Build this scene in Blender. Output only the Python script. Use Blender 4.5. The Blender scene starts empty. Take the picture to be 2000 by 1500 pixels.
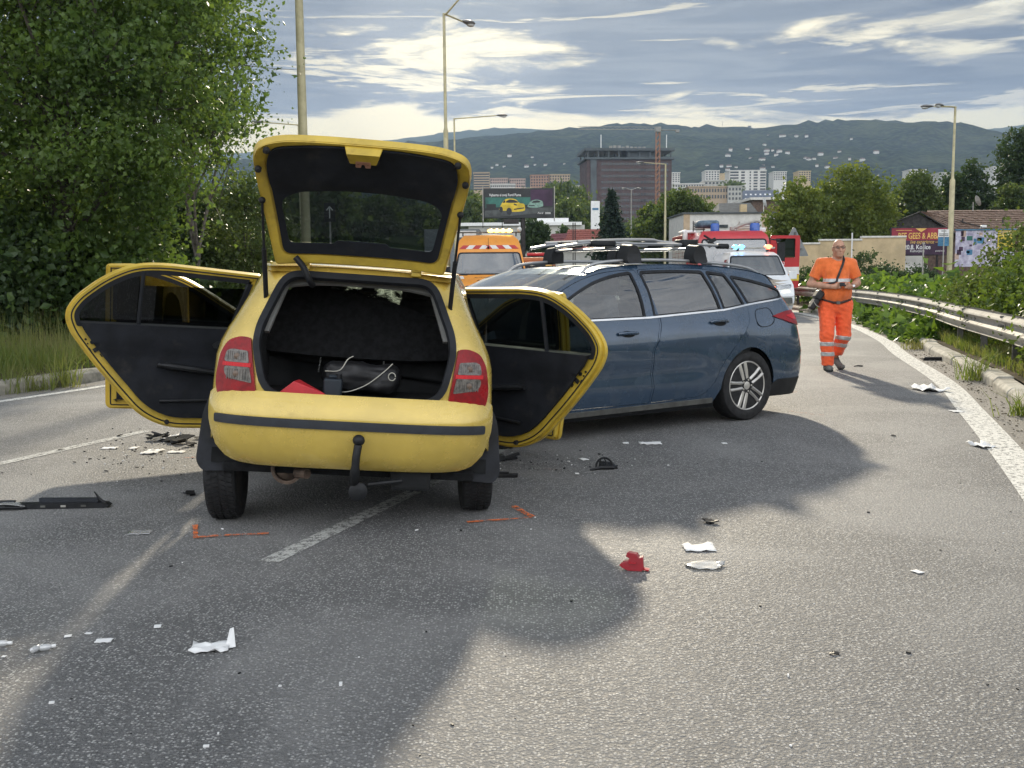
import bpy, math, random
import numpy as np
from mathutils import Vector, Matrix
from mathutils.geometry import delaunay_2d_cdt

R = math.radians
S = bpy.context.scene
COL = S.collection
random.seed(4)

# ------------------------------------------------------------------ camera
CAM_H = 1.40
PITCH = math.atan((750 - 529) / 2000)
cd = bpy.data.cameras.new('camera')
cd.sensor_width = 36.0
cd.lens = 36.0
cd.clip_start = 0.05
cd.clip_end = 9000
cam = bpy.data.objects.new('camera', cd)
CAM_R = Matrix.Rotation(math.pi / 2 - PITCH, 4, 'X') @ Matrix.Rotation(R(-0.5), 4, 'Z')
cam.matrix_world = Matrix.Translation((0, 0, CAM_H)) @ CAM_R
COL.objects.link(cam)
S.camera = cam

# ------------------------------------------------------------------ world
SUN_EL, SUN_AZ = R(23.5), R(1.0)
SUN_DIR = Vector((math.sin(SUN_AZ) * math.cos(SUN_EL), math.cos(SUN_AZ) * math.cos(SUN_EL), math.sin(SUN_EL)))
W = bpy.data.worlds.new('World')
S.world = W
W.use_nodes = True
nt = W.node_tree
nt.nodes.clear()


def N(tree, typ, **kw):
    n = tree.nodes.new(typ)
    for k, v in kw.items():
        if k == 'inp':
            for a, b in v.items():
                n.inputs[a].default_value = b
        else:
            setattr(n, k, v)
    return n


def mathn(tree, op, a, b=None, c=None, clamp=False):
    n = tree.nodes.new('ShaderNodeMath')
    n.operation = op
    n.use_clamp = clamp
    for i, x in enumerate((a, b, c)):
        if x is None:
            continue
        if isinstance(x, (int, float)):
            n.inputs[i].default_value = x
        else:
            tree.links.new(x, n.inputs[i])
    return n.outputs[0]


def maprange(tree, x, a, b, c=0.0, d=1.0, smooth=True):
    n = tree.nodes.new('ShaderNodeMapRange')
    n.interpolation_type = 'SMOOTHSTEP' if smooth else 'LINEAR'
    tree.links.new(x, n.inputs[0])
    for i, v in enumerate((a, b, c, d)):
        n.inputs[i + 1].default_value = v
    return n.outputs[0]


def mixc(tree, f, a, b):
    n = tree.nodes.new('ShaderNodeMix')
    n.data_type = 'RGBA'
    for i, x in ((0, f), (6, a), (7, b)):
        if isinstance(x, (int, float)):
            n.inputs[i].default_value = x
        elif isinstance(x, (tuple, list)):
            n.inputs[i].default_value = (*x[:3], 1)
        else:
            tree.links.new(x, n.inputs[i])
    return n.outputs[2]


def sky_world():
    L = nt.links.new
    tc = N(nt, 'ShaderNodeTexCoord')
    sep = N(nt, 'ShaderNodeSeparateXYZ')
    L(tc.outputs['Generated'], sep.inputs[0])
    z = mathn(nt, 'ABSOLUTE', sep.outputs[2])
    sky = N(nt, 'ShaderNodeTexSky', sky_type='NISHITA', sun_disc=False, sun_elevation=SUN_EL, sun_rotation=SUN_AZ)
    sky.air_density = 1.0
    sky.dust_density = 1.5
    dot = N(nt, 'ShaderNodeVectorMath', operation='DOT_PRODUCT')
    L(tc.outputs['Generated'], dot.inputs[0])
    dot.inputs[1].default_value = SUN_DIR
    d = dot.outputs['Value']
    glow = maprange(nt, d, 0.90, 1.0)
    wide = maprange(nt, d, 0.72, 0.99)
    d2 = N(nt, 'ShaderNodeVectorMath', operation='DOT_PRODUCT')
    L(tc.outputs['Generated'], d2.inputs[0])
    thin_dir = (CAM_R.to_3x3() @ Vector((-.055, .33, -1))).normalized()      # thin place in the cloud deck below the sun
    d2.inputs[1].default_value = thin_dir
    thin = maprange(nt, d2.outputs['Value'], .988, 1.0)
    glow = mathn(nt, 'MAXIMUM', mathn(nt, 'MULTIPLY', glow, .6), thin)
    front = maprange(nt, d, -0.5, 0.75)

    def noise(sc, det, rough, dist, off):
        mp = N(nt, 'ShaderNodeMapping')
        mp.inputs['Location'].default_value = off
        mp.inputs['Rotation'].default_value = (0, R(3), 0)
        mp.inputs['Scale'].default_value = sc
        L(tc.outputs['Generated'], mp.inputs[0])
        n = N(nt, 'ShaderNodeTexNoise', inp={'Scale': 1.0, 'Detail': det, 'Roughness': rough, 'Distortion': dist})
        L(mp.outputs[0], n.inputs['Vector'])
        return n.outputs[0]
    big = noise((2.3, 2.3, 15), 3, .5, .3, (3.1, 1.7, 0.35))
    mid = noise((6.5, 6.5, 38), 9, .62, .7, (7.7, 2.1, 1.0))
    fine = noise((17, 17, 80), 8, .62, .5, (1.7, 9.1, 2.0))
    n = mathn(nt, 'ADD', mathn(nt, 'MULTIPLY', big, .44), mathn(nt, 'ADD', mathn(nt, 'MULTIPLY', mid, .40), mathn(nt, 'MULTIPLY', fine, .16)))
    # cover: open pale band low over the hills, heavy banks above it, thinner round the sun
    low = maprange(nt, z, 0.108, 0.160, -.12, .102)
    high = maprange(nt, z, 0.33, 0.8, 0, -.05)
    n = mathn(nt, 'ADD', n, mathn(nt, 'ADD', low, high))
    n = mathn(nt, 'SUBTRACT', n, mathn(nt, 'ADD', mathn(nt, 'MULTIPLY', glow, .02), mathn(nt, 'MULTIPLY', thin, .055)))
    cover = maprange(nt, n, .462, .508)
    core = maprange(nt, n, .478, .55)
    # open sky
    hor = maprange(nt, z, 0.0, 0.62, 1, 0)
    hcol = mixc(nt, wide, mixc(nt, front, (5.6, 5.6, 5.2), (2.9, 2.7, 2.0)), (3.1, 2.70, 1.45))
    clear = mixc(nt, hor, mixc(nt, mathn(nt, 'MULTIPLY', front, .6), sky.outputs[0], (.2, .3, .5)), hcol)
    clear = mixc(nt, mathn(nt, 'MULTIPLY', glow, .75), clear, (5.6, 4.9, 3.2))
    # cloud
    edge = mixc(nt, wide, mixc(nt, front, (7.0, 7.2, 7.5), (2.4, 2.4, 2.3)), (2.7, 2.45, 1.75))
    edge = mixc(nt, glow, edge, (5.4, 4.8, 3.3))
    dark = mixc(nt, front, (5.3, 5.6, 6.0), (.41, .52, .70))
    shade = noise((5, 5, 62), 8, .62, .8, (2.2, 5.1, 3.0))
    rift = noise((4.2, 4.2, 58), 9, .64, 1.0, (8.2, 3.3, 5.5))
    dark = mixc(nt, maprange(nt, shade, .36, .64, 0, .85), dark, mixc(nt, front, (7.4, 7.5, 7.7), (1.0, 1.09, 1.18)))
    dark = mixc(nt, mathn(nt, 'MULTIPLY', glow, .35), dark, (3.2, 3.3, 3.2))
    band = mathn(nt, 'MULTIPLY', maprange(nt, z, .30, .19), maprange(nt, z, .10, .15))
    slit = mathn(nt, 'MULTIPLY', mathn(nt, 'MULTIPLY', maprange(nt, rift, .55, .61), band), .9)
    core = mathn(nt, 'MULTIPLY', core, mathn(nt, 'SUBTRACT', 1.0, slit))
    cloud = mixc(nt, core, edge, dark)
    col = mixc(nt, cover, clear, cloud)
    # below the horizon the dome is the dull colour of far ground
    gz = maprange(nt, sep.outputs[2], -.02, 0.0)
    col = mixc(nt, gz, (1.2, 1.3, 1.2), col)
    bg = N(nt, 'ShaderNodeBackground', inp={'Strength': 0.1})
    L(col, bg.inputs[0])
    out = N(nt, 'ShaderNodeOutputWorld')
    L(bg.outputs[0], out.inputs[0])


sky_world()

sl = bpy.data.lights.new('sun', 'SUN')
sl.energy = 2.0
sl.angle = R(2.4)
sl.color = (1.0, .88, .68)
sun = bpy.data.objects.new('sun', sl)
sun.rotation_euler = (-SUN_DIR).to_track_quat('-Z', 'Y').to_euler()
sun.location = (0, 30, 60)
COL.objects.link(sun)

S.view_settings.view_transform = 'Standard'
S.view_settings.look = 'None'
S.view_settings.exposure = 1.62
S.view_settings.gamma = 1.0
S.view_settings.use_curve_mapping = False
S.cycles.max_bounces = 8
S.cycles.transparent_max_bounces = 16
S.cycles.use_denoising = True
S.cycles.caustics_reflective = False
S.cycles.caustics_refractive = False


# ------------------------------------------------------------------ geometry helpers
def ray(px, py):
    return CAM_R.to_3x3() @ Vector(((px - 1000) / 2000, (750 - py) / 2000, -1))


def gr(px, py, z=0.0):
    d = ray(px, py)
    t = (z - CAM_H) / d.z
    return Vector((d.x * t, d.y * t, z))


def at(px, py, Y):
    d = ray(px, py)
    t = Y / d.y
    return Vector((d.x * t, Y, CAM_H + d.z * t))


def smooth01(x):
    x = max(0.0, min(1.0, x))
    return x * x * (3 - 2 * x)


def lerp(a, b, t):
    return a + (b - a) * t


def interp(x, xs, ys):
    return float(np.interp(x, xs, ys))


def cr(pts, n=6, closed=True):
    """Catmull-Rom through 2-D or 3-D points"""
    P = [Vector(p) for p in pts]
    m = len(P)
    out = []
    for i in range(m if closed else m - 1):
        p0 = P[(i - 1) % m] if closed or i > 0 else P[0]
        p1, p2 = P[i], P[(i + 1) % m]
        p3 = P[(i + 2) % m] if closed or i + 2 < m else P[-1]
        for k in range(n):
            t = k / n
            out.append(.5 * ((2 * p1) + (-p0 + p2) * t + (2 * p0 - 5 * p1 + 4 * p2 - p3) * t * t + (-p0 + 3 * p1 - 3 * p2 + p3) * t ** 3))
    if not closed:
        out.append(P[-1].copy())
    return [tuple(v) for v in out]


def rnd(poly, r, n=4):
    """round the corners of a polygon"""
    out = []
    m = len(poly)
    for i in range(m):
        p0, p, p1 = Vector(poly[i - 1]), Vector(poly[i]), Vector(poly[(i + 1) % m])
        a, b = (p0 - p), (p1 - p)
        rr = r[i] if isinstance(r, (list, tuple)) else r
        rr = min(rr, a.length * .48, b.length * .48)
        if rr < 1e-5:
            out.append(tuple(p))
            continue
        A, B = p + a.normalized() * rr, p + b.normalized() * rr
        for k in range(n + 1):
            t = k / n
            out.append(tuple(A * (1 - t) ** 2 + p * 2 * t * (1 - t) + B * t * t))
    return out


def rect(x0, y0, x1, y1, r=0.0, n=4):
    p = [(x0, y0), (x1, y0), (x1, y1), (x0, y1)]
    return rnd(p, r, n) if r else p


def circ(x, y, r, n=20, ry=None):
    return [(x + r * math.cos(2 * math.pi * k / n), y + (ry or r) * math.sin(2 * math.pi * k / n)) for k in range(n)]


def area2(p):
    return .5 * sum(p[i][0] * p[(i + 1) % len(p)][1] - p[(i + 1) % len(p)][0] * p[i][1] for i in range(len(p)))


def inset(poly, d):
    """move a polygon's outline inwards by d (outwards when negative)"""
    if area2(poly) < 0:
        poly = poly[::-1]
    m = len(poly)
    out = []
    for i in range(m):
        p0, p, p1 = Vector(poly[i - 1]), Vector(poly[i]), Vector(poly[(i + 1) % m])
        a, b = (p - p0).normalized(), (p1 - p).normalized()
        n0, n1 = Vector((-a.y, a.x)), Vector((-b.y, b.x))
        k = (n0 + n1)
        if k.length < 1e-6:
            k = n0
        k.normalize()
        c = max(.4, k.dot(n0))
        out.append(tuple(p + k * (d / c)))
    return out


def mirror(poly):
    return [(-x, y) for x, y in poly][::-1]


def np_inside(px, py, poly):
    res = np.zeros(len(px), bool)
    m = len(poly)
    for i in range(m):
        x0, y0 = poly[i]
        x1, y1 = poly[(i + 1) % m]
        if y0 == y1:
            continue
        c = ((y0 > py) != (y1 > py)) & (px < (x1 - x0) * (py - y0) / (y1 - y0) + x0)
        res ^= c
    return res


def cdt(outer, holes=(), step=None):
    pts, edges = [], []
    loops = []
    for loop in [outer] + list(holes):
        q = []
        for i in range(len(loop)):
            a, b = Vector(loop[i][:2]), Vector(loop[(i + 1) % len(loop)][:2])
            if (b - a).length < 1e-6:
                continue
            k = max(1, int(math.ceil((b - a).length / step))) if step else 1
            q += [a.lerp(b, j / k) for j in range(k)]
        o = len(pts)
        pts += q
        edges += [(o + i, o + (i + 1) % len(q)) for i in range(len(q))]
        loops.append([tuple(v) for v in q])
    if step:
        xs = [p[0] for p in loops[0]]
        ys = [p[1] for p in loops[0]]
        gx, gy = np.meshgrid(np.arange(min(xs) + step * .5, max(xs), step), np.arange(min(ys) + step * .5, max(ys), step))
        gx, gy = gx.ravel(), gy.ravel()
        ok = np_inside(gx, gy, loops[0])
        for h in loops[1:]:
            ok &= ~np_inside(gx, gy, h)
        gx, gy = gx[ok], gy[ok]
        if len(gx):
            B = np.array([tuple(p) for p in pts])
            keep = np.array([np.min((B[:, 0] - a) ** 2 + (B[:, 1] - b) ** 2) > (step * .45) ** 2 for a, b in zip(gx, gy)])
            pts += [Vector((a, b)) for a, b in zip(gx[keep], gy[keep])]
    r = delaunay_2d_cdt(pts, edges, [], 0, 1e-7)
    V = [tuple(v) for v in r[0]]
    F = [tuple(f) for f in r[2]]
    if not F:
        return V, []
    cx = np.array([sum(V[i][0] for i in f) / len(f) for f in F])
    cy = np.array([sum(V[i][1] for i in f) / len(f) for f in F])
    ok = np_inside(cx, cy, loops[0])
    for h in loops[1:]:
        ok &= ~np_inside(cx, cy, h)
    F = [f if area2([V[i] for i in f]) > 0 else f[::-1] for f, k in zip(F, ok) if k]
    return V, F


class MB:
    """collects vertices and faces; build() links them as one mesh object"""

    def __init__(s, T=None):
        s.v, s.f, s.mi = [], [], []
        s.m = 0
        s.T = T or Matrix()

    def add(s, vs, fs):
        o = len(s.v)
        s.v += [tuple(s.T @ Vector(v)) for v in vs]
        s.f += [tuple(o + i for i in f) for f in fs]
        s.mi += [s.m] * len(fs)
        return s

    def box(s, c, d, rot=None):
        x, y, z = d[0] / 2, d[1] / 2, d[2] / 2
        vs = [Vector(p) for p in ((-x, -y, -z), (x, -y, -z), (x, y, -z), (-x, y, -z), (-x, -y, z), (x, -y, z), (x, y, z), (-x, y, z))]
        if rot:
            vs = [rot @ v for v in vs]
        return s.add([v + Vector(c) for v in vs], [(0, 3, 2, 1), (4, 5, 6, 7), (0, 1, 5, 4), (1, 2, 6, 5), (2, 3, 7, 6), (3, 0, 4, 7)])

    def tube(s, pts, r, n=8, cap=True, flat=1.0):
        P = [Vector(p) for p in pts]
        rs = r if isinstance(r, (list, tuple)) else [r] * len(P)
        vs, fs = [], []
        up = None
        for i, p in enumerate(P):
            t = (P[min(i + 1, len(P) - 1)] - P[max(i - 1, 0)]).normalized()
            if up is None:
                up = Vector((0, 0, 1)) if abs(t.z) < .9 else Vector((1, 0, 0))
            a = t.cross(up)
            if a.length < 1e-4:
                a = t.cross(Vector((0, 1, 0)))
            a.normalize()
            b = a.cross(t).normalized()
            up = b
            vs += [p + (a * math.cos(2 * math.pi * k / n) + b * math.sin(2 * math.pi * k / n) * flat) * rs[i] for k in range(n)]
        for i in range(len(P) - 1):
            for k in range(n):
                fs.append((i * n + k, i * n + (k + 1) % n, (i + 1) * n + (k + 1) % n, (i + 1) * n + k))
        if cap:
            fs += [tuple(range(n))[::-1], tuple(range((len(P) - 1) * n, len(P) * n))]
        return s.add(vs, fs)

    def lathe(s, prof, T=None, n=24, close=False):
        """profile of (radius, height) turned round local z"""
        vs, fs = [], []
        T = T or Matrix()
        for r, h in prof:
            vs += [T @ Vector((r * math.cos(2 * math.pi * k / n), r * math.sin(2 * math.pi * k / n), h)) for k in range(n)]
        m = len(prof)
        for i in range(m if close else m - 1):
            j = (i + 1) % m
            for k in range(n):
                fs.append((i * n + k, i * n + (k + 1) % n, j * n + (k + 1) % n, j * n + k))
        if not close:
            if prof[0][0] > 1e-4:
                fs.append(tuple(range(n))[::-1])
            if prof[-1][0] > 1e-4:
                fs.append(tuple(range((m - 1) * n, m * n)))
        return s.add(vs, fs)

    def ell(s, c, r, n=14, m=9):
        pr = [(max(1e-5, math.sin(math.pi * i / m)), -math.cos(math.pi * i / m)) for i in range(m + 1)]
        return s.lathe(pr, Matrix.Translation(c) @ Matrix.Diagonal((*r, 1)), n)

    def panel(s, outer, fn, holes=(), step=None, thick=0.0, up=None):
        """flat outline (with holes) mapped by fn(u,v) to a curved sheet; thick > 0 gives it a back and edges.
        up: direction the sheet should face"""
        V, F = cdt(outer, holes, step)
        if not F:
            return s
        P = [Vector(fn(*p[:2])) for p in V]
        nr = [Vector() for _ in P]
        for f in F:
            k = (P[f[1]] - P[f[0]]).cross(P[f[2]] - P[f[0]])
            for i in f:
                nr[i] += k
        if up is not None:
            tot = sum((n_.dot(Vector(up)) for n_ in nr))
            if tot < 0:
                F = [f[::-1] for f in F]
                nr = [-n_ for n_ in nr]
        if not thick:
            return s.add(P, F)
        for n_ in nr:
            if n_.length > 0:
                n_.normalize()
        m = len(P)
        Q = [p - n_ * thick for p, n_ in zip(P, nr)]
        cnt = {}
        for f in F:
            for i in range(len(f)):
                cnt[(f[i], f[(i + 1) % len(f)])] = 1
        rim = [(a, b) for (a, b) in cnt if (b, a) not in cnt]
        return s.add(P + Q, F + [tuple(i + m for i in f[::-1]) for f in F] + [(b, a, a + m, b + m) for a, b in rim])

    def prism(s, poly, fn0, fn1):
        """polygon joined from sheet fn0(u,v) to fn1(u,v)"""
        V, F = cdt(poly)
        m = len(V)
        P = [Vector(fn0(*p[:2])) for p in V] + [Vector(fn1(*p[:2])) for p in V]
        cnt = {}
        for f in F:
            for i in range(len(f)):
                cnt[(f[i], f[(i + 1) % len(f)])] = 1
        rim = [(a, b) for (a, b) in cnt if (b, a) not in cnt]
        return s.add(P, F + [tuple(i + m for i in f[::-1]) for f in F] + [(b, a, a + m, b + m) for a, b in rim])

    def grid(s, rows, flip=False):
        m = len(rows[0])
        vs = [p for r_ in rows for p in r_]
        fs = [(i * m + k, i * m + k + 1, (i + 1) * m + k + 1, (i + 1) * m + k) for i in range(len(rows) - 1) for k in range(m - 1)]
        if flip:
            fs = [f[::-1] for f in fs]
        return s.add(vs, fs)

    def build(s, name, mats, parent=None, smooth=True, ang=35, bevel=0, T=None, fix=False):
        me = bpy.data.meshes.new(name)
        me.from_pydata(s.v, [], s.f)
        me.update()
        if fix:
            import bmesh
            b = bmesh.new()
            b.from_mesh(me)
            bmesh.ops.recalc_face_normals(b, faces=b.faces)
            b.to_mesh(me)
            b.free()
        for m in (mats if isinstance(mats, (list, tuple)) else [mats]):
            me.materials.append(m)
        me.polygons.foreach_set('material_index', s.mi)
        if smooth:
            me.polygons.foreach_set('use_smooth', [True] * len(s.f))
            me.set_sharp_from_angle(angle=R(ang))
        o = bpy.data.objects.new(name, me)
        if T is not None:
            o.matrix_local = T
        COL.objects.link(o)
        if parent is not None:
            o.parent = parent
        if bevel:
            b = o.modifiers.new('bevel', 'BEVEL')
            b.width = bevel
            b.segments = 2
            b.limit_method = 'ANGLE'
            b.angle_limit = R(40)
        return o


def tag(o, label=None, cat=None, group=None, kind=None):
    if label:
        o['label'] = label
    if cat:
        o['category'] = cat
    if group:
        o['group'] = group
    if kind:
        o['kind'] = kind
    return o


def thing(name, label, cat, loc=(0, 0, 0), rz=0.0, group=None, kind=None, parent=None):
    o = bpy.data.objects.new(name, None)
    o.empty_display_size = .2
    o.location = loc
    o.rotation_euler = (0, 0, rz)
    COL.objects.link(o)
    return tag(o, label, cat, group, kind)


def copy_tree(o, parent=None):
    c = o.copy()
    COL.objects.link(c)
    if parent is not None:
        c.parent = parent
    for ch in list(o.children):
        copy_tree(ch, c)
    return c


def text(body, size, mat, parent, T, name='lettering', align='CENTER', sx=1.0, bold=0.0, shear=0.0, extrude=.002):
    cu = bpy.data.curves.new(name, 'FONT')
    cu.body = body
    cu.size = size
    cu.align_x = align
    cu.align_y = 'CENTER'
    cu.offset = bold
    cu.shear = shear
    cu.extrude = extrude
    cu.resolution_u = 3
    cu.materials.append(mat)
    tmp = bpy.data.objects.new(name, cu)
    me = bpy.data.meshes.new_from_object(tmp)
    bpy.data.objects.remove(tmp)
    bpy.data.curves.remove(cu)
    if not me.materials:
        me.materials.append(mat)
    o = bpy.data.objects.new(name, me)
    o.matrix_local = T @ Matrix.Diagonal((sx, 1, 1, 1))
    COL.objects.link(o)
    if parent is not None:
        o.parent = parent
    return o


FACE_CAM = Matrix.Rotation(math.pi / 2, 4, 'X')       # text lying in XY stood up to face -Y
# ------------------------------------------------------------------ materials
def new_mat(name):
    m = bpy.data.materials.new(name)
    m.use_nodes = True
    t = m.node_tree
    t.nodes.clear()
    out = t.nodes.new('ShaderNodeOutputMaterial')
    return m, t, out


def mat(name, col, rough=.5, metal=0.0, var=0.12, vs=6.0, bump=0.0, bs=60.0, coat=0.0, spec=.5, emit=None, es=0.0, col2=None, dirt=None, sheen=0.0):
    m, t, out = new_mat(name)
    L = t.links.new
    b = N(t, 'ShaderNodeBsdfPrincipled', inp={'Roughness': rough, 'Metallic': metal, 'Coat Weight': coat, 'Coat Roughness': .04, 'Specular IOR Level': spec, 'Sheen Weight': sheen})
    tc = N(t, 'ShaderNodeTexCoord')
    n = N(t, 'ShaderNodeTexNoise', inp={'Scale': vs, 'Detail': 6.0, 'Roughness': .62})
    L(tc.outputs['Object'], n.inputs['Vector'])
    c2 = col2 or tuple(max(0, c * (1 - var * 1.6)) for c in col)
    c1 = tuple(min(1, c * (1 + var * .6)) for c in col)
    c = mixc(t, maprange(t, n.outputs[0], .35, .68), c1, c2)
    if dirt:
        dn = N(t, 'ShaderNodeTexNoise', inp={'Scale': dirt[1], 'Detail': 7.0, 'Roughness': .7})
        L(tc.outputs['Object'], dn.inputs['Vector'])
        f = maprange(t, dn.outputs[0], .52, .75, 0, dirt[2])
        c = mixc(t, f, c, dirt[0])
        rr = maprange(t, dn.outputs[0], .52, .75, rough, min(1, rough + .35))
        L(rr, b.inputs['Roughness'])
    else:
        rr = maprange(t, n.outputs[0], .3, .7, rough * .88, min(1, rough * 1.12))
        L(rr, b.inputs['Roughness'])
    L(c, b.inputs['Base Color'])
    if bump:
        bn = N(t, 'ShaderNodeTexNoise', inp={'Scale': bs, 'Detail': 4.0, 'Roughness': .6})
        L(tc.outputs['Object'], bn.inputs['Vector'])
        bp = N(t, 'ShaderNodeBump', inp={'Strength': bump, 'Distance': .01})
        L(bn.outputs[0], bp.inputs['Height'])
        L(bp.outputs[0], b.inputs['Normal'])
    if emit:
        b.inputs['Emission Color'].default_value = (*emit, 1)
        b.inputs['Emission Strength'].default_value = es
    L(b.outputs[0], out.inputs[0])
    return m


def glass(name, tint, rough=.015, base=.05, refl=1.0, body=None, bw=0.0):
    """thin pane: tinted see-through plus a Fresnel reflection"""
    m, t, out = new_mat(name)
    L = t.links.new
    tr = N(t, 'ShaderNodeBsdfTransparent')
    tr.inputs[0].default_value = (*tint, 1)
    first = tr.outputs[0]
    if body:
        df = N(t, 'ShaderNodeBsdfTranslucent' if name.startswith('crazed') else 'ShaderNodeBsdfDiffuse')
        df.inputs[0].default_value = (*body, 1)
        mx0 = N(t, 'ShaderNodeMixShader')
        mx0.inputs[0].default_value = bw
        L(tr.outputs[0], mx0.inputs[1])
        L(df.outputs[0], mx0.inputs[2])
        first = mx0.outputs[0]
    gl = N(t, 'ShaderNodeBsdfGlossy', inp={'Roughness': rough})
    gl.inputs[0].default_value = (refl, refl, refl, 1)
    lw = N(t, 'ShaderNodeLayerWeight', inp={'Blend': .5})
    f = mathn(t, 'ADD', mathn(t, 'MULTIPLY', mathn(t, 'POWER', lw.outputs['Facing'], 5.0), .95), base)
    mx = N(t, 'ShaderNodeMixShader')
    L(f, mx.inputs[0])
    L(first, mx.inputs[1])
    L(gl.outputs[0], mx.inputs[2])
    L(mx.outputs[0], out.inputs[0])
    return m


def leaf(name, a, b, c, trans=.45, rough=.45, sc=1.2):
    """foliage: colour differs leaf by leaf and in drifts; light shines through"""
    m, t, out = new_mat(name)
    L = t.links.new
    g = N(t, 'ShaderNodeNewGeometry')
    tc = N(t, 'ShaderNodeTexCoord')
    n = N(t, 'ShaderNodeTexNoise', inp={'Scale': sc, 'Detail': 3.0})
    L(tc.outputs['Object'], n.inputs['Vector'])
    k = mixc(t, g.outputs['Random Per Island'], a, b)
    k = mixc(t, maprange(t, n.outputs[0], .42, .7, 0, .8), k, c)
    p = N(t, 'ShaderNodeBsdfPrincipled', inp={'Roughness': rough, 'Specular IOR Level': .45})
    L(k, p.inputs['Base Color'])
    tl = N(t, 'ShaderNodeBsdfTranslucent')
    hs = N(t, 'ShaderNodeHueSaturation', inp={'Hue': .485, 'Saturation': 1.1, 'Value': 1.5})
    L(k, hs.inputs['Color'])
    L(hs.outputs[0], tl.inputs[0])
    mx = N(t, 'ShaderNodeMixShader')
    mx.inputs[0].default_value = trans
    L(p.outputs[0], mx.inputs[1])
    L(tl.outputs[0], mx.inputs[2])
    L(mx.outputs[0], out.inputs[0])
    return m


def asphalt(name, dark, stone, tintc, seed=0.0):
    m, t, out = new_mat(name)
    L = t.links.new
    tc = N(t, 'ShaderNodeTexCoord')
    mp = N(t, 'ShaderNodeMapping')
    mp.inputs['Location'].default_value = (seed, seed * 2, 0)
    L(tc.outputs['Object'], mp.inputs[0])
    P = mp.outputs[0]
    v = N(t, 'ShaderNodeTexVoronoi', feature='F1', inp={'Scale': 85.0, 'Randomness': 1.0})
    L(P, v.inputs['Vector'])
    fine = N(t, 'ShaderNodeTexNoise', inp={'Scale': 210.0, 'Detail': 3.0, 'Roughness': .7})
    L(P, fine.inputs['Vector'])
    mid = N(t, 'ShaderNodeTexNoise', inp={'Scale': 32.0, 'Detail': 5.0, 'Roughness': .7})
    L(P, mid.inputs['Vector'])
    big = N(t, 'ShaderNodeTexNoise', inp={'Scale': .55, 'Detail': 6.0, 'Roughness': .6, 'Distortion': .6})
    L(P, big.inputs['Vector'])
    sc = N(t, 'ShaderNodeSeparateColor')
    L(v.outputs['Color'], sc.inputs[0])
    pick = maprange(t, sc.outputs[0], .25, .95, 0, 1, False)
    pick = mathn(t, 'MULTIPLY', pick, maprange(t, v.outputs['Distance'], .55, .25))
    c = mixc(t, pick, dark, stone)
    c = mixc(t, maprange(t, fine.outputs[0], .38, .68, 0, .75), c, tuple(x * .25 for x in dark))
    c = mixc(t, maprange(t, mid.outputs[0], .45, .8, 0, .35), c, tuple(x * .55 for x in stone))
    c = mixc(t, maprange(t, big.outputs[0], .42, .66, 0, .5), c, tintc)
    b = N(t, 'ShaderNodeBsdfPrincipled', inp={'Specular IOR Level': .42})
    L(c, b.inputs['Base Color'])
    L(maprange(t, mid.outputs[0], .3, .7, .52, .78), b.inputs['Roughness'])
    h = mathn(t, 'ADD', mathn(t, 'MULTIPLY', v.outputs['Distance'], -1.0), mathn(t, 'MULTIPLY', fine.outputs[0], .8))
    bp = N(t, 'ShaderNodeBump', inp={'Strength': 1.0, 'Distance': .008})
    L(h, bp.inputs['Height'])
    L(bp.outputs[0], b.inputs['Normal'])
    L(b.outputs[0], out.inputs[0])
    return m


def paint_mark(name, col, wear, under, wlo=.46, whi=.6, sc=22.0):
    """road paint worn through to the stones"""
    m, t, out = new_mat(name)
    L = t.links.new
    tc = N(t, 'ShaderNodeTexCoord')
    n = N(t, 'ShaderNodeTexNoise', inp={'Scale': sc, 'Detail': 8.0, 'Roughness': .75})
    L(tc.outputs['Object'], n.inputs['Vector'])
    n2 = N(t, 'ShaderNodeTexVoronoi', inp={'Scale': 95.0})
    L(tc.outputs['Object'], n2.inputs['Vector'])
    h = mathn(t, 'ADD', n.outputs[0], mathn(t, 'MULTIPLY', n2.outputs['Distance'], .22))
    f = maprange(t, h, wlo, whi, 0, wear)
    b = N(t, 'ShaderNodeBsdfPrincipled', inp={'Roughness': .65})
    L(mixc(t, n.outputs[0], col, tuple(x * .8 for x in col)), b.inputs['Base Color'])
    bp = N(t, 'ShaderNodeBump', inp={'Strength': .7, 'Distance': .003})
    L(n2.outputs['Distance'], bp.inputs['Height'])
    L(bp.outputs[0], b.inputs['Normal'])
    tr = N(t, 'ShaderNodeBsdfTransparent')
    mx = N(t, 'ShaderNodeMixShader')
    L(f, mx.inputs[0])
    L(b.outputs[0], mx.inputs[1])
    L(tr.outputs[0], mx.inputs[2])
    L(mx.outputs[0], out.inputs[0])
    return m


M = {}
M['asphalt'] = asphalt('asphalt', (.165, .165, .165), (.74, .73, .70), (.33, .325, .315))
M['gutter'] = asphalt('gutter_asphalt', (.25, .235, .21), (.55, .51, .46), (.33, .30, .27), 3.3)
M['white_line'] = paint_mark('worn_white_line', (.74, .73, .68), .92, None, .62, .74)
M['white_faint'] = paint_mark('faded_white_line', (.55, .55, .52), .8, None, .56, .72)
M['spray'] = paint_mark('orange_spray_paint', (.85, .20, .05), 1.0, None, .56, .70)
M['spray_faint'] = paint_mark('faded_orange_spray', (.55, .17, .09), 1.0, None, .44, .6)
M['kerb'] = mat('concrete_kerb', (.46, .44, .38), .85, var=.2, vs=5, bump=.5, bs=90, dirt=((.16, .14, .11), 3.5, .75))
M['kerb_old'] = mat('mossy_concrete_kerb', (.30, .28, .23), .9, var=.25, vs=6, bump=.5, bs=80, dirt=((.10, .11, .06), 4, .8))
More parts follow.
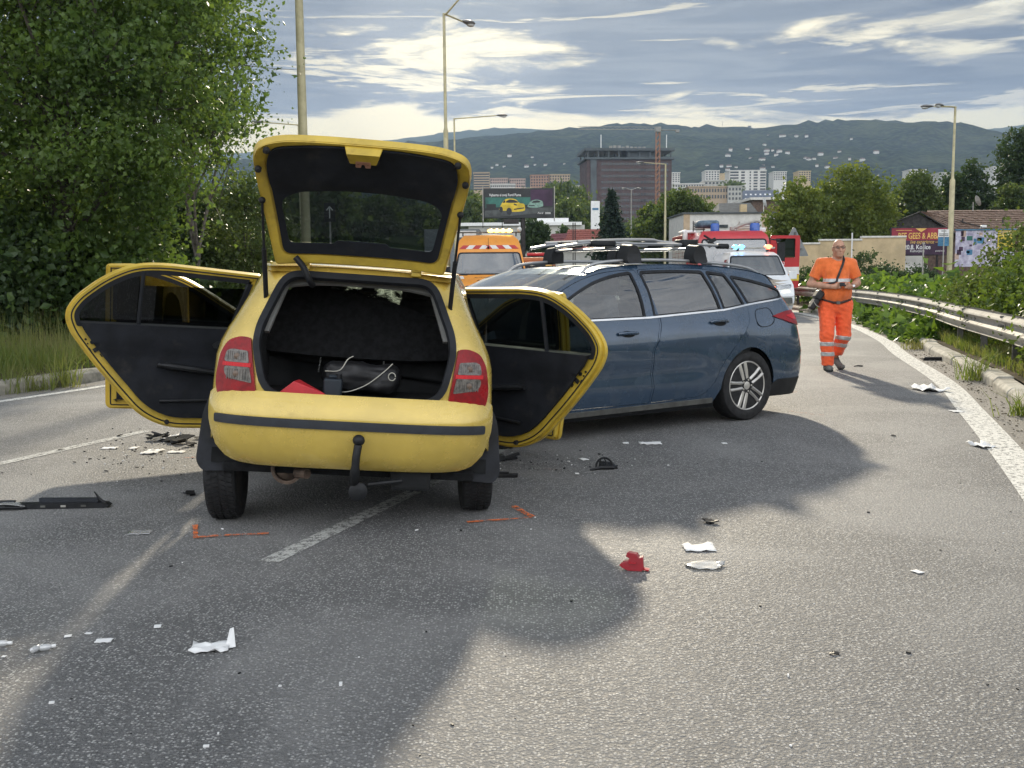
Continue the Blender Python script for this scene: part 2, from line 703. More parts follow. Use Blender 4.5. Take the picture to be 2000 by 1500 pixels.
M['soil'] = mat('dry_soil', (.12, .10, .07), 1.0, spec=.05, var=.3, vs=3, bump=.8, bs=30, dirt=((.06, .075, .03), 1.5, .8))
M['earth_green'] = mat('grassy_ground', (.035, .052, .022), 1.0, spec=0.0, var=.35, vs=.4, bump=.6, bs=5, dirt=((.10, .095, .05), .2, .6))
M['grass'] = leaf('grass_blades', (.16, .20, .045), (.09, .145, .03), (.24, .23, .09), .5, .5, .9)
M['leaf_oak'] = leaf('broad_leaves', (.078, .138, .032), (.125, .19, .042), (.048, .092, .030), .48, .38, .55)
M['leaf_birch'] = leaf('birch_leaves', (.075, .115, .03), (.10, .14, .045), (.05, .085, .03), .42, .40, .6)
M['leaf_dark'] = leaf('dark_leaves', (.036, .068, .022), (.058, .095, .028), (.026, .05, .02), .35, .5, .4)
M['leaf_mid'] = leaf('mid_leaves', (.06, .10, .024), (.10, .135, .03), (.04, .068, .02), .45, .5, .35)
M['leaf_lime'] = leaf('lime_leaves', (.11, .155, .03), (.15, .185, .035), (.07, .115, .025), .45, .5, .35)
M['leaf_vine'] = leaf('vine_leaves', (.12, .20, .035), (.075, .14, .03), (.055, .105, .028), .5, .4, 1.0)
M['leaf_hedge'] = leaf('hedge_leaves', (.075, .125, .022), (.11, .165, .028), (.045, .09, .02), .42, .45, .9)
M['needle'] = leaf('spruce_needles', (.012, .030, .016), (.022, .044, .02), (.009, .022, .013), .2, .6, .5)
M['bark'] = mat('tree_bark', (.075, .062, .05), .95, var=.35, vs=9, bump=1.0, bs=40)
M['bark_pale'] = mat('pale_bark', (.16, .14, .12), .95, var=.35, vs=9, bump=1.0, bs=40)
M['zinc'] = mat('galvanised_steel', (.40, .39, .355), .72, .15, var=.12, vs=4, dirt=((.33, .30, .25), 3, .6))
M['zinc_dark'] = mat('dull_steel', (.14, .14, .13), .6, .4, var=.2, vs=8)
M['pole_cream'] = mat('cream_painted_pole', (.50, .45, .27), .5, 0, var=.12, vs=3, dirt=((.30, .27, .18), 5, .6))
M['pole_grey'] = mat('grey_painted_pole', (.30, .28, .22), .5, .1, var=.1, vs=3)
M['lamp_body'] = mat('lamp_housing', (.17, .17, .17), .5, .2, var=.1)
M['lamp_lens'] = mat('lamp_lens', (.62, .63, .62), .25, 0, var=.1)
M['yellow'] = mat('yellow_car_paint', (.66, .475, .095), .26, 0.2, var=.06, vs=5, coat=1.0, dirt=((.36, .26, .09), 9, .22))
M['yellow_in'] = mat('yellow_inner_metal', (.60, .42, .05), .45, 0.05, var=.12, vs=6, coat=.5, dirt=((.28, .19, .05), 9, .55))
M['rubber'] = mat('black_rubber', (.012, .012, .013), .75, var=.25, vs=20)
M['seal'] = mat('rubber_seal', (.020, .022, .026), .7, spec=.25, var=.15)
M['trim'] = mat('dark_blue_grey_trim', (.015, .017, .022), .7, spec=.22, var=.2, vs=7, bump=.25, bs=500, dirt=((.075, .07, .06), 5, .5))
M['trim_black'] = mat('black_plastic', (.012, .013, .015), .5, spec=.35, var=.25, vs=9, bump=.2, bs=300)
M['bumper_strip'] = mat('dark_bumper_strip', (.022, .026, .034), .45, var=.2, vs=12)
M['mudflap'] = mat('mud_flap_rubber', (.020, .022, .028), .7, var=.3, vs=9, dirt=((.07, .065, .055), 7, .5))
M['interior'] = mat('interior_black', (.007, .008, .009), .85, var=.3, vs=6)
M['carpet'] = mat('boot_carpet', (.006, .0065, .008), .95, var=.35, vs=30, bump=.6, bs=400)
M['pillar_grey'] = mat('grey_pillar_trim', (.21, .21, .20), .6, var=.1)
M['headliner'] = mat('grey_headliner', (.17, .17, .16), .9, var=.1)
M['tail_red'] = mat('red_lamp_lens', (.26, .002, .006), .3, 0, spec=.3, var=.2, vs=25, coat=.08)
M['tail_red_bright'] = mat('bright_red_lens', (.55, .006, .012), .3, 0, spec=.3, var=.1, vs=20, coat=.08)
M['tail_clear'] = mat('clear_lamp_lens', (.14, .125, .11), .3, 0, var=.4, vs=40, coat=.3)
M['copper'] = mat('copper_latch', (.66, .36, .27), .4, .6, var=.15)
M['steel'] = mat('bare_steel', (.45, .45, .44), .3, .9, var=.15)
M['chrome'] = mat('chrome', (.78, .78, .78), .12, 1.0, var=.05)
M['exhaust'] = mat('rusty_exhaust', (.14, .10, .075), .6, .5, var=.4, vs=18)
M['alloy'] = mat('dark_alloy', (.62, .60, .56), .35, .6, var=.1)
M['alloy_dark'] = mat('dark_disc_metal', (.03, .03, .03), .6, .3)  # dull dark metal of the brake discs
M['blue'] = mat('steel_blue_car_paint', (.030, .060, .105), .26, .3, var=.06, vs=4, coat=1.0, dirt=((.085, .095, .105), 6, .35))
M['silver'] = mat('silver_rail', (.42, .42, .42), .42, .7, var=.06)
M['glass_tint'] = glass('tinted_window_glass', (.16, .185, .19), base=.20)
M['glass_door'] = glass('green_tinted_glass', (.08, .10, .095), base=.07)
M['glass_dark'] = glass('privacy_glass', (.05, .06, .065), base=.05)
M['glass_clear'] = glass('car_window_glass', (.55, .60, .62), base=.15)
M['glass_screen'] = glass('windscreen_glass', (.25, .29, .30), base=.20, body=(.35, .38, .40), bw=.22)
M['glass_hatch'] = glass('dark_hatch_glass', (.16, .19, .195), base=.04)
M['crazed'] = glass('crazed_windscreen', (.45, .5, .46), rough=.3, base=.2, body=(.75, .8, .72), bw=.88)
def crazed_glass():
    m, t, out = new_mat('crazed_glass')
    L = t.links.new
    tc = N(t, 'ShaderNodeTexCoord')
    v = N(t, 'ShaderNodeTexVoronoi', inp={'Scale': 26.0})
    L(tc.outputs['Object'], v.inputs['Vector'])
    v2 = N(t, 'ShaderNodeTexVoronoi', feature='DISTANCE_TO_EDGE', inp={'Scale': 26.0})
    L(tc.outputs['Object'], v2.inputs['Vector'])
    n = N(t, 'ShaderNodeTexNoise', inp={'Scale': 4.5, 'Detail': 6.0, 'Roughness': .7})
    L(tc.outputs['Object'], n.inputs['Vector'])
    f = mathn(t, 'MULTIPLY', maprange(t, n.outputs[0], .48, .56), maprange(t, v2.outputs['Distance'], .0, .12, 1.0, .45))
    tl = N(t, 'ShaderNodeBsdfTranslucent')
    tl.inputs[0].default_value = (.55, .60, .53, 1)
    dk = N(t, 'ShaderNodeBsdfPrincipled', inp={'Roughness': .25})
    dk.inputs['Base Color'].default_value = (.03, .035, .035, 1)
    mx = N(t, 'ShaderNodeMixShader')
    L(f, mx.inputs[0])
    L(dk.outputs[0], mx.inputs[1])
    L(tl.outputs[0], mx.inputs[2])
    L(mx.outputs[0], out.inputs[0])
    return m


M['crazed'] = crazed_glass()
M['red_plastic'] = mat('red_plastic', (.60, .035, .045), .35, var=.1, vs=12)
M['bag'] = mat('black_bag', (.016, .016, .018), .55, var=.3, vs=10)
M['white_cord'] = mat('pale_cord', (.60, .58, .50), .8)
M['paper'] = mat('white_paper', (.80, .80, .79), .85, var=.05, vs=12)
M['clear_plastic'] = glass('clear_plastic_film', (.85, .87, .88), rough=.2, base=.18, body=(.8, .8, .8), bw=.45)
M['plaster'] = mat('white_wall_paint', (.66, .64, .60), .85, var=.08, vs=2)
M['cream_wall'] = mat('cream_render', (.55, .43, .26), .9, var=.12, vs=1.2, dirt=((.42, .36, .27), .9, .6))
M['tan_wall'] = mat('tan_render', (.50, .38, .26), .9, var=.12, vs=1.5)
M['grey_wall'] = mat('grey_render', (.50, .49, .45), .9, var=.1, vs=1)
M['coping'] = mat('pale_coping', (.68, .66, .60), .8, var=.1)
M['roof_tile'] = mat('brown_roof_tiles', (.18, .115, .085), .85, var=.4, vs=9, bump=.6, bs=20, dirt=((.26, .19, .15), 6, .8))
M['roof_red'] = mat('red_roof_tiles', (.27, .085, .065), .8, var=.2, vs=5)
M['roof_maroon'] = mat('maroon_roof_tiles', (.16, .055, .06), .8, var=.2, vs=5)
M['roof_slate'] = mat('slate_roof', (.13, .15, .19), .7, var=.15, vs=1)
M['roof_dark'] = mat('dark_metal_roof', (.09, .10, .105), .6, .2, var=.15, vs=2)
M['timber_dark'] = mat('dark_timber', (.035, .030, .028), .7, var=.3, vs=5)
M['timber'] = mat('brown_boards', (.13, .085, .065), .75, var=.25, vs=5)
M['brick_tower'] = mat('maroon_cladding', (.088, .053, .048), .75, var=.15, vs=.6)
M['dark_clad'] = mat('dark_grey_cladding', (.085, .10, .105), .6, .2, var=.15, vs=.3)
M['window_dark'] = mat('dark_window_glass', (.030, .038, .048), .12, 0, var=.3, vs=.3, coat=.5)
M['concrete'] = mat('concrete', (.34, .33, .30), .9, var=.15, vs=.5)
M['crane_orange'] = mat('orange_crane_steel', (.36, .17, .09), .6, .1, var=.15)
M['white'] = mat('white_paint', (.78, .78, .77), .4, var=.06, vs=4, coat=.5)
M['van_white'] = mat('white_van_paint', (.74, .76, .78), .35, 0, var=.05, vs=3, coat=.8, dirt=((.5, .49, .46), 3, .4))
M['orange'] = mat('orange_van_paint', (.80, .30, .02), .38, 0, var=.06, vs=3, coat=.8, dirt=((.5, .2, .04), 4, .4))
M['fire_red'] = mat('fire_engine_red', (.50, .022, .030), .35, 0, var=.08, vs=3, coat=.8)
M['red_stripe'] = mat('red_reflective_tape', (.50, .05, .05), .45, var=.1)
M['white_stripe'] = mat('white_reflective_tape', (.75, .73, .69), .45, var=.08)
M['yellow_stripe'] = mat('yellow_tape', (.66, .50, .05), .45)
M['blue_lens'] = mat('blue_beacon_lens', (.015, .09, .42), .2, coat=.6)
M['blue_lit'] = mat('lit_blue_beacon', (.05, .3, .8), .3, emit=(.10, .42, 1.0), es=1.6)
M['red_lit'] = mat('lit_red_beacon', (.8, .15, .08), .3, emit=(1.0, .22, .10), es=1.5)
M['amber_lit'] = mat('lit_amber_beacon', (.9, .6, .1), .3, emit=(1.0, .62, .12), es=2.0)
M['lamp_lit'] = mat('lit_headlamp', (.9, .85, .6), .3, emit=(1.0, .88, .55), es=1.1)
M['reflector'] = mat('headlamp_glass', (.42, .44, .45), .08, .5, var=.3, vs=20, coat=1.0)
M['black_ink'] = mat('black_lettering', (.02, .02, .022), .6)
M['grey_tank'] = mat('blue_grey_hose_reel', (.10, .15, .20), .6, var=.3)
M['number_plate'] = mat('number_plate', (.62, .63, .64), .4)
M['skin'] = mat('skin', (.50, .27, .18), .5, var=.12, vs=14, bump=.15, bs=120)
M['shirt'] = mat('orange_tshirt', (.80, .17, .035), .85, var=.10, vs=10, bump=.25, bs=40, sheen=.3)
M['trousers'] = mat('neon_orange_trousers', (.95, .13, .035), .8, var=.10, vs=10, bump=.25, bs=40, sheen=.2, emit=(1.0, .10, .02), es=.0)
M['reflective'] = mat('silver_reflective_band', (.50, .51, .50), .45, .2, var=.1, vs=20)
M['belt'] = mat('brown_belt', (.055, .025, .02), .6)
M['boot'] = mat('grey_work_boot', (.13, .13, .12), .8, var=.2, vs=14)
M['sole'] = mat('dark_boot_sole', (.03, .03, .03), .8)
M['ad_dark'] = mat('dark_poster_print', (.018, .022, .026), .35, var=.3, vs=.7)
M['ad_teal'] = mat('teal_poster_print', (.03, .15, .12), .4, var=.35, vs=.8)
M['ad_floor'] = mat('grey_poster_print', (.07, .08, .08), .4, var=.3, vs=2)
M['ad_yellow'] = mat('yellow_poster_print', (.70, .50, .03), .4, var=.2, vs=2)
M['ad_green'] = mat('pale_green_poster_print', (.22, .36, .30), .4, var=.2)
M['ad_purple'] = mat('purple_poster_print', (.05, .02, .055), .5, var=.25, vs=1)
M['ad_gold'] = mat('gold_poster_print', (.78, .50, .13), .5, var=.2, vs=3)
M['ad_pale'] = mat('pale_poster_print', (.50, .48, .56), .6, var=.3, vs=3, col2=(.28, .25, .36))
M['ad_blue'] = mat('blue_poster_print', (.06, .20, .34), .6, var=.2)
M['sign_back'] = mat('grey_sign_back', (.22, .235, .24), .5, .4, var=.08)
M['terracotta'] = mat('terracotta_cladding', (.40, .23, .16), .85, var=.15)
M['pink_wall'] = mat('pink_render', (.50, .36, .30), .85, var=.12)
M['tan_block'] = mat('tan_block_wall', (.46, .35, .24), .85, var=.15)
# ------------------------------------------------------------------ road layout (world metres, camera at the origin looking along +y)
RIGHT = cr([(-4.6, -14), (-1.7, -7), (.52, -1.2), (1.74, 2.0), (2.33, 3.6), (2.83, 5), (3.29, 6.3), (3.83, 7.9), (4.48, 9.9), (5.3, 12.5), (6.3, 16.5), (7.2, 19.8), (8.2, 24.5),
            (8.8, 29), (9.15, 35), (8.9, 43), (6.9, 52), (2.5, 61), (-4, 69), (-12, 76), (-24, 83), (-45, 92)], 8, False)
LEFT = cr([(-14.5, -12), (-12.2, -6), (-9.9, 0), (-7.7, 6), (-5.72, 11.3), (-5.1, 13), (-4.55, 15.5), (-3.95, 18.5), (-3.3, 22), (-2.3, 27), (-1.6, 32), (-1.5, 38), (-3, 45), (-7.5, 53), (-15, 61), (-27, 69), (-48, 79)], 8, False)


def arc(poly):
    a = np.array(poly)
    s = np.concatenate([[0], np.cumsum(np.hypot(*(a[1:] - a[:-1]).T))])
    return a, s


class Path:
    def __init__(s, poly):
        s.a, s.s = arc(poly)
        s.L = s.s[-1]

    def p(s, t):
        return Vector((np.interp(t, s.s, s.a[:, 0]), np.interp(t, s.s, s.a[:, 1])))

    def tan(s, t):
        d = s.p(min(s.L, t + .4)) - s.p(max(0, t - .4))
        return d.normalized()

    def off(s, t, d):
        """d metres to the left of the direction of travel"""
        k = s.tan(t)
        return s.p(t) + Vector((-k.y, k.x)) * d

    def at_y(s, y):
        return float(np.interp(y, s.a[:, 1], s.s))


PR, PL = Path(RIGHT), Path(LEFT)


def ribbon(path, t0, t1, d0, d1, z, step=.5, nx=1, jag=0.0):
    n = max(2, int((t1 - t0) / step) + 1)
    rows = []
    for i in range(n):
        t = t0 + (t1 - t0) * i / (n - 1)
        j = random.uniform(-jag, jag)
        rows.append([(*path.off(t, lerp(d0, d1, k / nx) + j), z) for k in range(nx + 1)])
    return rows


def terrain_z(x, y):
    z = 0.0
    if y > 150:
        z += .072 * (min(y, 1500) - 150) * smooth01((y - 150) / 120)
    return z


# terrain: one sheet from behind the camera to the hills
xs = np.concatenate([-np.geomspace(2600, 14, 22), np.linspace(-12, 12, 13), np.geomspace(14, 2600, 22)])
ys = np.concatenate([np.linspace(-60, 150, 22), np.geomspace(165, 2600, 26)])
b = MB()
b.grid([[(x, y, terrain_z(x, y) - .05) for x in xs] for y in ys])
tag(b.build('terrain', M['earth_green']), kind='structure')

# road surface, gutter strips, verges
b = MB()
rows = []
for i in range(150):
    f = i / 149
    pr, pl = PR.off(f * PR.L, -.10), PL.off(f * PL.L, .22)
    rows.append([(*pl.lerp(pr, k / 14), 0.0) for k in range(15)])
b.grid(rows)
tag(b.build('road', M['asphalt']), kind='structure')
b = MB()
b.grid(ribbon(PR, 0, PR.L, -.02, -.72, -.004, .8))
tag(b.build('gutter', M['gutter']), kind='structure')
b = MB()
b.grid(ribbon(PL, 0, PL.L, .60, .14, -.004, .8))
tag(b.build('gutter', M['gutter']), kind='structure')


def verge(path, side, d0, w, z0, rise, name):
    b = MB()
    n = int(path.L / .8)
    prof = [(0, 0), (.5, .02), (1.2, .06), (2.5, .16), (5, .3), (9, .38), (9.4, -.4)]
    rows = []
    for i in range(n):
        t = path.L * i / (n - 1)
        rows.append([(*path.off(t, side * (d0 + a * w)), z0 + h * rise + (random.uniform(-.02, .02) if a > 0 else 0)) for a, h in prof])
    b.grid(rows)
    return tag(b.build(name, M['soil']), kind='structure')


VR0 = .72
verge(PR, -1, VR0 - .02, 1.0, .115, 1.6, 'verge')
verge(PL, 1, .72, 1.0, .13, 1.2, 'verge')

# painted lines (sheets 4 mm above the road)
zl = .004
b = MB()
b.grid(ribbon(PR, PR.at_y(-9), PR.at_y(50), .125, -.125, zl, .4, 2))
tag(b.build('edge_line', M['white_line']), kind='structure')
b = MB()
b.grid(ribbon(PL, PL.at_y(-6), PL.at_y(50), .06, -.08, zl, .4, 2))
tag(b.build('edge_line', M['white_line']), kind='structure')


def lane_mark(d, y0, y1, m, w=.11):
    d = min(((PR.p(PR.L * i / 800) - Vector(d)).length) for i in range(801)) if isinstance(d, tuple) else d
    t0, t1 = [min((PR.L * i / 800 for i in range(801)), key=lambda t: abs(PR.off(t, d).y - y) + (50 if PR.p(t).y < -12 else 0)) for y in (y0, y1)]
    b = MB()
    b.grid(ribbon(PR, t0, t1, d + w / 2, d - w / 2, zl, .35, 2))
    tag(b.build('lane_line', M[m]), kind='structure')


for y0, y1 in ((5.2, 9.15), (14, 18), (22, 26), (30, 34)):
    lane_mark((-3.59, 8.2), y0, y1, 'white_faint')
for y0, y1 in ((4.93, 8.2), (13, 17), (21, 25), (29, 33)):
    lane_mark((-1.0, 5.4), y0, y1, 'white_faint')

# spray marks of the crash survey
def spray(pts, w=.035, m='spray', z=.006):
    g = [gr(*p) for p in pts]
    b = MB()
    rows = []
    for i, p in enumerate(g):
        d = (g[min(i + 1, len(g) - 1)] - g[max(0, i - 1)]).normalized()
        k = Vector((-d.y, d.x, 0)) * w / 2 * random.uniform(.8, 1.25)
        rows.append([p + k + Vector((0, 0, z)), p - k + Vector((0, 0, z))])
    b.grid(rows)
    return b


def spray_mark(strokes, label, m='spray', w=.035):
    b = MB()
    for i, s in enumerate(strokes):
        q = [tuple(v) for v in cr(s, 6, False)]
        bb = spray(q, w if not isinstance(w, tuple) else w[i], m, .006 + .002 * i)
        b.add(bb.v, bb.f)
    o = b.build('spray_mark', M[m])
    tag(o, label, 'road marking', 'orange survey marks sprayed on the road')


spray_mark([[(381, 1026), (382, 1040), (382, 1053)], [(384, 1052), (430, 1048), (525, 1044)]], 'orange L-shaped spray mark behind the left rear wheel of the yellow car', 'spray', (.026, .03))
spray_mark([[(912, 1021), (970, 1017), (1040, 1012)], [(1003, 990), (1022, 1002), (1040, 1011)]], 'orange angle sprayed on the road behind the right rear wheel of the yellow car', 'spray', (.028, .035))
spray_mark([[(328, 897), (365, 895), (402, 893)]], 'faint orange dash under the open left doors of the yellow car', 'spray_faint', .05)
spray_mark([[(1066, 917), (1080, 919), (1095, 918)]], 'small reddish spray dash right of the mud flap of the yellow car', 'spray_faint', .05)
spray_mark([[(1530, 769), (1540, 766), (1552, 763)]], 'short orange mark under the rear bumper corner of the blue estate', 'spray_faint', .16)
spray_mark([[(1540, 803), (1580, 809), (1615, 811)]], 'faint orange scuff on the road behind the blue estate car', 'spray_faint', .06)

# kerbs: one stone after the other
def stone(b0, path, side, d, t0, t1, h, w, z0=-.03, ch=.045):
    r0, r1 = [], []
    for lst, t in ((r0, t0), (r1, t1)):
        for dd, z in ((0, z0), (0, h - ch), (ch, h), (w, h), (w, z0)):
            lst.append((*path.off(t, side * (d + dd)), z + z0 * 0))
    vs = r0 + r1
    n = 5
    fs = [(i, i + 1, i + 1 + n, i + n) for i in range(n - 1)] + [tuple(range(n)), tuple(range(2 * n - 1, n - 1, -1))]
    b0.add(vs, fs)


def kerb(path, side, d, y0, y1, ln, h, w, m, label_name):
    root = thing('kerb', None, None, (0, 0, 0), kind='structure')
    t, t_end = path.at_y(y0), path.at_y(y1)
    k = 0
    while t < t_end:
        L_ = ln * random.uniform(.97, 1.03)
        b = MB()
        dz = random.uniform(-.012, .012)
        dd = random.uniform(-.012, .012)
        stone(b, path, side, d + dd, t + .006, t + L_ - .006, h + dz, w)
        b.build('kerb_stone', M[m], root, smooth=False, bevel=.012, fix=True)
        t += L_
        k += 1


kerb(PR, -1, .47, 1.5, 48, 1.0, .125, .22, 'kerb', 'right')
kerb(PL, 1, .50, 3, 42, 1.0, .15, .22, 'kerb_old', 'left')


# ------------------------------------------------------------------ grass and weeds
def blades(pts, h, w, name, m, lean=.35, rng=None, segs=2, kind='stuff'):
    rng = rng or np.random.default_rng(7)
    n = len(pts)
    P = np.array(pts, float)
    a = rng.uniform(0, 2 * math.pi, n)
    H = h * rng.uniform(.45, 1.25, n)
    Wd = w * rng.uniform(.6, 1.3, n)
    ln = lean * rng.uniform(.1, 1.3, n)
    dx, dy = np.cos(a), np.sin(a)
    b2 = rng.uniform(0, 2 * math.pi, n)
    V = np.zeros((n, 5, 3))
    for j, (hh, ww, bend) in enumerate(((0, 1, 0), (0, -1, 0), (.55, .75, .3), (.55, -.75, .3), (1, 0, 1))):
        V[:, j, 0] = P[:, 0] + dx * Wd * ww * .5 + np.cos(b2) * ln * H * bend
        V[:, j, 1] = P[:, 1] + dy * Wd * ww * .5 + np.sin(b2) * ln * H * bend
        V[:, j, 2] = P[:, 2] + H * hh * (1 - .25 * ln * bend)
    idx = np.arange(n)[:, None] * 5
    F4 = idx + np.array([[0, 1, 3, 2]])
    F3 = idx + np.array([[2, 3, 4]])
    me = bpy.data.meshes.new(name)
    me.from_pydata(V.reshape(-1, 3).tolist(), [], F4.tolist() + F3.tolist())
    me.materials.append(M[m])
    o = bpy.data.objects.new(name, me)
    COL.objects.link(o)
    if kind:
        o['kind'] = kind
    return o


rng = np.random.default_rng(11)
pts = []
for _ in range(15000):                       # long grass along the left kerb
    y = rng.uniform(9.5, 24)
    t = PL.at_y(y)
    d = .75 + abs(rng.normal(0, 1)) * 1.7
    p = PL.off(t, d)
    pts.append((p.x, p.y, .12 + .05 * d))
blades(pts, .34, .011, 'grass', 'grass', .5, rng)
pts = []
for _ in range(1500):                         # tall seed stalks
    t = PL.at_y(rng.uniform(10, 20))
    d = 1.3 + abs(rng.normal(0, 1)) * 1.3
    p = PL.off(t, d)
    pts.append((p.x, p.y, .15))
blades(pts, .75, .008, 'grass', 'grass', .18, rng)
pts = []
for _ in range(16000):                       # grass under the guard rail on the right
    y = rng.uniform(4.5, 26)
    t = PR.at_y(y)
    d = .78 + abs(rng.normal(0, 1)) * .75
    p = PR.off(t, -d)
    pts.append((p.x, p.y, .10 + .03 * d))
blades(pts, .20, .010, 'grass', 'grass', .6, rng)


def weed(px, py, r, h, n, label, seed, m='grass'):
    c = gr(px, py)
    g = np.random.default_rng(seed)
    pts = [(c.x + g.normal(0, r), c.y + g.normal(0, r * .7), 0.0) for _ in range(n)]
    o = blades(pts, h, .012, 'weed_tuft', m, .7, g, kind=None)
    tag(o, label, 'weed', 'weeds along the kerbs')


for i, (px, py, r, h, n, lab) in enumerate((
        (1905, 742, .09, .42, 90, 'tall dry weed tuft growing at the right kerb beside the black plastic bar'),
        (1790, 682, .12, .22, 90, 'low green weed tuft at the foot of the right kerb, near the climbing leaves'),
        (1770, 664, .10, .25, 70, 'weed tuft where the right kerb leaves the creeper'),
        (1998, 812, .08, .25, 60, 'weed tuft at the right kerb nearest to the camera'),
        (12, 768, .12, .40, 90, 'spreading grey-green weed at the left kerb by the picture edge'),
        (40, 764, .10, .30, 70, 'weed tuft against the mossy left kerb, second from the picture edge'),
        (124, 756, .09, .50, 90, 'tall leafy weed at the left kerb just before the open yellow door'),
        (80, 762, .10, .22, 60, 'small weed tuft in the left gutter between two bigger ones'))):
    weed(px, py, r, h, n, lab, 20 + i)


# ------------------------------------------------------------------ guard rail
def guard_rail():
    root = thing('guard_rail', 'galvanised steel guard rail curving along the right verge', 'guard rail')
    D = .74
    prof = [(.03, .535), (.0, .545), (.0, .575), (.055, .625), (.06, .655), (.0, .69), (-.015, .72), (.0, .75), (.06, .785), (.055, .815), (.0, .855), (.0, .875), (.02, .885)]
    prof = [(o - .0, z - .068) for o, z in prof]
    L_ = 2.6
    t = PR.at_y(3.2)
    end = PR.at_y(47)
    first = True
    while t < end:
        b = MB()
        rows = []
        for i in range(9):
            tt = t + (L_ + .03) * i / 8
            lap = .004 if i == 0 else 0
            rows.append([(*PR.off(tt, -(D + .06 - o - lap)), z) for o, z in prof])
        rows2 = [[(p[0] + .006, p[1], p[2]) for p in r_] for r_ in rows]
        b.grid(rows)
        r = b.build('rail', M['zinc'], root, ang=60)
        for dt in (.08, .20):
            for z in (.54, .65, .768):
                if dt == .2 and z != .65:
                    continue
                p = PR.off(t + dt, -(D + .045))
                k = PR.tan(t + dt)
                q = PR.off(t + dt, -(D - .005))
                bb = MB()
                bb.tube([(*p, z), (*q, z)], .014, 8)
                bb.build('bolt', M['zinc_dark'], r)
        t += L_
    t = PR.at_y(3.9)
    pr = None
    while t < end:
        p = PR.off(t, -(D + .20))
        if pr is None:
            b = MB()
            b.box((0, 0, .37), (.055, .09, .76)).box((0, -.06, .66), (.05, .16, .10))
            pr = b.build('post', M['zinc_dark'], root, smooth=False, bevel=.006)
            o = pr
        else:
            o = pr.copy()
            COL.objects.link(o)
        k = PR.tan(t)
        o.location = (p.x, p.y, 0)
        o.rotation_euler = (0, 0, math.atan2(k.y, k.x) + math.pi)
        t += 1.95


guard_rail()


# ------------------------------------------------------------------ hills
HILLS = []


def hill(name, pts, Yr, Yf, m, zf, seed, amp=6.0, nx=170, ny=26):
    """ridge outline given as (pixel x, pixel y) at distance Yr; falls to height zf at distance Yf"""
    R_ = [at(px, py, Yr) for px, py in pts]
    xsr = [p.x for p in R_]
    zsr = [p.z for p in R_]
    g = np.random.default_rng(seed)
    b = MB()
    rows = []
    X = np.linspace(xsr[0], xsr[-1], nx)
    zr = np.interp(X, xsr, zsr)
    k = np.ones(9) / 9
    zr = np.convolve(np.pad(zr, 4, 'edge'), k, 'valid')
    ph = g.uniform(0, 6.28, 8)
    for j in range(ny + 8):
        f = j / ny
        Y = Yf + (Yr - Yf) * f
        row = []
        for i, x in enumerate(X):
            if f <= 1:
                s = smooth01(f) * .55 + f * .45
                bumps = math.sin(x / 160 + Y / 230 + ph[0]) * math.sin(Y / 190 + ph[1] + x / 400) * 16 * math.sin(math.pi * f)
                bumps += math.sin(x / 67 + ph[2] + math.sin(Y / 90)) * math.sin(Y / 75 + ph[3]) * 6 * math.sin(math.pi * f)
            else:
                s = 1 - (f - 1) * .9
                bumps = 0
            zz = zf + (zr[i] - zf) * s + bumps + g.normal(0, amp) * (.35 if f > .97 else 1) * .5
            row.append((x * (.72 + .28 * min(f, 1)) if False else x, Y + g.normal(0, 3), zz))
        rows.append(row)
    b.grid(rows)
    o = b.build(name, m, None, ang=180)
    HILLS.append(b)
    return tag(o, kind='structure')


def hill_mat(name, a, b_, c):
    m, t, out = new_mat(name)
    L = t.links.new
    tc = N(t, 'ShaderNodeTexCoord')
    v = N(t, 'ShaderNodeTexVoronoi', inp={'Scale': .085})
    L(tc.outputs['Object'], v.inputs['Vector'])
    n = N(t, 'ShaderNodeTexNoise', inp={'Scale': .006, 'Detail': 7.0, 'Roughness': .65})
    L(tc.outputs['Object'], n.inputs['Vector'])
    n2 = N(t, 'ShaderNodeTexNoise', inp={'Scale': .035, 'Detail': 5.0, 'Roughness': .65})
    L(tc.outputs['Object'], n2.inputs['Vector'])
    col = mixc(t, maprange(t, v.outputs['Distance'], .15, .75), b_, a)
    col = mixc(t, maprange(t, n.outputs[0], .45, .72, 0, .8), col, c)
    col = mixc(t, maprange(t, n2.outputs[0], .4, .7, 0, .5), col, a)
    p = N(t, 'ShaderNodeBsdfPrincipled', inp={'Roughness': 1.0, 'Specular IOR Level': 0.0})
    L(col, p.inputs['Base Color'])
    bp = N(t, 'ShaderNodeBump', inp={'Strength': .35, 'Distance': 5.0})
    L(v.outputs['Distance'], bp.inputs['Height'])
    L(bp.outputs[0], p.inputs['Normal'])
    L(p.outputs[0], out.inputs[0])
    return m


M['hill'] = hill_mat('wooded_hill', (.006, .013, .009), (.046, .068, .032), (.075, .090, .042))
M['hill_far'] = hill_mat('far_wooded_hill', (.035, .055, .03), (.05, .075, .035), (.07, .09, .045))
hill('hill', [(-300, 330), (200, 318), (480, 300), (600, 288), (780, 272), (900, 256), (1000, 249), (1100, 256), (1240, 262), (1400, 280), (1700, 330)], 4200, 2500, M['hill_far'], 60, 1)
hill('hill', [(1500, 320), (1700, 285), (1800, 275), (1860, 264), (1930, 252), (2000, 244), (2150, 225), (2400, 230), (2700, 250)], 3600, 2300, M['hill_far'], 60, 2)
hill('hill', [(-600, 400), (200, 345), (500, 320), (700, 296), (850, 283), (950, 268), (1050, 256), (1130, 249), (1225, 244), (1300, 247), (1370, 258), (1410, 262), (1470, 254), (1560, 245), (1650, 238),
              (1720, 240), (1780, 250), (1850, 275), (1920, 305), (2000, 335), (2200, 380), (2600, 420)], 2500, 1050, M['hill'], 62, 3)

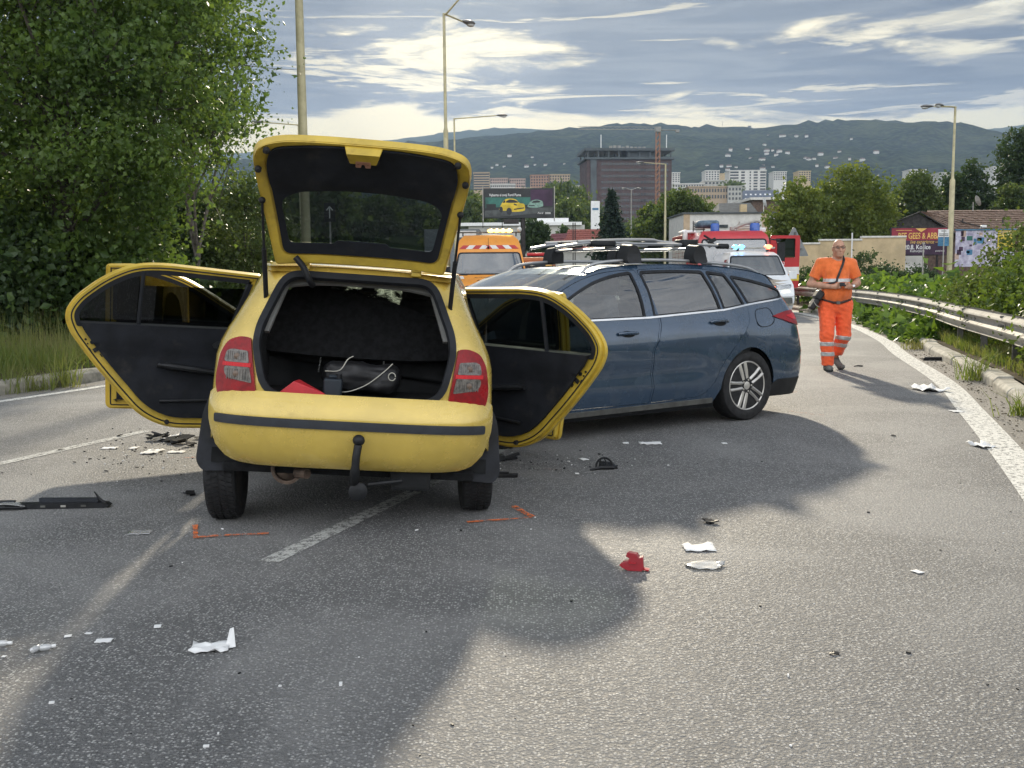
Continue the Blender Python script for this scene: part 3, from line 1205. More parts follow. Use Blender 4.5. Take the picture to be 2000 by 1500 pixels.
# unseen wooded bank, added only to mirror a dark horizon in paint and glass
b = MB()
rb_ = random.Random(9)
b.grid([[(x, y - .02 * abs(x), z + (rb_.uniform(-2.2, 2.2) if z > 1 else 0)) for x in range(-240, 241, 6)] for y, z in ((-48, 0), (-58, 3), (-66, 6.5), (-80, 7), (-120, -1))], True)
tag(b.build('hill', M['hill']), kind='structure')
# the air between here and the hills
b = MB()
b.box((0, 2150, 346), (9000, 5000, 700))
hz = b.build('haze', [], smooth=False)
hm = bpy.data.materials.new('thin_haze')
hm.use_nodes = True
t_ = hm.node_tree
t_.nodes.clear()
pv = t_.nodes.new('ShaderNodeVolumePrincipled')
pv.inputs['Color'].default_value = (.52, .70, 1.0, 1)
pv.inputs['Density'].default_value = .00014
pv.inputs['Anisotropy'].default_value = 0.0
ho = t_.nodes.new('ShaderNodeOutputMaterial')
t_.links.new(pv.outputs[0], ho.inputs['Volume'])
hz.data.materials.append(hm)
tag(hz, kind='stuff')
# ------------------------------------------------------------------ car helpers
class Shell:
    """car flank + tail as one sheet: s runs from the middle of the tail (0) round the corner and forward along the side
    (s>0 right side, s<0 left side); z is height.  Local axes: x right, y forward."""

    def __init__(s, yb, w, d=.5, n=4.5, wide=None, nose=None):
        s.yb, s.w, s.d, s.n, s.wide = yb, w, d, n, wide
        s.nose = nose
        s.cache = {}

    def corner(s, z):
        k = round(z, 3)
        if k not in s.cache:
            w, y0 = s.w(z), s.yb(z)
            pts = []
            for i in range(25):
                a = math.pi / 2 * i / 24
                pts.append((w * math.sin(a) ** (2 / s.n), y0 + s.d * (1 - math.cos(a) ** (2 / s.n))))
            A = np.array(pts)
            S_ = np.concatenate([[0], np.cumsum(np.hypot(*(A[1:] - A[:-1]).T))])
            s.cache[k] = (A, S_)
        return s.cache[k]

    def __call__(s, u, z, off=0.0):
        sg = 1 if u >= 0 else -1
        A, S_ = s.corner(z)
        a = abs(u)
        if a <= S_[-1]:
            x, y = float(np.interp(a, S_, A[:, 0])), float(np.interp(a, S_, A[:, 1]))
        else:
            x, y = A[-1, 0], A[-1, 1] + a - S_[-1]
        if s.wide:
            x += s.wide(y, z) * smooth01(a / .6)
        if off:
            e = .004
            p0, p1 = s(a - e if a > e else a, z), s(a + e, z)
            q0, q1 = s(a, z - e), s(a, z + e)
            nr = (Vector(p1) - Vector(p0)).cross(Vector(q1) - Vector(q0)).normalized()
            if nr.x < 0 or (a < .3 and nr.y > 0):
                nr = -nr
            x, y, z = x + nr.x * off, y + nr.y * off, z + nr.z * off
        return (x * sg, y, z)

    def s_at(s, y, z):
        """flank position of a point y forward"""
        A, S_ = s.corner(z)
        if y < A[-1, 1]:
            return float(np.interp(y, A[:, 1], S_))
        return S_[-1] + y - A[-1, 1]

    def side(s, poly, sg=1):
        """(y,z) outline -> (s,z) outline on the right (sg=1) or left (-1) flank"""
        q = [(sg * s.s_at(y, z), z) for y, z in poly]
        return q if sg > 0 else q[::-1]


def tyre_mesh(r, w, tread=True, n=40, rim=.69):
    b = MB()
    ri = r * rim
    hw = w / 2
    pr = [(ri, -hw * .82), (ri + .02, -hw * .97), (r * .86, -hw), (r * .955, -hw * .93), (r * .99, -hw * .78), (r, -hw * .4), (r, hw * .4), (r * .99, hw * .78), (r * .955, hw * .93), (r * .86, hw), (ri + .02, hw * .97), (ri, hw * .82)]
    b.lathe(pr, Matrix.Rotation(math.pi / 2, 4, 'Y'), n)
    if tread:
        for k in range(64):
            a = 2 * math.pi * k / 64
            for j, xx in enumerate((-.62, -.2, .22, .63)):
                aa = a + (j % 2) * .049
                Rm = Matrix.Rotation(aa, 3, 'X')
                c = Rm @ Vector((xx * hw, 0, r * (.998 if abs(xx) < .5 else .985)))
                b.box(c, (hw * .33, .019, .012), Rm @ Matrix.Rotation(.35 * (1 if j < 2 else -1), 3, 'Z'))
    return b


def simple_wheel(parent, c, r, w, sgn=1, rim='alloy', spokes=5, tread=False, wide=.062):
    """wheel turning about local x; outside faces sgn*x"""
    wl = bpy.data.objects.new('wheel', None)
    wl.location = c
    COL.objects.link(wl)
    wl.parent = parent
    tyre_mesh(r, w, tread).build('tyre', M['rubber'], wl)
    b = MB()
    ri = r * .70
    X = Matrix.Rotation(math.pi / 2 * sgn, 4, 'Y')
    b.lathe([(ri, -w * .40), (ri * .97, -w * .1), (ri * .94, w * .30), (ri, w * .42), (ri + .008, w * .40), (ri + .008, -w * .40)], X, 36, True)
    for k in range(spokes):
        a = 2 * math.pi * k / spokes + .3
        for q in (-1, 1):
            p0 = Vector((.07 * math.cos(a + q * .35), .07 * math.sin(a + q * .35), w * .34))
            p1 = Vector((ri * .96 * math.cos(a + q * .16), ri * .96 * math.sin(a + q * .16), w * .36))
            b.tube([X @ p0, X @ p0.lerp(p1, .5) + X.to_3x3() @ Vector((0, 0, .01)), X @ p1], [.030, .024, .030], 6, flat=.6)
    b.lathe([(.001, w * .43), (.03, w * .42), (.075, w * .36), (.085, w * .25), (.085, -w * .1)], X, 20)
    b.tube([X @ Vector((ri * .985 * math.cos(a), ri * .985 * math.sin(a), w * .40)) for a in [2 * math.pi * k / 32 for k in range(33)]], .009, 6, cap=False)
    for k in range(5):
        a = 2 * math.pi * k / 5 + .3 + math.pi / 5
        b.tube([X @ Vector((.055 * math.cos(a), .055 * math.sin(a), w * .30)), X @ Vector((.055 * math.cos(a), .055 * math.sin(a), w * .43))], .010, 8)
    b.build('rim', M[rim], wl)
    b = MB()
    b.lathe([(.02, -.02), (ri * .8, -.02), (ri * .8, .0), (.02, .0)], X, 30)
    b.lathe([(.02, -w * .35), (ri * .98, -w * .35), (ri * .98, -w * .3), (.02, -w * .3)], X, 30)
    b.build('brake_disc', M['alloy_dark'], wl)
    return wl


# ------------------------------------------------------------------ the yellow hatchback, boot and doors open, seen from behind
YAW = R(6.5)
yc_root = thing('hatchback_car', 'crashed yellow hatchback with its tailgate and all four doors open', 'car', (-.94, 5.90, 0), YAW)
ROLL = Matrix.Translation((0, 0, .25)) @ Matrix.Rotation(R(4.4), 4, 'Y') @ Matrix.Rotation(R(-1.2), 4, 'X') @ Matrix.Translation((0, 0, -.25 + .02))


def ypart(b, name, mats, parent=None, **kw):
    """body panels lean with the damaged suspension; wheels do not"""
    o = b.build(name, mats, parent or yc_root, **kw)
    if parent is None:
        o.matrix_local = ROLL
    return o


def yprof(xs_, ys_):
    return lambda z: interp(z, xs_, ys_)


ysh = Shell(yprof([.2, .33, .45, .58, .70, .85, 1.0, 1.2, 1.38, 1.5], [-.52, -.53, -.55, -.555, -.55, -.54, -.51, -.42, -.31, -.25]),
            yprof([.2, .7, .9, 1.0, 1.1, 1.22, 1.33, 1.38, 1.42, 1.46], [.77, .77, .758, .727, .67, .612, .565, .54, .512, .47]), .42, 4.0,
            wide=lambda y, z: .075 * smooth01((y + .1) / .7) * (1 - smooth01((y - 1.9) / 1.4) * 1.2))

# outlines in (y,z)
DOOR_R = rnd([(1.06, .30), (.60, .30), (.42, .38), (.16, .68), (.0, .90), (-.04, 1.02), (.02, 1.13), (.18, 1.27), (.36, 1.36), (.55, 1.375), (1.04, 1.345), (1.06, 1.0)], [.02, .14, .12, .2, .2, .12, .12, .14, .14, .1, .03, 0], 5)
DOOR_F = rnd([(2.28, .28), (1.12, .28), (1.10, .9), (1.09, 1.355), (1.35, 1.375), (1.66, 1.30), (2.12, 1.03), (2.28, .95)], [.05, .05, .2, .03, .12, .25, .2, .06], 5)
TRUNK = rnd([(-.465, .695), (.465, .695), (.525, .96), (.515, 1.06), (.40, 1.345), (-.40, 1.345), (-.515, 1.06), (-.525, .96)], [.12, .12, .1, .1, .09, .09, .1, .1], 6)
body_out = [(2.3, .25), (2.75, .25), (2.75, .9), (2.35, .99), (1.9, 1.12), (1.5, 1.38), (1.2, 1.42)]
sid = ysh.side([(2.55, .25), (2.55, .93), (2.35, 1.0), (2.1, 1.08), (1.56, 1.385), (1.2, 1.41), (.7, 1.425), (.2, 1.42), (-.1, 1.405)], 1)
arch = [( .345 * math.cos(a), .285 + .345 * math.sin(a)) for a in [math.pi - math.pi * k / 14 for k in range(15)]]
bot = ysh.side([(-.42, .47)] + [(-.345, .43)] + [p for p in arch if p[1] > .3 and (p[0] > 0 or p[1] > .43)] + [(.36, .26)], 1)
half = [(0, 1.395), (0, .34)] + bot + sid
outer = bot + sid + [(.30, 1.40), (-.30, 1.40)] + mirror(bot + sid) + []
b = MB()
holes = [TRUNK]
for sg in (1, -1):
    holes += [ysh.side(inset(DOOR_R, .03), sg), ysh.side(inset(DOOR_F, .03), sg)]
b.panel(outer, ysh, holes, .075, .012, up=(0, -1, 0))
body = ypart(b, 'body', M['yellow'], ang=50)
# roof, cowl and nose
b = MB()
rows = []
for i in range(19):
    y = -.33 + 1.86 * i / 18
    zt = interp(y, [-.33, -.1, .3, .9, 1.2, 1.53], [1.395, 1.415, 1.44, 1.45, 1.435, 1.385])
    wv = ysh.w(1.40) + .075 * smooth01((y + .1) / .7) - .016 * (1 - smooth01((y + .33) / .3)) + .006
    ze = interp(y, [-.33, -.1, .3, .9, 1.2, 1.53], [1.378, 1.398, 1.415, 1.42, 1.405, 1.36])
    rows.append([(wv * k / 8, y - (.03 * (k / 8) ** 2 * -1 if i == 0 else 0), zt - (zt - ze) * abs(k / 8) ** 2.2) for k in range(-8, 9)])
b.grid(rows)
b.grid([[(p[0] * .97, p[1], p[2] - .03) for p in r_] for r_ in rows], True)
roof = ypart(b, 'roof', M['yellow'], ang=60)
b = MB()
rows = []
for i in range(9):
    f = i / 8
    y = 2.12 + .95 * f
    z = interp(f, [0, .2, .45, .7, 1], [1.0, .98, 1.06, .94, .62])
    rows.append([(.76 * k / 8 * (1 - .1 * f), y - .05 * random.random(), z - .07 * (k / 8) ** 2 + random.uniform(-.03, .03) * (f > .2)) for k in range(-8, 9)])
b.grid(rows)
ypart(b, 'bonnet', M['yellow'], ang=25)
b = MB()
b.box((0, 2.95, .50), (1.3, .22, .44), Matrix.Rotation(.2, 3, 'Z'))
ypart(b, 'front_bumper', M['yellow'], bevel=.06)
# roof sill under the tailgate and the two hinges
b = MB()
for i, x in enumerate((-.30, .30)):
    b.box((x, -.30, 1.395), (.055, .10, .05)).box((x, -.355, 1.43), (.055, .02, .07))
ypart(b, 'tailgate_hinge', M['yellow_in'], smooth=False, bevel=.008)
# boot rubber seal
b = MB()
b.panel(inset(TRUNK, -.012), lambda u, z: ysh(u, z, .016), [inset(TRUNK, .022)], .06, .03, up=(0, -1, 0))
ypart(b, 'boot_seal', M['seal'])

# tail lamps
LAMP = rnd([(.475, .695), (.70, .715), (.722, .80), (.70, .93), (.655, 1.005), (.575, 1.03), (.525, 1.025)], [.02, .05, .06, .1, .07, .05, .015], 5)
LAMP = [(u * 1.03 + .006, z - .035) for u, z in LAMP]
for sg in (1, -1):
    fl = (lambda p: p) if sg > 0 else mirror
    b = MB()
    b.panel(fl(LAMP), lambda u, z: ysh(u, z, .016), (), .05, .03, up=(0, -1, 0))
    lp = ypart(b, 'tail_light', M['tail_red'])
    lo = rnd([(.525, .757), (.672, .778), (.690, .838), (.542, .838)], [.01, .03, .03, .01], 4)
    hi = rnd([(.545, .858), (.688, .858), (.676, .912), (.645, .925), (.555, .92)], [.01, .02, .03, .03, .01], 4)
    for q in (lo, hi):
        b = MB()
        b.panel(fl(q), lambda u, z: ysh(u, z, .020), (), .04, .008, up=(0, -1, 0))
        xs_ = [p[0] for p in q]
        for k in range(9):
            u = lerp(min(xs_) + .02, max(xs_) - .02, k / 8) * sg
            z0_, z1_ = min(p[1] for p in q) + .012, max(p[1] for p in q) - .012
            b.tube([ysh(u, z0_, .021), ysh(u, z1_, .021)], .003, 5)
        b.build('clear_lens', M['tail_clear'], lp)
    b = MB()
    b.panel(fl(rect(.534, .839, .695, .857)), lambda u, z: ysh(u, z, .021), (), .04, .008, up=(0, -1, 0))
    b.build('red_lens_bar', M['tail_red_bright'], lp)
    b = MB()
    for z in (.80, .888):
        p = Vector(ysh(.610 * sg, z, .0185))
        b.ell(p, (.018, .008, .018), 12, 8)
    b.build('bulb', mat('lamp_bulb', (.16, .11, .08), .3), lp)

# bumper: its own wrap-round skin
bsh = Shell(yprof([.30, .345, .40, .50, .58, .66, .70, .73], [-.50, -.575, -.612, -.632, -.637, -.625, -.605, -.56]),
            yprof([.30, .345, .42, .55, .66, .70, .74], [.68, .72, .76, .785, .785, .777, .765]), .46, 3.6,
            wide=lambda y, z: .03 * smooth01((y + .3) / .3))
b = MB()
bo = bsh.side([(-.10, .70), (-.22, .71), (-.45, .715)], 1)
bb_ = bsh.side([(-.36, .36), (-.34, .52), (-.28, .60)], 1)
out_ = [(-.46, .325), (.46, .325)] + [(.56, .33), (.66, .345)] + [(.74, .39), (.80, .47)] + bb_[1:] + bo[:1] + bo[1:2] + [(.72, .718), (.5, .722), (-.5, .722), (-.72, .718)]
rgt = [(.0, .325), (.50, .325), (.60, .332), (.69, .36), (.76, .42), (.81, .50), (.84, .60), (.845, .69), (.78, .715), (.55, .722), (.0, .722)]
out_ = rgt[1:-1] + mirror(rgt[1:-1])
b.panel(out_, bsh, (), .06, .02, up=(0, -1, 0))
bump = ypart(b, 'rear_bumper', M['yellow'], ang=60)
b = MB()
b.panel(rnd([(-.735, .548), (.735, .548), (.735, .592), (-.735, .592)], .012, 3), lambda u, z: bsh(u, z, .012), (), .05, .016, up=(0, -1, 0))
b.build('bumper_strip', M['bumper_strip'], bump)
# tow-bar neck with capped ball in front of the bumper
b = MB()
b.tube(cr([(.03, -.50, .245), (.032, -.60, .265), (.035, -.672, .33), (.038, -.69, .42), (.045, -.68, .48)], 5, False), [.026] * 12 + [.021] * 9, 12)
b.ell((.046, -.682, .505), (.032, .032, .030))
b.build('tow_hook', M['trim_black'], yc_root).matrix_local = ROLL
b = MB()
b.lathe([(.012, 0), (.05, .004), (.05, .05), (.03, .06), (.012, .06)], Matrix.Translation((.055, -.58, .225)) @ Matrix.Rotation(math.pi / 2, 4, 'X'), 18)
b.tube([(.1, -.55, .25), (.28, -.50, .27)], .012, 8)
ypart(b, 'tow_socket', M['trim_black'])
b = MB()
b.tube([(-.42, .3, .30), (-.38, -.1, .30), (-.335, -.38, .295)], .075, 18)
b.lathe([(.075, 0), (.085, .02), (.085, .05), (.066, .05), (.066, .0)], Matrix.Translation((-.335, -.38, .295)) @ Matrix.Rotation(math.pi / 2, 4, 'X'), 24)
b.tube([(-.28, -.45, .28), (-.22, -.5, .285)], .028, 10)
ypart(b, 'exhaust', M['exhaust'])
b = MB()
b.box((0, -.30, .36), (1.0, .30, .08)).box((0, .0, .30), (1.25, .10, .10)).box((.33, -.35, .27), (.22, .25, .12))
b.tube([(-.6, .1, .22), (.6, .1, .22)], .035, 10)
ypart(b, 'underbody', M['interior'], smooth=False, bevel=.02)

# wheels on the road; black mud flaps
for sx, y, nm in ((-.715, 0, 1), (.715, 0, 1), (-.71, 2.46, 0), (.71, 2.46, 0)):
    simple_wheel(yc_root, (sx, y, .288), .288, .178, 1 if sx > 0 else -1, 'alloy', 5, y == 0)
for sg in (1, -1):
    b = MB()
    fp = rnd([(.60, .255), (.80, .245), (.835, .30), (.805, .56), (.775, .66), (.70, .66), (.63, .40)], .03, 3)
    q = fp if sg > 0 else mirror(fp)
    b.panel(q, lambda u, z: (u, -.325 - .05 * (z - .4), z), (), .08, .014, up=(0, -1, 0))
    ypart(b, 'mud_flap', M['mudflap'])
    b = MB()
    b.grid([[(sg * xx, .335 * math.cos(a), .30 + .335 * math.sin(a)) for a in [math.pi * k / 18 for k in range(19)]] for xx in (.52, .75)])
    b.panel([(.335 * math.cos(a), .30 + .335 * math.sin(a)) for a in [math.pi * k / 18 for k in range(19)]], lambda u, v: (sg * .52, u, v))
    ypart(b, 'wheel_arch', M['interior'])

# inside: floor, seat backs, head rests, pillars, head lining
b = MB()
b.box((0, .9, .29), (1.36, 2.6, .05)).box((0, -.15, .665), (1.05, .72, .04)).box((0, -.42, .52), (1.0, .04, .34))
b.box((-.555, -.12, .84), (.06, .66, .34)).box((.555, -.12, .84), (.06, .66, .34))
ypart(b, 'boot_floor', M['carpet'], smooth=False, bevel=.01)
b = MB()
tilt = Matrix.Rotation(R(-18), 3, 'X')
b.box((0, .34, .84), (1.14, .16, .62), tilt)
b.box((0, .62, .58), (1.14, .5, .16))
b.box((0, .235, 1.0), (1.16, .03, .40), Matrix.Rotation(R(-12), 3, 'X') @ Matrix.Rotation(R(6), 3, 'Y'))
seat = ypart(b, 'rear_seat', M['interior'], smooth=True, bevel=.04)
b = MB()
b.panel(cr([(-.47, 1.12), (-.52, 1.0), (-.5, .9), (.5, .9), (.52, 1.06), (.44, 1.13), (.2, 1.215), (-.1, 1.262), (-.38, 1.285)], 4), lambda u, z: (u, .02 + .35 * (z - .9), z), (), .1, .03, up=(0, -1, 0))
ypart(b, 'parcel_shelf', M['carpet'])
for x in (-.38, .0, .36):
    b = MB()
    b.box((x, .52 if x else .52, 1.17 if x else 1.1), (.27, .10, .17))
    ypart(b, 'head_rest', M['interior'], bevel=.04)
for x in (-.38, .38):
    b = MB()
    b.box((x, 1.35, .86), (.46, .14, .62), tilt).box((x, 1.62, .55), (.46, .5, .16)).box((x, 1.24, 1.26), (.27, .10, .20))
    ypart(b, 'front_seat', M['interior'], bevel=.04)
for x in (-.20, .17):
    b = MB()
    b.box((x, .145, 1.05), (.05, .05, .05)).tube([(x - .02, .14, 1.075), (x - .02, .10, 1.075)], .022, 10).tube([(x - .03, .12, .78), (x - .01, .12, .96)], .006, 6)
    ypart(b, 'seat_latch', M['steel'], smooth=False, bevel=.006)
for sg in (1, -1):
    b = MB()
    pil = [(.475, 1.03), (.498, 1.03), (.408, 1.325), (.385, 1.31)]
    b.panel(pil if sg > 0 else mirror(pil), lambda u, z: (u * .985, ysh.yb(z) + .10, z), (), .06, .03, up=(0, -1, 0))
    ypart(b, 'pillar_trim', M['pillar_grey'])
b = MB()
b.panel(rnd([(-.41, 1.305), (.41, 1.305), (.37, 1.335), (-.37, 1.335)], .01, 2), lambda u, z: (u, ysh.yb(z) + .09, z - .03 * abs(u / .4) ** 3), (), .06, .02, up=(0, -1, 0))
ypart(b, 'header_trim', M['pillar_grey'])
b = MB()
b.grid([[(.47 * k / 4, -.22 + 1.6 * i / 6, 1.375 - .03 * (k / 4) ** 2 + .02 * math.sin(i / 6 * 3)) for k in range(-4, 5)] for i in range(7)], True)
ypart(b, 'head_lining', M['headliner'])
b = MB()
b.panel(rnd([(-.62, 0), (.62, 0), (.50, 1), (-.50, 1)], .05, 3), lambda u, v: (u, 2.05 - .55 * v - .12 * (u / .6) ** 2 + random.uniform(-.008, .008), 1.03 + .34 * v + random.uniform(-.01, .01)), (), .09, .006, up=(0, 0, 1))
ypart(b, 'windscreen', M['crazed'], smooth=False)
b = MB()
b.box((0, 2.0, .90), (1.3, .35, .22)).box((0, 2.28, .62), (1.52, .06, .74)).box((0, 2.2, .62), (1.0, .3, .6))  # bulkhead added behind it to block sunlight coming through the nose
b.lathe([(.17, -.015), (.185, 0), (.17, .015), (.155, 0)], Matrix.Translation((-.36, 1.72, .93)) @ Matrix.Rotation(R(65), 4, 'X'), 24, True)
ypart(b, 'dashboard', M['interior'], bevel=.05)


# tailgate
gate = bpy.data.objects.new('tailgate', None)
COL.objects.link(gate)
gate.parent = yc_root
GATE_ANG = R(51)
GATE_M = ROLL @ Matrix.Translation((0, -.325, 1.425)) @ Matrix.Rotation(-GATE_ANG, 4, 'X')
gate.matrix_local = GATE_M
# local: x right, y towards the rear along the gate is -y; sheet z = outside


def gfn(u, v, o=0.0):
    """v: metres from the hinge to the lip; o: offset to the outside"""
    bow = .10 * (v / .8) * (1 - v / .8) * 1.6 - .10 * smooth01((v - .55) / .3) * .6
    return (u, -v, bow - .05 * (abs(u) / .52) ** 3 + o)


G_OUT = rnd([(-.455, .0), (.455, .0), (.49, .2), (.535, .50), (.545, .64), (.515, .765), (.40, .80), (-.40, .80), (-.515, .765), (-.545, .64), (-.535, .50), (-.49, .2)], [.02, .02, .1, .1, .06, .10, .2, .2, .10, .06, .1, .1], 6)
G_TRIM = rnd([(-.405, .075), (.405, .075), (.475, .62), (.445, .735), (.20, .757), (-.20, .757), (-.445, .735), (-.475, .62)], [.05, .05, .08, .1, .1, .1, .1, .08], 6)
G_WIN = rnd([(-.375, .135), (-.15, .135), (-.13, .155), (.13, .155), (.15, .135), (.375, .135), (.415, .40), (.33, .445), (.0, .47), (-.33, .445), (-.415, .40)], [.03, .01, .01, .01, .01, .03, .05, .1, .2, .1, .05], 4)
b = MB()
b.panel(G_OUT, lambda u, v: gfn(u, v), [inset(G_WIN, -.035)], .06, .035, up=(0, -.3, 1))
b.build('gate_shell', M['yellow_in'], gate, ang=50)
b = MB()
b.panel(inset(G_OUT, .018), lambda u, v: gfn(u, v, -.044), [inset(G_TRIM, -.012)], .06, .018, up=(0, .3, -1))
b.build('gate_frame', M['yellow_in'], gate, ang=50, bevel=.004)
b = MB()
b.panel(G_TRIM, lambda u, v: gfn(u, v, -.052 - .022 * smooth01((v - .46) / .06) * (1 - smooth01((v - .62) / .08))), [G_WIN], .05, .012, up=(0, .3, -1))
b.build('gate_trim', M['trim'], gate, ang=50)
b = MB()
b.panel(inset(G_WIN, -.012), lambda u, v: gfn(u, v, -.02), (), .08, 0, up=(0, .3, -1))
b.build('rear_window', M['glass_hatch'], gate)
b = MB()
b.prism(rnd([(-.075, .70), (.075, .70), (.095, .775), (-.095, .775)], .010, 3), lambda u, v: gfn(u * .86, v * .98 + .005, -.105), lambda u, v: gfn(u, v, -.04))
b.build('latch_housing', M['yellow_in'], gate, bevel=.006, smooth=False, fix=True)
b = MB()
b.panel(rnd([(-.037, .665), (-.011, .665), (-.007, .69), (.007, .69), (.011, .665), (.037, .665), (.037, .712), (-.037, .712)], .006, 2), lambda u, v: gfn(u, v, -.106), [circ(-.024, .69, .005, 8), circ(.024, .69, .005, 8)], .05, .016, up=(0, .3, -1))
b.build('lock', M['copper'], gate, smooth=False)
b = MB()
for u in (-.062, .062):
    b.lathe([(.016, 0), (.016, .012), (.006, .014)], Matrix.Translation(gfn(u, .70, -.085)) @ Matrix.Rotation(math.pi, 4, 'X'), 14)
b.build('lock_bolt', M['trim_black'], gate)
for u, v in ((-.462, .735), (.462, .735), (-.512, .60), (.512, .60)):
    b = MB()
    b.lathe([(.017, 0), (.017, .014), (.009, .02)], Matrix.Translation(gfn(u, v, -.055)) @ Matrix.Rotation(math.pi, 4, 'X'), 14)
    b.build('rubber_stop', M['rubber'], gate)
b = MB()
b.tube(cr([gfn(-.345, .06, -.06), gfn(-.30, .02, -.09), (-.27, .03, -.13), (-.25, .08, -.12)], 5, False), .017, 10)
b.build('cable_boot', M['trim_black'], gate)
for sg in (1, -1):           # gas struts from the gate to the body sides
    p1 = GATE_M @ Vector(gfn(sg * .505, .40, -.05))
    p0 = ROLL @ Vector((sg * .495, -.345, 1.20))
    b = MB()
    m_ = p0.lerp(p1, .52)
    b.tube([p0, m_], .013, 10)
    b.tube([m_, p1], .007, 8)
    b.ell(p1, (.018, .018, .018))
    b.ell(p0, (.018, .018, .018))
    b.build('gas_strut', M['trim_black'], yc_root)


# doors: u from the hinge edge, z height
def car_door(outline, win_line, sg, hinge_yz, ang, front=False, glass_drop=0.0):
    """outline in (y,z) of the closed door; sg side; opened by ang"""
    hy = hinge_yz
    q = [(hy - y, z) for y, z in outline]            # u grows backwards from the hinge
    if area2(q) < 0:
        q = q[::-1]
    if not front:
        q = [(u - .12 * smooth01((z - .98) / .28) * (u < .12), z) for u, z in q]  # upper hinge edge widened to block a sun streak past the body
    d = bpy.data.objects.new('front_door' if front else 'rear_door', None)
    COL.objects.link(d)
    d.parent = yc_root
    hx = .77 if sg > 0 else -.815
    # local frame: x = u (backwards when closed), y = outwards, z = up
    base = Matrix(((0, sg, 0, 0), (-1, 0, 0, 0), (0, 0, 1, 0), (0, 0, 0, 1)))
    d.matrix_local = ROLL @ Matrix.Translation((hx, hy, 0)) @ Matrix.Rotation(sg * ang, 4, 'Z') @ base

    def fn(u, z, o=0.0):
        return (u, -.30 * max(0, z - .9) ** 1.35 - .05 * max(0, .55 - z) + o, z)
    up = (0, 1, 0)
    wz = win_line
    win_poly = [p for p in inset(q, .062)]
    # window = the part of the inset outline above the belt
    def clip(poly, f, keep_above):
        out = []
        m = len(poly)
        for i in range(m):
            a, c = poly[i], poly[(i + 1) % m]
            da, dc = a[1] - f(a[0]), c[1] - f(c[0])
            if not keep_above:
                da, dc = -da, -dc
            if da >= 0:
                out.append(a)
            if (da >= 0) != (dc >= 0):
                t = da / (da - dc)
                out.append((lerp(a[0], c[0], t), lerp(a[1], c[1], t)))
        return out
    belt = lambda u: wz
    w = clip(win_poly, belt, True)
    w = rnd(w, .012, 2) if len(w) < 60 else w
    b = MB()
    b.panel(q, lambda u, z: fn(u, z, 0), [inset(w, -.004)], .09, .028, up=up)
    b.build('door_skin', M['yellow_in'], d, ang=50)
    b = MB()                       # inner pressing, stepped in
    b.panel(inset(q, .016), lambda u, z: fn(u, z, -.062), [inset(w, -.004)], .09, .034, up=(0, -1, 0))
    b.build('door_frame', M['yellow_in'], d, ang=40, bevel=.006)
    b = MB()
    sl_ = inset(q, .034)
    b.tube([fn(u, z, -.064) for u, z in sl_ + sl_[:1]], .0045, 5, cap=False)
    b.build('door_seal', M['seal'], d)
    # black surround of the window
    b = MB()
    b.panel(inset(w, -.012), lambda u, z: fn(u, z, -.068), [inset(w, .016)], .09, .05, up=(0, -1, 0))
    b.build('window_seal', M['seal'], d)
    tr = clip(inset(q, .075), lambda u: wz + .012, False)
    trm = MB()

    def tfn(u, z):
        s_ = smooth01((z - (wz - .13)) / .02)
        lo = smooth01((.56 - z) / .05)
        return fn(u, z, -.088 - .020 * s_ - .012 * lo + .012 * smooth01((.40 - z) / .03))
    trm.panel(rnd(tr, .02, 2), tfn, (), .055, .03, up=(0, -1, 0))
    t_ob = trm.build('door_card', M['trim'], d, ang=35)
    ul = max(p[0] for p in tr)
    k = .82 if not front else 1.0
    b = MB()
    pts = cr([(.18, .70), (.30, .715), (.48, .735), (.60 * k + .05, .74)], 4, False)
    b.tube([fn(u, z - .02, -.125) for u, z in pts], [.026] * 4 + [.03] * 5 + [.022] * 4, 10, flat=.8)
    b.build('arm_rest', M['trim_black'], d)
    b = MB()
    b.panel(rnd([(.09, .835), (.19, .835), (.205, .865), (.17, .885), (.09, .885)], .015, 3), lambda u, z: fn(u, z, -.112), (), .05, .012, up=(0, -1, 0))
    b.tube([fn(.11, .858, -.125), fn(.17, .862, -.13)], .010, 8)
    b.build('inner_handle', M['trim_black'], d)
    b = MB()
    b.tube([fn(.15, .655, -.10), fn(.15, .655, -.15)], .018, 12)
    b.tube([fn(.15, .655, -.15), fn(.165, .53, -.155)], [.014, .012], 8)
    b.tube([fn(.165, .53, -.155), fn(.165, .53, -.185)], .016, 10)
    b.build('window_crank', M['trim_black'], d)
    b = MB()
    b.tube([fn(.06, .50, -.112), fn(.30, .495, -.116), fn(.52, .485, -.112)], .010, 8)
    b.build('pocket_lip', M['trim_black'], d)
    # glass with its quarter bar
    top = [(u, z - glass_drop - (0.0 if not glass_drop else .04 * (u - .5))) for u, z in w]
    if glass_drop:
        gp = clip(w, lambda u: 1.36 - glass_drop - .03 * (u - .3), False)
    else:
        gp = w
    if not front:
        ub = .66
        b = MB()
        b.tube([fn(ub, wz - .01, -.06), fn(ub - .015, max(z for u, z in w if abs(u - ub) < .12) + .004, -.06)], .014, 6)
        b.build('quarter_bar', M['seal'], d)
        b = MB()
        qp = [p for p in w]
        quarter = clip([(z, u) for u, z in w], lambda _z: ub, True)
        quarter = [(u, z) for z, u in quarter]
        b.panel(quarter if area2(quarter) > 0 else quarter[::-1], lambda u, z: fn(u, z, -.034), (), .12, 0, up=(0, -1, 0))
        b.build('quarter_glass', M['glass_dark' if glass_drop else 'glass_door'], d)
        main = clip([(z, u) for u, z in gp], lambda _z: ub, False)
        gp = [(u, z) for z, u in main]
    b = MB()
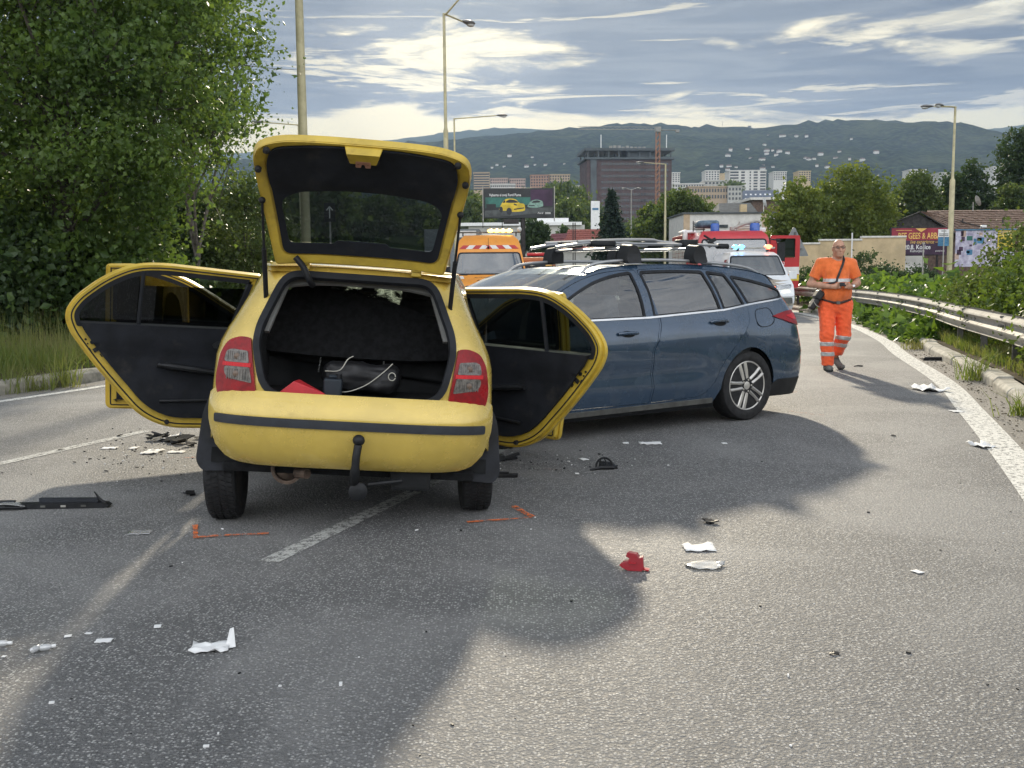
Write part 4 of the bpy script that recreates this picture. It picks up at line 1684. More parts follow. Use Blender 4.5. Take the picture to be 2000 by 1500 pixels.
    b.panel(gp if area2(gp) > 0 else gp[::-1], lambda u, z: fn(u, z, -.032), (), .12, 0, up=(0, -1, 0))
    b.build('door_glass', M['glass_dark' if glass_drop else 'glass_door'], d)
    # latch, stops and sticker on the shut face
    b = MB()
    if not front:
        b.box(fn(.905, .80, -.065), (.036, .012, .026), Matrix.Rotation(.6, 3, 'Y'))
        b.box(fn(.875, .765, -.065), (.006, .012, .022), Matrix.Rotation(.6, 3, 'Y')).box(fn(.94, .80, -.065), (.006, .012, .02), Matrix.Rotation(.6, 3, 'Y'))
        b.tube([fn(.93, .845, -.06), fn(.93, .845, -.073)], .012, 12).tube([fn(.968, .862, -.06), fn(.968, .862, -.070)], .007, 10).tube([fn(.955, .835, -.06), fn(.955, .835, -.070)], .005, 8)
        b.build('latch', M['trim_black'], d, smooth=False)
        b = MB()
        b.tube([fn(.465, .345, -.055), fn(.465, .345, -.085)], [.017, .013], 14)
        b.build('rubber_stop', M['rubber'], d)
    else:
        b.tube([fn(.955, .385, -.055), fn(.955, .385, -.095)], [.026, .02], 16)
        b.build('rubber_stop', M['rubber'], d)
        b = MB()
        b.box(fn(1.0, .72, -.064), (.045, .004, .13), Matrix.Rotation(.06, 3, 'Y'))
        b.build('label_sticker', M['white'], d, smooth=False)
        b = MB()
        b.tube([fn(u, z, -.062) for u, z in cr([(.96, .47), (1.02, .47), (1.025, .56), (.96, .56)], 4)], .004, 6)
        b.build('pressing_rib', M['yellow_in'], d)
        b = MB()
        b.ell(fn(.0, 1.05, .10), (.06, .10, .07))
        b.build('door_mirror', M['yellow'], d)
    return d


car_door(DOOR_R, .955, -1, 1.06, R(72), False, .13)
car_door(DOOR_R, .955, 1, 1.06, R(45), False, 0)
car_door(DOOR_F, .955, -1, 2.26, R(74), True, 0)
car_door(DOOR_F, .955, 1, 2.26, R(38), True, 0)

# ------------------------------------------------------------------ things lying in the open boot
TB = yc_root.matrix_basis if False else Matrix.Translation((-.94, 5.90, 0)) @ Matrix.Rotation(YAW, 4, 'Z') @ ROLL


def in_boot(name, label, cat, p):
    o = thing(name, label, cat)
    o.matrix_world = TB @ Matrix.Translation(p)
    return o


rb = in_boot('triangle_case', 'red warning triangle case lying in the open boot of the yellow car', 'case', (-.26, -.40, .687))
b = MB()
b.add([(-.16, -.05, 0), (.12, -.06, 0), (.13, .06, 0), (-.15, .07, 0), (-.06, -.04, .085), (-.04, .05, .09), (.10, -.03, .03)], [(0, 1, 2, 3), (0, 4, 6, 1), (1, 6, 2), (0, 3, 5, 4), (4, 5, 6), (5, 2, 6), (3, 2, 5)])
b.build('case_shell', M['red_plastic'], rb, smooth=False, bevel=.004, fix=True)
b = MB()
b.tube([(-.155, -.052, .012), (.118, -.062, .012)], .005, 6)
b.build('case_rim', mat('dark_red_plastic', (.32, .02, .03), .4), rb)
bg = in_boot('travel_bag', 'black zipped travel bag lying in the open boot of the yellow car', 'bag', (.03, -.12, .69))
b = MB()
b.box((0, 0, .10), (.44, .26, .17))
o = b.build('bag_body', M['bag'], bg, bevel=.06)
tx = bpy.data.textures.new('bag_folds', 'CLOUDS')
tx.noise_scale = .11
sub = o.modifiers.new('sub', 'SUBSURF')
sub.levels = sub.render_levels = 3
dm = o.modifiers.new('folds', 'DISPLACE')
dm.texture = tx
dm.strength = .06
b = MB()
b.tube(cr([(-.20, -.12, .06), (-.10, -.14, .02), (.02, -.14, .06), (.12, -.13, .14), (.17, -.10, .19)], 5, False), .0028, 6)
b.tube(cr([(-.2, -.11, .13), (-.12, -.14, .14), (-.08, -.13, .20), (-.05, -.1, .22)], 5, False), .0028, 6)
b.tube(circ(.16, .0, .018, 12) and [(.17 + .02 * math.cos(a), -.135, .12 + .022 * math.sin(a)) for a in [k * .5 for k in range(13)]], .003, 5)
b.build('zip', M['white_cord'], bg)
bx = in_boot('plastic_canister', 'dark blue-grey plastic canister beside the bag in the yellow boot', 'canister', (-.12, -.30, .687))
b = MB()
b.box((0, 0, .05), (.10, .08, .10)).box((0, 0, .11), (.05, .03, .02))
b.build('canister_body', mat('blue_grey_plastic', (.018, .026, .036), .6), bx, bevel=.012)
b = MB()
b.tube([(.03, 0, .10), (.03, 0, .125)], .016, 12)
b.build('cap', M['trim_black'], bx)
# ------------------------------------------------------------------ the blue estate car standing across the lanes
# local axes: x right, y forward (so the side we see is x < 0)
BLUE_YAW = R(57)          # forward = (-sin, cos)
b_head = R(180 - 57)
be = thing('estate_car', 'crashed steel-blue estate car with roof racks standing across the road', 'car', (1.71, 10.15, 0), R(90 + 33))
bl = Shell(yprof([.15, .25, .40, .60, .80, .95, 1.10, 1.25, 1.36, 1.45, 1.5], [-.87, -.90, -.945, -.95, -.90, -.86, -.79, -.70, -.62, -.55, -.5]),
           yprof([.15, .22, .40, .62, .80, .90, .97, 1.05, 1.2, 1.34, 1.42, 1.48], [.80, .83, .855, .865, .862, .85, .825, .79, .725, .655, .605, .52]), .54, 3.9,
           wide=lambda y, z: .045 * smooth01((y + .3) / .6) * (1 - smooth01((y - 2.2) / 1.0)) + .018 * math.exp(-(((y) / .42) ** 2)) * smooth01((z - .3) / .3) * smooth01((1.0 - z) / .15)
           - .016 * math.exp(-((z - .52) / .10) ** 2) * smooth01((y - .4) / .3) + .012 * math.exp(-((z - .80 - .03 * (1 - y)) / .03) ** 2) * smooth01((y + .2) / .3))
R_ARCH = .362
B_ARCH = [(R_ARCH * math.cos(a), .322 + R_ARCH * math.sin(a)) for a in [math.pi - math.pi * k / 18 for k in range(19)]]
F_ARCH = [(2.648 + p[0], p[1]) for p in B_ARCH]
B_ROOF = [(2.62, .99), (2.2, 1.19), (1.85, 1.345), (1.55, 1.415), (1.2, 1.445), (.7, 1.45), (.2, 1.432), (-.2, 1.395), (-.48, 1.34), (-.62, 1.29)]
low = [(-.42, .30)] + [p for p in B_ARCH if p[1] > .30] + [(.44, .22), (2.2, .20)] + [p for p in F_ARCH if p[1] > .30] + [(3.0, .36), (3.03, .40), (3.03, .80), (2.95, .88)]
# windows (y,z)
W_F = rnd([(2.30, .985), (1.98, 1.175), (1.68, 1.30), (1.45, 1.352), (1.255, 1.375), (1.235, .995)], [.03, .2, .2, .15, .03, .02], 5)
W_R = rnd([(1.125, 1.0), (1.145, 1.378), (.80, 1.385), (.42, 1.375), (.335, 1.035)], [.02, .03, .1, .03, .02], 5)
W_Q = rnd([(.285, 1.04), (.365, 1.372), (.15, 1.345), (.0, 1.068)], [.02, .02, .02, .03], 5)
W_C = rnd([(-.065, 1.075), (.07, 1.33), (-.22, 1.285), (-.47, 1.225), (-.60, 1.185), (-.555, 1.125)], [.02, .03, .2, .1, .05, .04], 5)
D_F = rnd([(2.32, .26), (1.205, .255), (1.19, .6), (1.19, 1.40), (1.55, 1.385), (1.85, 1.315), (2.22, 1.155), (2.42, .99), (2.38, .6)], [.06, .02, .1, .03, .2, .2, .2, .05, .2], 4)
D_R = rnd([(1.185, .255), (.60, .27), (.46, .36), (.36, .56), (.17, .75), (-.02, .93), (-.04, 1.04), (.10, 1.36), (.42, 1.405), (.8, 1.415), (1.17, 1.40), (1.17, .6)], [.02, .1, .1, .1, .1, .06, .03, .04, .1, .1, .03, .1], 4)
B_LAMP = rnd([(-.34, .955), (-.52, .995), (-.70, 1.005), (-.93, .955), (-.93, .85), (-.82, .845), (-.58, .885)], [.02, .1, .1, .02, .03, .06, .1], 4)
FUEL = rnd([(-.10, .90), (-.13, 1.02), (-.34, 1.04), (-.37, .92), (-.30, .87), (-.16, .86)], [.05, .05, .06, .06, .06, .05], 4)

half_r = bl.side(low, 1)[::-1] if False else None
right = [(p[0], p[1]) for p in ([(0.55, .26)] + bl.side(low, 1) + bl.side(B_ROOF, 1) + [(.50, 1.30)])]
full = right + mirror(right)
gate_w = rnd([(-.52, 1.02), (.52, 1.02), (.50, 1.28), (-.50, 1.28)], .06, 4)
b = MB()
holes = [gate_w]
for sg in (1, -1):
    holes += [bl.side(inset(W_C, .0), sg), bl.side(inset(D_F, -.001), sg), bl.side(inset(D_R, -.001), sg)]
b.panel(full, bl, holes, .075, .008, up=(0, -1, 0))
bbody = b.build('body', M['blue'], be, ang=40)
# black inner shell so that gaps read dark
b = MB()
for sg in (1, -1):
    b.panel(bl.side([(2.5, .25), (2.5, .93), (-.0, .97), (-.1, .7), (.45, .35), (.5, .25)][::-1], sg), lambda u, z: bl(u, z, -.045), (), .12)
b.build('dark_gap_shell', M['interior'], be)
# doors with handles and glass
for sg in (-1, 1):
    for nm, dd, wins in (('front_door', D_F, [W_F]), ('rear_door', D_R, [W_R, W_Q])):
        b = MB()
        dp = inset(dd, .0035)
        b.panel(bl.side(dp, sg), lambda u, z: bl(u, z, .0015), [bl.side(w_, sg) for w_ in wins], .06, .02, up=(sg, 0, 0))
        d = b.build(nm, M['blue'], be, ang=40)
        for w_ in wins:
            b = MB()
            b.panel(bl.side(inset(w_, -.012), sg), lambda u, z: bl(u, z, .004), [bl.side(inset(w_, .012), sg)], .08, .012, up=(sg, 0, 0))
            b.build('window_seal', M['seal'], d)
            b = MB()
            b.panel(bl.side(inset(w_, .008), sg), lambda u, z: bl(u, z, -.004), (), .12, 0, up=(sg, 0, 0))
            b.build('window_glass', M['glass_clear' if nm == 'front_door' else 'glass_tint'], d)
        hy, hz_ = (1.36, .865) if nm == 'front_door' else (.30, .925)
        b = MB()
        u0, u1, um = sg * bl.s_at(hy - .0, hz_), sg * bl.s_at(hy + .20, hz_), sg * bl.s_at(hy + .10, hz_)
        b.tube(cr([bl(u0, hz_, .012), bl(u0 + sg * .03, hz_ + .002, .035), bl(um, hz_ + .003, .040), bl(u1 - sg * .03, hz_ + .002, .035), bl(u1, hz_, .012)], 4, False), .0145, 8)
        b.build('door_handle', M['blue'], d)
        b = MB()
        b.panel([(um + .075 * math.cos(a), hz_ + .028 * math.sin(a) - .004) for a in [k * math.pi / 10 for k in range(20)]], lambda u, z: bl(u, z, .0035), (), .04, 0, up=(sg, 0, 0))
        b.build('handle_recess_shade', M['interior'], d)  # flat black oval paints the shade of a hollow behind the handle
    b = MB()
    b.panel(bl.side(inset(W_C, -.012), sg), lambda u, z: bl(u, z, .005), [bl.side(inset(W_C, .012), sg)], .08, .012, up=(sg, 0, 0))
    fr = b.build('window_seal', M['seal'], be)
    b = MB()
    b.panel(bl.side(inset(W_C, .008), sg), lambda u, z: bl(u, z, -.003), (), .12, 0, up=(sg, 0, 0))
    b.build('quarter_window', M['glass_tint'], be)
    b = MB()
    ch = [(2.34, .974), (1.2, .981), (.3, 1.022), (-.05, 1.060), (-.56, 1.108), (-.575, 1.122), (-.05, 1.075), (.3, 1.037), (1.2, .996), (2.32, .989)]
    b.panel(bl.side(ch, sg), lambda u, z: bl(u, z, .009), (), .10, .012, up=(sg, 0, 0))
    b.build('chrome_strip', M['chrome'], be)
    b = MB()
    b.panel(bl.side(rnd([(.46, .205), (2.2, .195), (2.2, .236), (.46, .248)], .008, 2), sg), lambda u, z: bl(u, z, .010), (), .12, .024, up=(sg, 0, 0))
    b.build('sill_strip', M['zinc_dark'], be)
    b = MB()
    b.panel(bl.side([(.40, .15), (2.3, .15), (2.3, .215), (.42, .225)], sg), lambda u, z: bl(u, z, -.02), (), .12, .02, up=(sg, 0, 0))
    b.build('sill', M['trim_black'], be)
    b = MB()
    b.panel(bl.side(B_LAMP, sg), lambda u, z: bl(u, z, .010), (), .05, .03, up=(sg, -.5, 0))
    lp = b.build('tail_light', M['tail_red'], be)
    b = MB()
    b.panel(bl.side(rnd([(-.52, .955), (-.68, .975), (-.88, .93), (-.86, .90), (-.62, .918)], .02, 3), sg), lambda u, z: bl(u, z, .0125), (), .05, .006, up=(sg, -.5, 0))
    b.build('light_bar', M['tail_red_bright'], lp)
    b = MB()
    b.grid([[(sg * xx, yo + .375 * math.cos(a), .315 + .375 * math.sin(a)) for a in [math.pi * k / 20 for k in range(21)]] for yo in (0,) for xx in (.55, .83)])
    b.panel([(.375 * math.cos(a), .315 + .375 * math.sin(a)) for a in [math.pi * k / 20 for k in range(21)]], lambda u, v: (sg * .55, u, v))
    b.grid([[(sg * xx, 2.648 + .375 * math.cos(a), .315 + .375 * math.sin(a)) for a in [math.pi * k / 20 for k in range(21)]] for xx in (.55, .83)])
    b.build('wheel_arch', M['interior'], be)
# fuel flap outline (thin black line drawn on the body in place of its gap)
b = MB()
fl_ = bl.side(FUEL, -1)
b.tube([bl(u, z, .001) for u, z in fl_ + fl_[:1]], .0035, 5, cap=False)
b.build('fuel_flap_outline', M['interior'], be)
# tail-bumper crease and lower apron
b = MB()
b.panel(rnd([(-1.25, .20), (1.25, .20), (1.28, .30), (1.2, .36), (-1.2, .36), (-1.28, .30)], .03, 3), lambda u, z: bl(u, z, .006), (), .08, .02, up=(0, -1, 0))
b.build('rear_apron', M['trim_black'], be)
b = MB()
b.panel(gate_w, lambda u, z: bl(u, z, -.004), (), .1, 0, up=(0, -1, 0))
b.build('rear_window', M['glass_tint'], be)
b = MB()
b.panel(rect(-.26, .72, .26, .83, .01), lambda u, z: bl(u, z, .008), (), .1, .008, up=(0, -1, 0))
b.build('number_plate', M['number_plate'], be)


# roof, spoiler, windscreen, bonnet
def bz(y):
    return interp(y, [-.70, -.5, -.2, .2, .7, 1.2, 1.55, 1.85], [1.27, 1.335, 1.392, 1.432, 1.453, 1.45, 1.425, 1.355])


b = MB()
rows = []
for i in range(25):
    y = -.80 + 2.58 * i / 24
    ze = np.interp(y, [p[0] for p in B_ROOF[::-1]], [p[1] for p in B_ROOF[::-1]])
    e = bl(bl.s_at(max(y, -.54), ze), ze)
    zc = bz(y) if y > -.7 else 1.275 - .03 * (-.7 - y) / .1
    wv = e[0] + .012
    rows.append([(wv * k / 10, y, zc - (zc - ze + .004) * abs(k / 10) ** 2.4) for k in range(-10, 11)])
b.grid(rows)
b.grid([[(p[0] * .97, p[1], p[2] - .03) for p in r_] for r_ in rows], True)
b.build('roof', M['blue'], be, ang=60)
b = MB()
rows = []
for i in range(9):
    f = i / 8
    y = 1.76 + .86 * f
    zc = 1.40 - .36 * f - .06 * f * f + .02
    ze = np.interp(y, [p[0] for p in B_ROOF[::-1]], [p[1] for p in B_ROOF[::-1]])
    e = bl(bl.s_at(y, ze), ze)
    rows.append([(e[0] * k / 8, y + .10 * (1 - (k / 8) ** 2) * f, zc - (zc - ze) * abs(k / 8) ** 2.5) for k in range(-8, 9)])
b.grid(rows)
b.build('windscreen', M['glass_screen'], be)
b = MB()
rows = []
for i in range(10):
    f = i / 9
    y = 2.60 + .45 * f
    zc = 1.02 - .10 * f + (.09 * math.sin(f * 5) if f > .3 else 0)
    rows.append([((.80 - .06 * f) * k / 8, y + random.uniform(-.03, .03) * f, zc - .10 * abs(k / 8) ** 2.2 + random.uniform(-.02, .02) * f) for k in range(-8, 9)])
b.grid(rows)
b.build('bonnet', M['blue'], be, ang=25)
b = MB()
b.box((0, 3.0, .52), (1.3, .10, .45), Matrix.Rotation(.1, 3, 'Z'))
b.build('front_bumper', M['trim_black'], be, bevel=.05)
for sx, y in ((-.77, 0), (.77, 0), (-.77, 2.648), (.77, 2.648)):
    simple_wheel(be, (sx, y, .325), .325, .215, 1 if sx > 0 else -1, 'alloy', 5, False)
# cabin
b = MB()
b.box((0, .9, .32), (1.4, 3.0, .06)).box((0, 2.35, .84), (1.4, .35, .25)).box((0, -.45, .6), (1.2, .8, .5)).box((0, .42, .80), (1.3, .16, .60), Matrix.Rotation(R(-14), 3, 'X')).box((0, .75, .55), (1.3, .5, .16))
b.build('cabin_floor', M['interior'], be, bevel=.03)
for x in (-.38, .38):
    b = MB()
    b.box((x, 1.35, .86), (.50, .15, .66), Matrix.Rotation(R(-12), 3, 'X')).box((x, 1.65, .58), (.5, .52, .17)).box((x, 1.27, 1.27), (.27, .11, .19))
    b.build('front_seat', mat('grey_seat_cloth', (.10, .10, .105), .9), be, bevel=.05)
    b = MB()
    b.box((x, .38, 1.17), (.26, .10, .17))
    b.build('head_rest', M['interior'], be, bevel=.04)
b = MB()
b.lathe([(.17, -.014), (.184, 0), (.17, .014), (.156, 0)], Matrix.Translation((-.38, 2.0, .96)) @ Matrix.Rotation(R(62), 4, 'X'), 24, True)
b.build('steering_wheel', M['trim_black'], be)
for sg in (-1, 1):          # B pillar and belt
    b = MB()
    b.panel(bl.side([(1.27, .98), (1.11, .98), (1.12, 1.40), (1.26, 1.40)], sg), lambda u, z: bl(u, z, -.03), (), .1, .02, up=(sg, 0, 0))
    b.build('centre_pillar', M['trim_black'], be)
    b = MB()
    b.ell((sg * .98, 2.12, 1.02), (.11, .07, .075))
    b.build('door_mirror', M['blue'], be)
# roof rails, cross bars with feet, and two upright bike trays
for sg in (-1, 1):
    x = sg * .575
    b = MB()
    b.tube(cr([(x * 1.02, 1.72, bz(1.72) - .02), (x, 1.50, bz(1.5) + .035), (x * .99, .7, bz(.7) + .03), (x * .98, -.2, bz(-.2) + .03), (x * .96, -.52, bz(-.52) - .02)], 7, False), .015, 10)
    b.build('roof_rail', M['silver'], be)
rack = thing('roof_rack', 'silver cross bars on black feet clamped to the roof rails of the blue estate', 'roof rack')
BT = Matrix.Translation((1.71, 10.15, 0)) @ Matrix.Rotation(R(90 + 33), 4, 'Z')
rack.matrix_world = BT
for y in (.40, 1.18):
    b = MB()
    b.tube([(-.60, y, 1.585), (.60, y, 1.585)], .028, 10, flat=.55)
    b.build('cross_bar', M['silver'], rack)
    for sg in (-1, 1):
        b = MB()
        q = rnd([(-.075, 1.455), (.075, 1.455), (.070, 1.53), (.045, 1.60), (.01, 1.618), (-.045, 1.605), (-.075, 1.55)], .02, 3)
        b.prism(q, lambda u, v: (sg * .50, y + u, v + .01), lambda u, v: (sg * (.635 if v > 1.5 else .655), y + u * 1.05, v))
        b.build('bar_foot', M['trim_black'], rack, bevel=.014, fix=True)
for k, (x, ya, yb_) in enumerate(((-.27, -.32, 1.75), (.22, -.40, 1.68))):
    tray = thing('bike_carrier', ('silver upright bike carrier on the roof rack, nearer of the two', 'silver upright bike carrier on the roof rack, farther of the two')[k], 'bike carrier', group='bike carriers on the roof rack')
    tray.matrix_world = BT
    b = MB()
    b.tube(cr([(x, ya, 1.605), (x, ya + .25, 1.63), (x, .8, 1.635), (x, 1.35, 1.64), (x, yb_, 1.60)], 5, False), .020, 8, flat=.7)
    b.build('wheel_tray', M['silver'], tray)
    b = MB()
    b.tube(cr([(x + .07, .15, 1.64), (x + .07, .5, 1.66), (x + .06, .62, 1.675), (x + .03, 1.05, 1.67), (x + .02, 1.5, 1.65)], 5, False), .015, 8)
    b.build('frame_arm', M['silver'], tray)
    for c_, d_ in (((x + .04, .20, 1.645), (.14, .20, .07)), ((x, 1.25, 1.635), (.12, .26, .055)), ((x, ya + .08, 1.62), (.07, .14, .05))):
        b = MB()
        b.box(c_, d_)
        b.build('clamp', M['trim_black'], tray, bevel=.018)
# ------------------------------------------------------------------ vehicles seen from the front
class Van:
    """front skin over (x, z); the vehicle faces -y, front lip at y = 0"""

    def __init__(s, prof, hw, bulge=.12, length=4.9):
        s.pz, s.py = [p[0] for p in prof], [p[1] for p in prof]
        s.hz, s.hx = [p[0] for p in hw], [p[1] for p in hw]
        s.bulge, s.length = bulge, length

    def half(s, z):
        return float(np.interp(z, s.hz, s.hx))

    def fy(s, z):
        return float(np.interp(z, s.pz, s.py))

    def __call__(s, x, z, off=0.0):
        h = s.half(z)
        k = min(1.0, abs(x) / h)
        return (x, s.fy(z) + s.bulge * k ** 3 - off, z)

    def outline(s, z0, z1, n=14):
        zs = [lerp(z0, z1, i / n) for i in range(n + 1)]
        return [(s.half(z), z) for z in zs] + [(-s.half(z), z) for z in zs[::-1]]

    def shell(s, z0, z1, holes, m, root, back=True, roof_crown=.05):
        b = MB()
        b.panel(s.outline(z0, z1), s, holes, .14, .02, up=(0, -1, 0))
        n = 12
        zs = [lerp(z0, z1, i / n) for i in range(n + 1)]
        for sg in (1, -1):
            rows = []
            for z in zs:
                y0 = s.fy(z) + s.bulge
                rows.append([(sg * (s.half(z)), lerp(y0, s.length, k / 10), z) for k in range(11)])
            b.grid(rows, sg < 0)
        y0 = s.fy(z1)
        b.grid([[(s.half(z1) * k / 6, lerp(y0 + s.bulge * abs(k / 6) ** 3, s.length, j / 8), z1 + roof_crown * (1 - (k / 6) ** 2) * (min(1, j / 1.5))) for k in range(-6, 7)] for j in range(9)])
        b.panel(s.outline(z0, z1), lambda x, z: (x, s.length, z), (), None, 0, up=(0, 1, 0))
        return b.build('body', m, root, ang=50)

    def patch(s, poly, name, m, root, off=.006, th=.012, step=.12, holes=()):
        b = MB()
        b.panel(poly, lambda x, z: s(x, z, off), holes, step, th, up=(0, -1, 0))
        return b.build(name, m, root)

    def text_T(s, x, z, off=.012):
        p0, p1 = Vector(s(x, z - .03, off)), Vector(s(x, z + .03, off))
        up = (p1 - p0).normalized()
        rt = Vector((1, 0, 0))
        nr = rt.cross(up)
        T = Matrix((rt, up, nr)).transposed().to_4x4()
        T.translation = Vector(s(x, z, off))
        return T


# --- police van
V0 = at(1488, 600, 29.5)
pv_ = thing('police_van', 'white police van with a blue and red roof light bar, facing the camera', 'van', (V0.x, 29.5, 0), R(-3))
pv = Van([(.22, .06), (.35, .0), (.62, .0), (.78, .06), (.92, .14), (1.0, .30), (1.17, .62), (1.30, .72), (1.78, 1.22), (1.86, 1.40), (1.90, 1.6)], [(.2, .88), (.4, .95), (.9, .95), (1.1, .93), (1.2, .90), (1.75, .74), (1.86, .69), (1.9, .64)], .14, 4.9)
WS = rnd([(-.80, 1.215), (.80, 1.215), (.69, 1.765), (-.69, 1.765)], .06, 4)
pv.shell(.22, 1.90, [WS], M['van_white'], pv_)
pv.patch(inset(WS, -.02), 'windscreen', M['glass_screen'], pv_, .002, 0)
pv.patch(inset(WS, -.03), 'screen_seal', M['seal'], pv_, .006, .01, holes=[inset(WS, .012)])
pv.patch(rnd([(-.42, .80), (.42, .80), (.44, .925), (-.44, .925)], .02, 2), 'grille', M['trim_black'], pv_)
for z in (.83, .86, .895):
    b = MB()
    b.tube([pv(-.40, z, .02), pv(0, z, .025), pv(.40, z, .02)], .007, 6)
    b.build('grille_bar', M['chrome'], pv_)
for sg in (1, -1):
    q = rnd([(.46, .80), (.86, .84), (.88, .95), (.46, .925)], .03, 3)
    h = pv.patch(q if sg > 0 else mirror(q), 'headlight', M['reflector'], pv_, .012)
    q = rnd([(.60, .72), (.80, .735), (.81, .775), (.60, .765)], .015, 3)
    pv.patch(q if sg > 0 else mirror(q), 'running_light', M['lamp_lit'] if sg > 0 else M['reflector'], pv_, .03)
    b = MB()
    b.box((sg * 1.06, .92, 1.20), (.22, .10, .22))
    b.tube([(sg * .88, .95, 1.14), (sg * 1.0, .93, 1.15)], .03, 8)
    b.build('door_mirror', M['van_white'], pv_, bevel=.05)
    b = MB()
    b.add([(sg * .945, 1.05, 1.12), (sg * .945, 1.9, 1.12), (sg * .79, 1.9, 1.68), (sg * .79, 1.45, 1.68)], [(0, 1, 2, 3) if sg < 0 else (3, 2, 1, 0)])
    b.build('side_window', M['window_dark'], pv_)
    for y in (.85, 3.8):
        simple_wheel(pv_, (sg * .83, y, .33), .33, .22, 1 if sg > 0 else -1, 'zinc_dark', 5)
pv.patch(rnd([(-.90, .40), (.90, .40), (.88, .57), (-.88, .57)], .04, 3), 'lower_grille', M['zinc_dark'], pv_, .008)
pv.patch(rnd([(-.93, .345), (.93, .345), (.93, .395), (-.93, .395)], .01, 2), 'bumper_bar', M['chrome'], pv_, .02, .03)
pv.patch(rnd([(-.93, .60), (.93, .60), (.93, .69), (-.93, .69)], .02, 2), 'bumper', M['van_white'], pv_, .03, .03)
pv.patch(rnd([(.18, .79), (.40, .79), (.40, .885), (.18, .885)], .02, 2), 'grille_flasher', M['red_lit'], pv_, .035, .03)
pv.patch(rnd([(-.40, .79), (-.18, .79), (-.18, .885), (-.40, .885)], .02, 2), 'grille_flasher', M['blue_lens'], pv_, .035, .03)
text('POLÍCIA', .135, M['black_ink'], pv_, pv.text_T(0, 1.03), sx=1.5, bold=.003)
b = MB()
T = pv.text_T(0, 1.135, .008)
b.panel(circ(0, 0, .10, 20, .05), lambda u, v: T @ Vector((u, v, .004)), [circ(0, 0, .085, 20, .038)], None, .006)
b.panel(circ(0, 0, .05, 6, .03), lambda u, v: T @ Vector((u, v, .003)), (), None, .004)
b.build('crest', M['zinc'], pv_)
b = MB()
b.box((0, 1.62, 2.02), (1.30, .20, .05))
lb = b.build('light_bar', M['zinc'], pv_, bevel=.015)
for x, m_ in ((-.52, 'blue_lit'), (-.34, 'blue_lit'), (.46, 'red_lit')):
    b = MB()
    b.ell((x, 1.60, 2.05), (.13 if x > 0 else .11, .11, .075))
    b.build('beacon', M[m_], lb)
for x in (-.45, .45):
    b = MB()
    b.box((x, 1.62, 1.97), (.06, .1, .08))
    b.build('bar_foot', M['trim_black'], lb)
b = MB()
b.box((0, 2.4, .6), (1.7, 3.6, .7)).box((0, 1.2, 1.08), (1.5, .5, .16))
b.build('cabin', M['interior'], pv_)

# --- orange road-rescue van with amber lights
V0 = at(958, 620, 29)
ov_ = thing('service_van', 'orange high-roof service van with lit amber light bar, facing the camera', 'van', (V0.x, 29.0, 0), R(2))
ov_.scale = (1.10, 1, .975)
ov = Van([(.22, .05), (.4, 0), (.8, .02), (1.0, .08), (1.14, .26), (1.26, .62), (1.36, .74), (1.98, 1.16), (2.12, 1.24), (2.42, 1.5), (2.52, 1.75)], [(.2, .9), (.5, .97), (1.1, .985), (1.35, .97), (2.0, .87), (2.3, .82), (2.45, .76), (2.52, .66)], .12, 5.9)
WS = rnd([(-.90, 1.36), (.90, 1.36), (.795, 1.97), (-.795, 1.97)], .07, 4)
ov.shell(.22, 2.52, [WS], M['orange'], ov_)
ov.patch(inset(WS, -.02), 'windscreen', M['glass_screen'], ov_, .002, 0)
ov.patch(inset(WS, -.03), 'screen_seal', M['seal'], ov_, .006, .01, holes=[inset(WS, .012)])
ov.patch(rect(-.84, 1.385, -.66, 1.455), 'number_card', M['white'], ov_, -.01, .006)
stripes = [(-.78, -.68), (-.52, -.38), (-.2, -.08)]
for i in range(9):
    x0 = -.80 + i * .178
    mid = i == 4
    sl_ = .09 if i < 4 else (-.09 if i > 4 else 0)
    z0, z1 = 2.10, 2.21
    k = .965
    q = [(x0 - (0 if mid else 0), z0), (x0 + .170, z0), (x0 + .170 + sl_ * .9, z1), (x0 + sl_ * .9, z1)]
    q = [(x * (k if z > 2.15 else 1), z) for x, z in q]
    q = [(max(-.80, min(.80, x)), z) for x, z in q]
    if abs(area2(q)) > .002:
        ov.patch(q, 'warning_stripe', M['red_stripe' if i % 2 == (0 if i < 4 else 0) else 'white_stripe'], ov_, .005 + .0004 * i, .008)
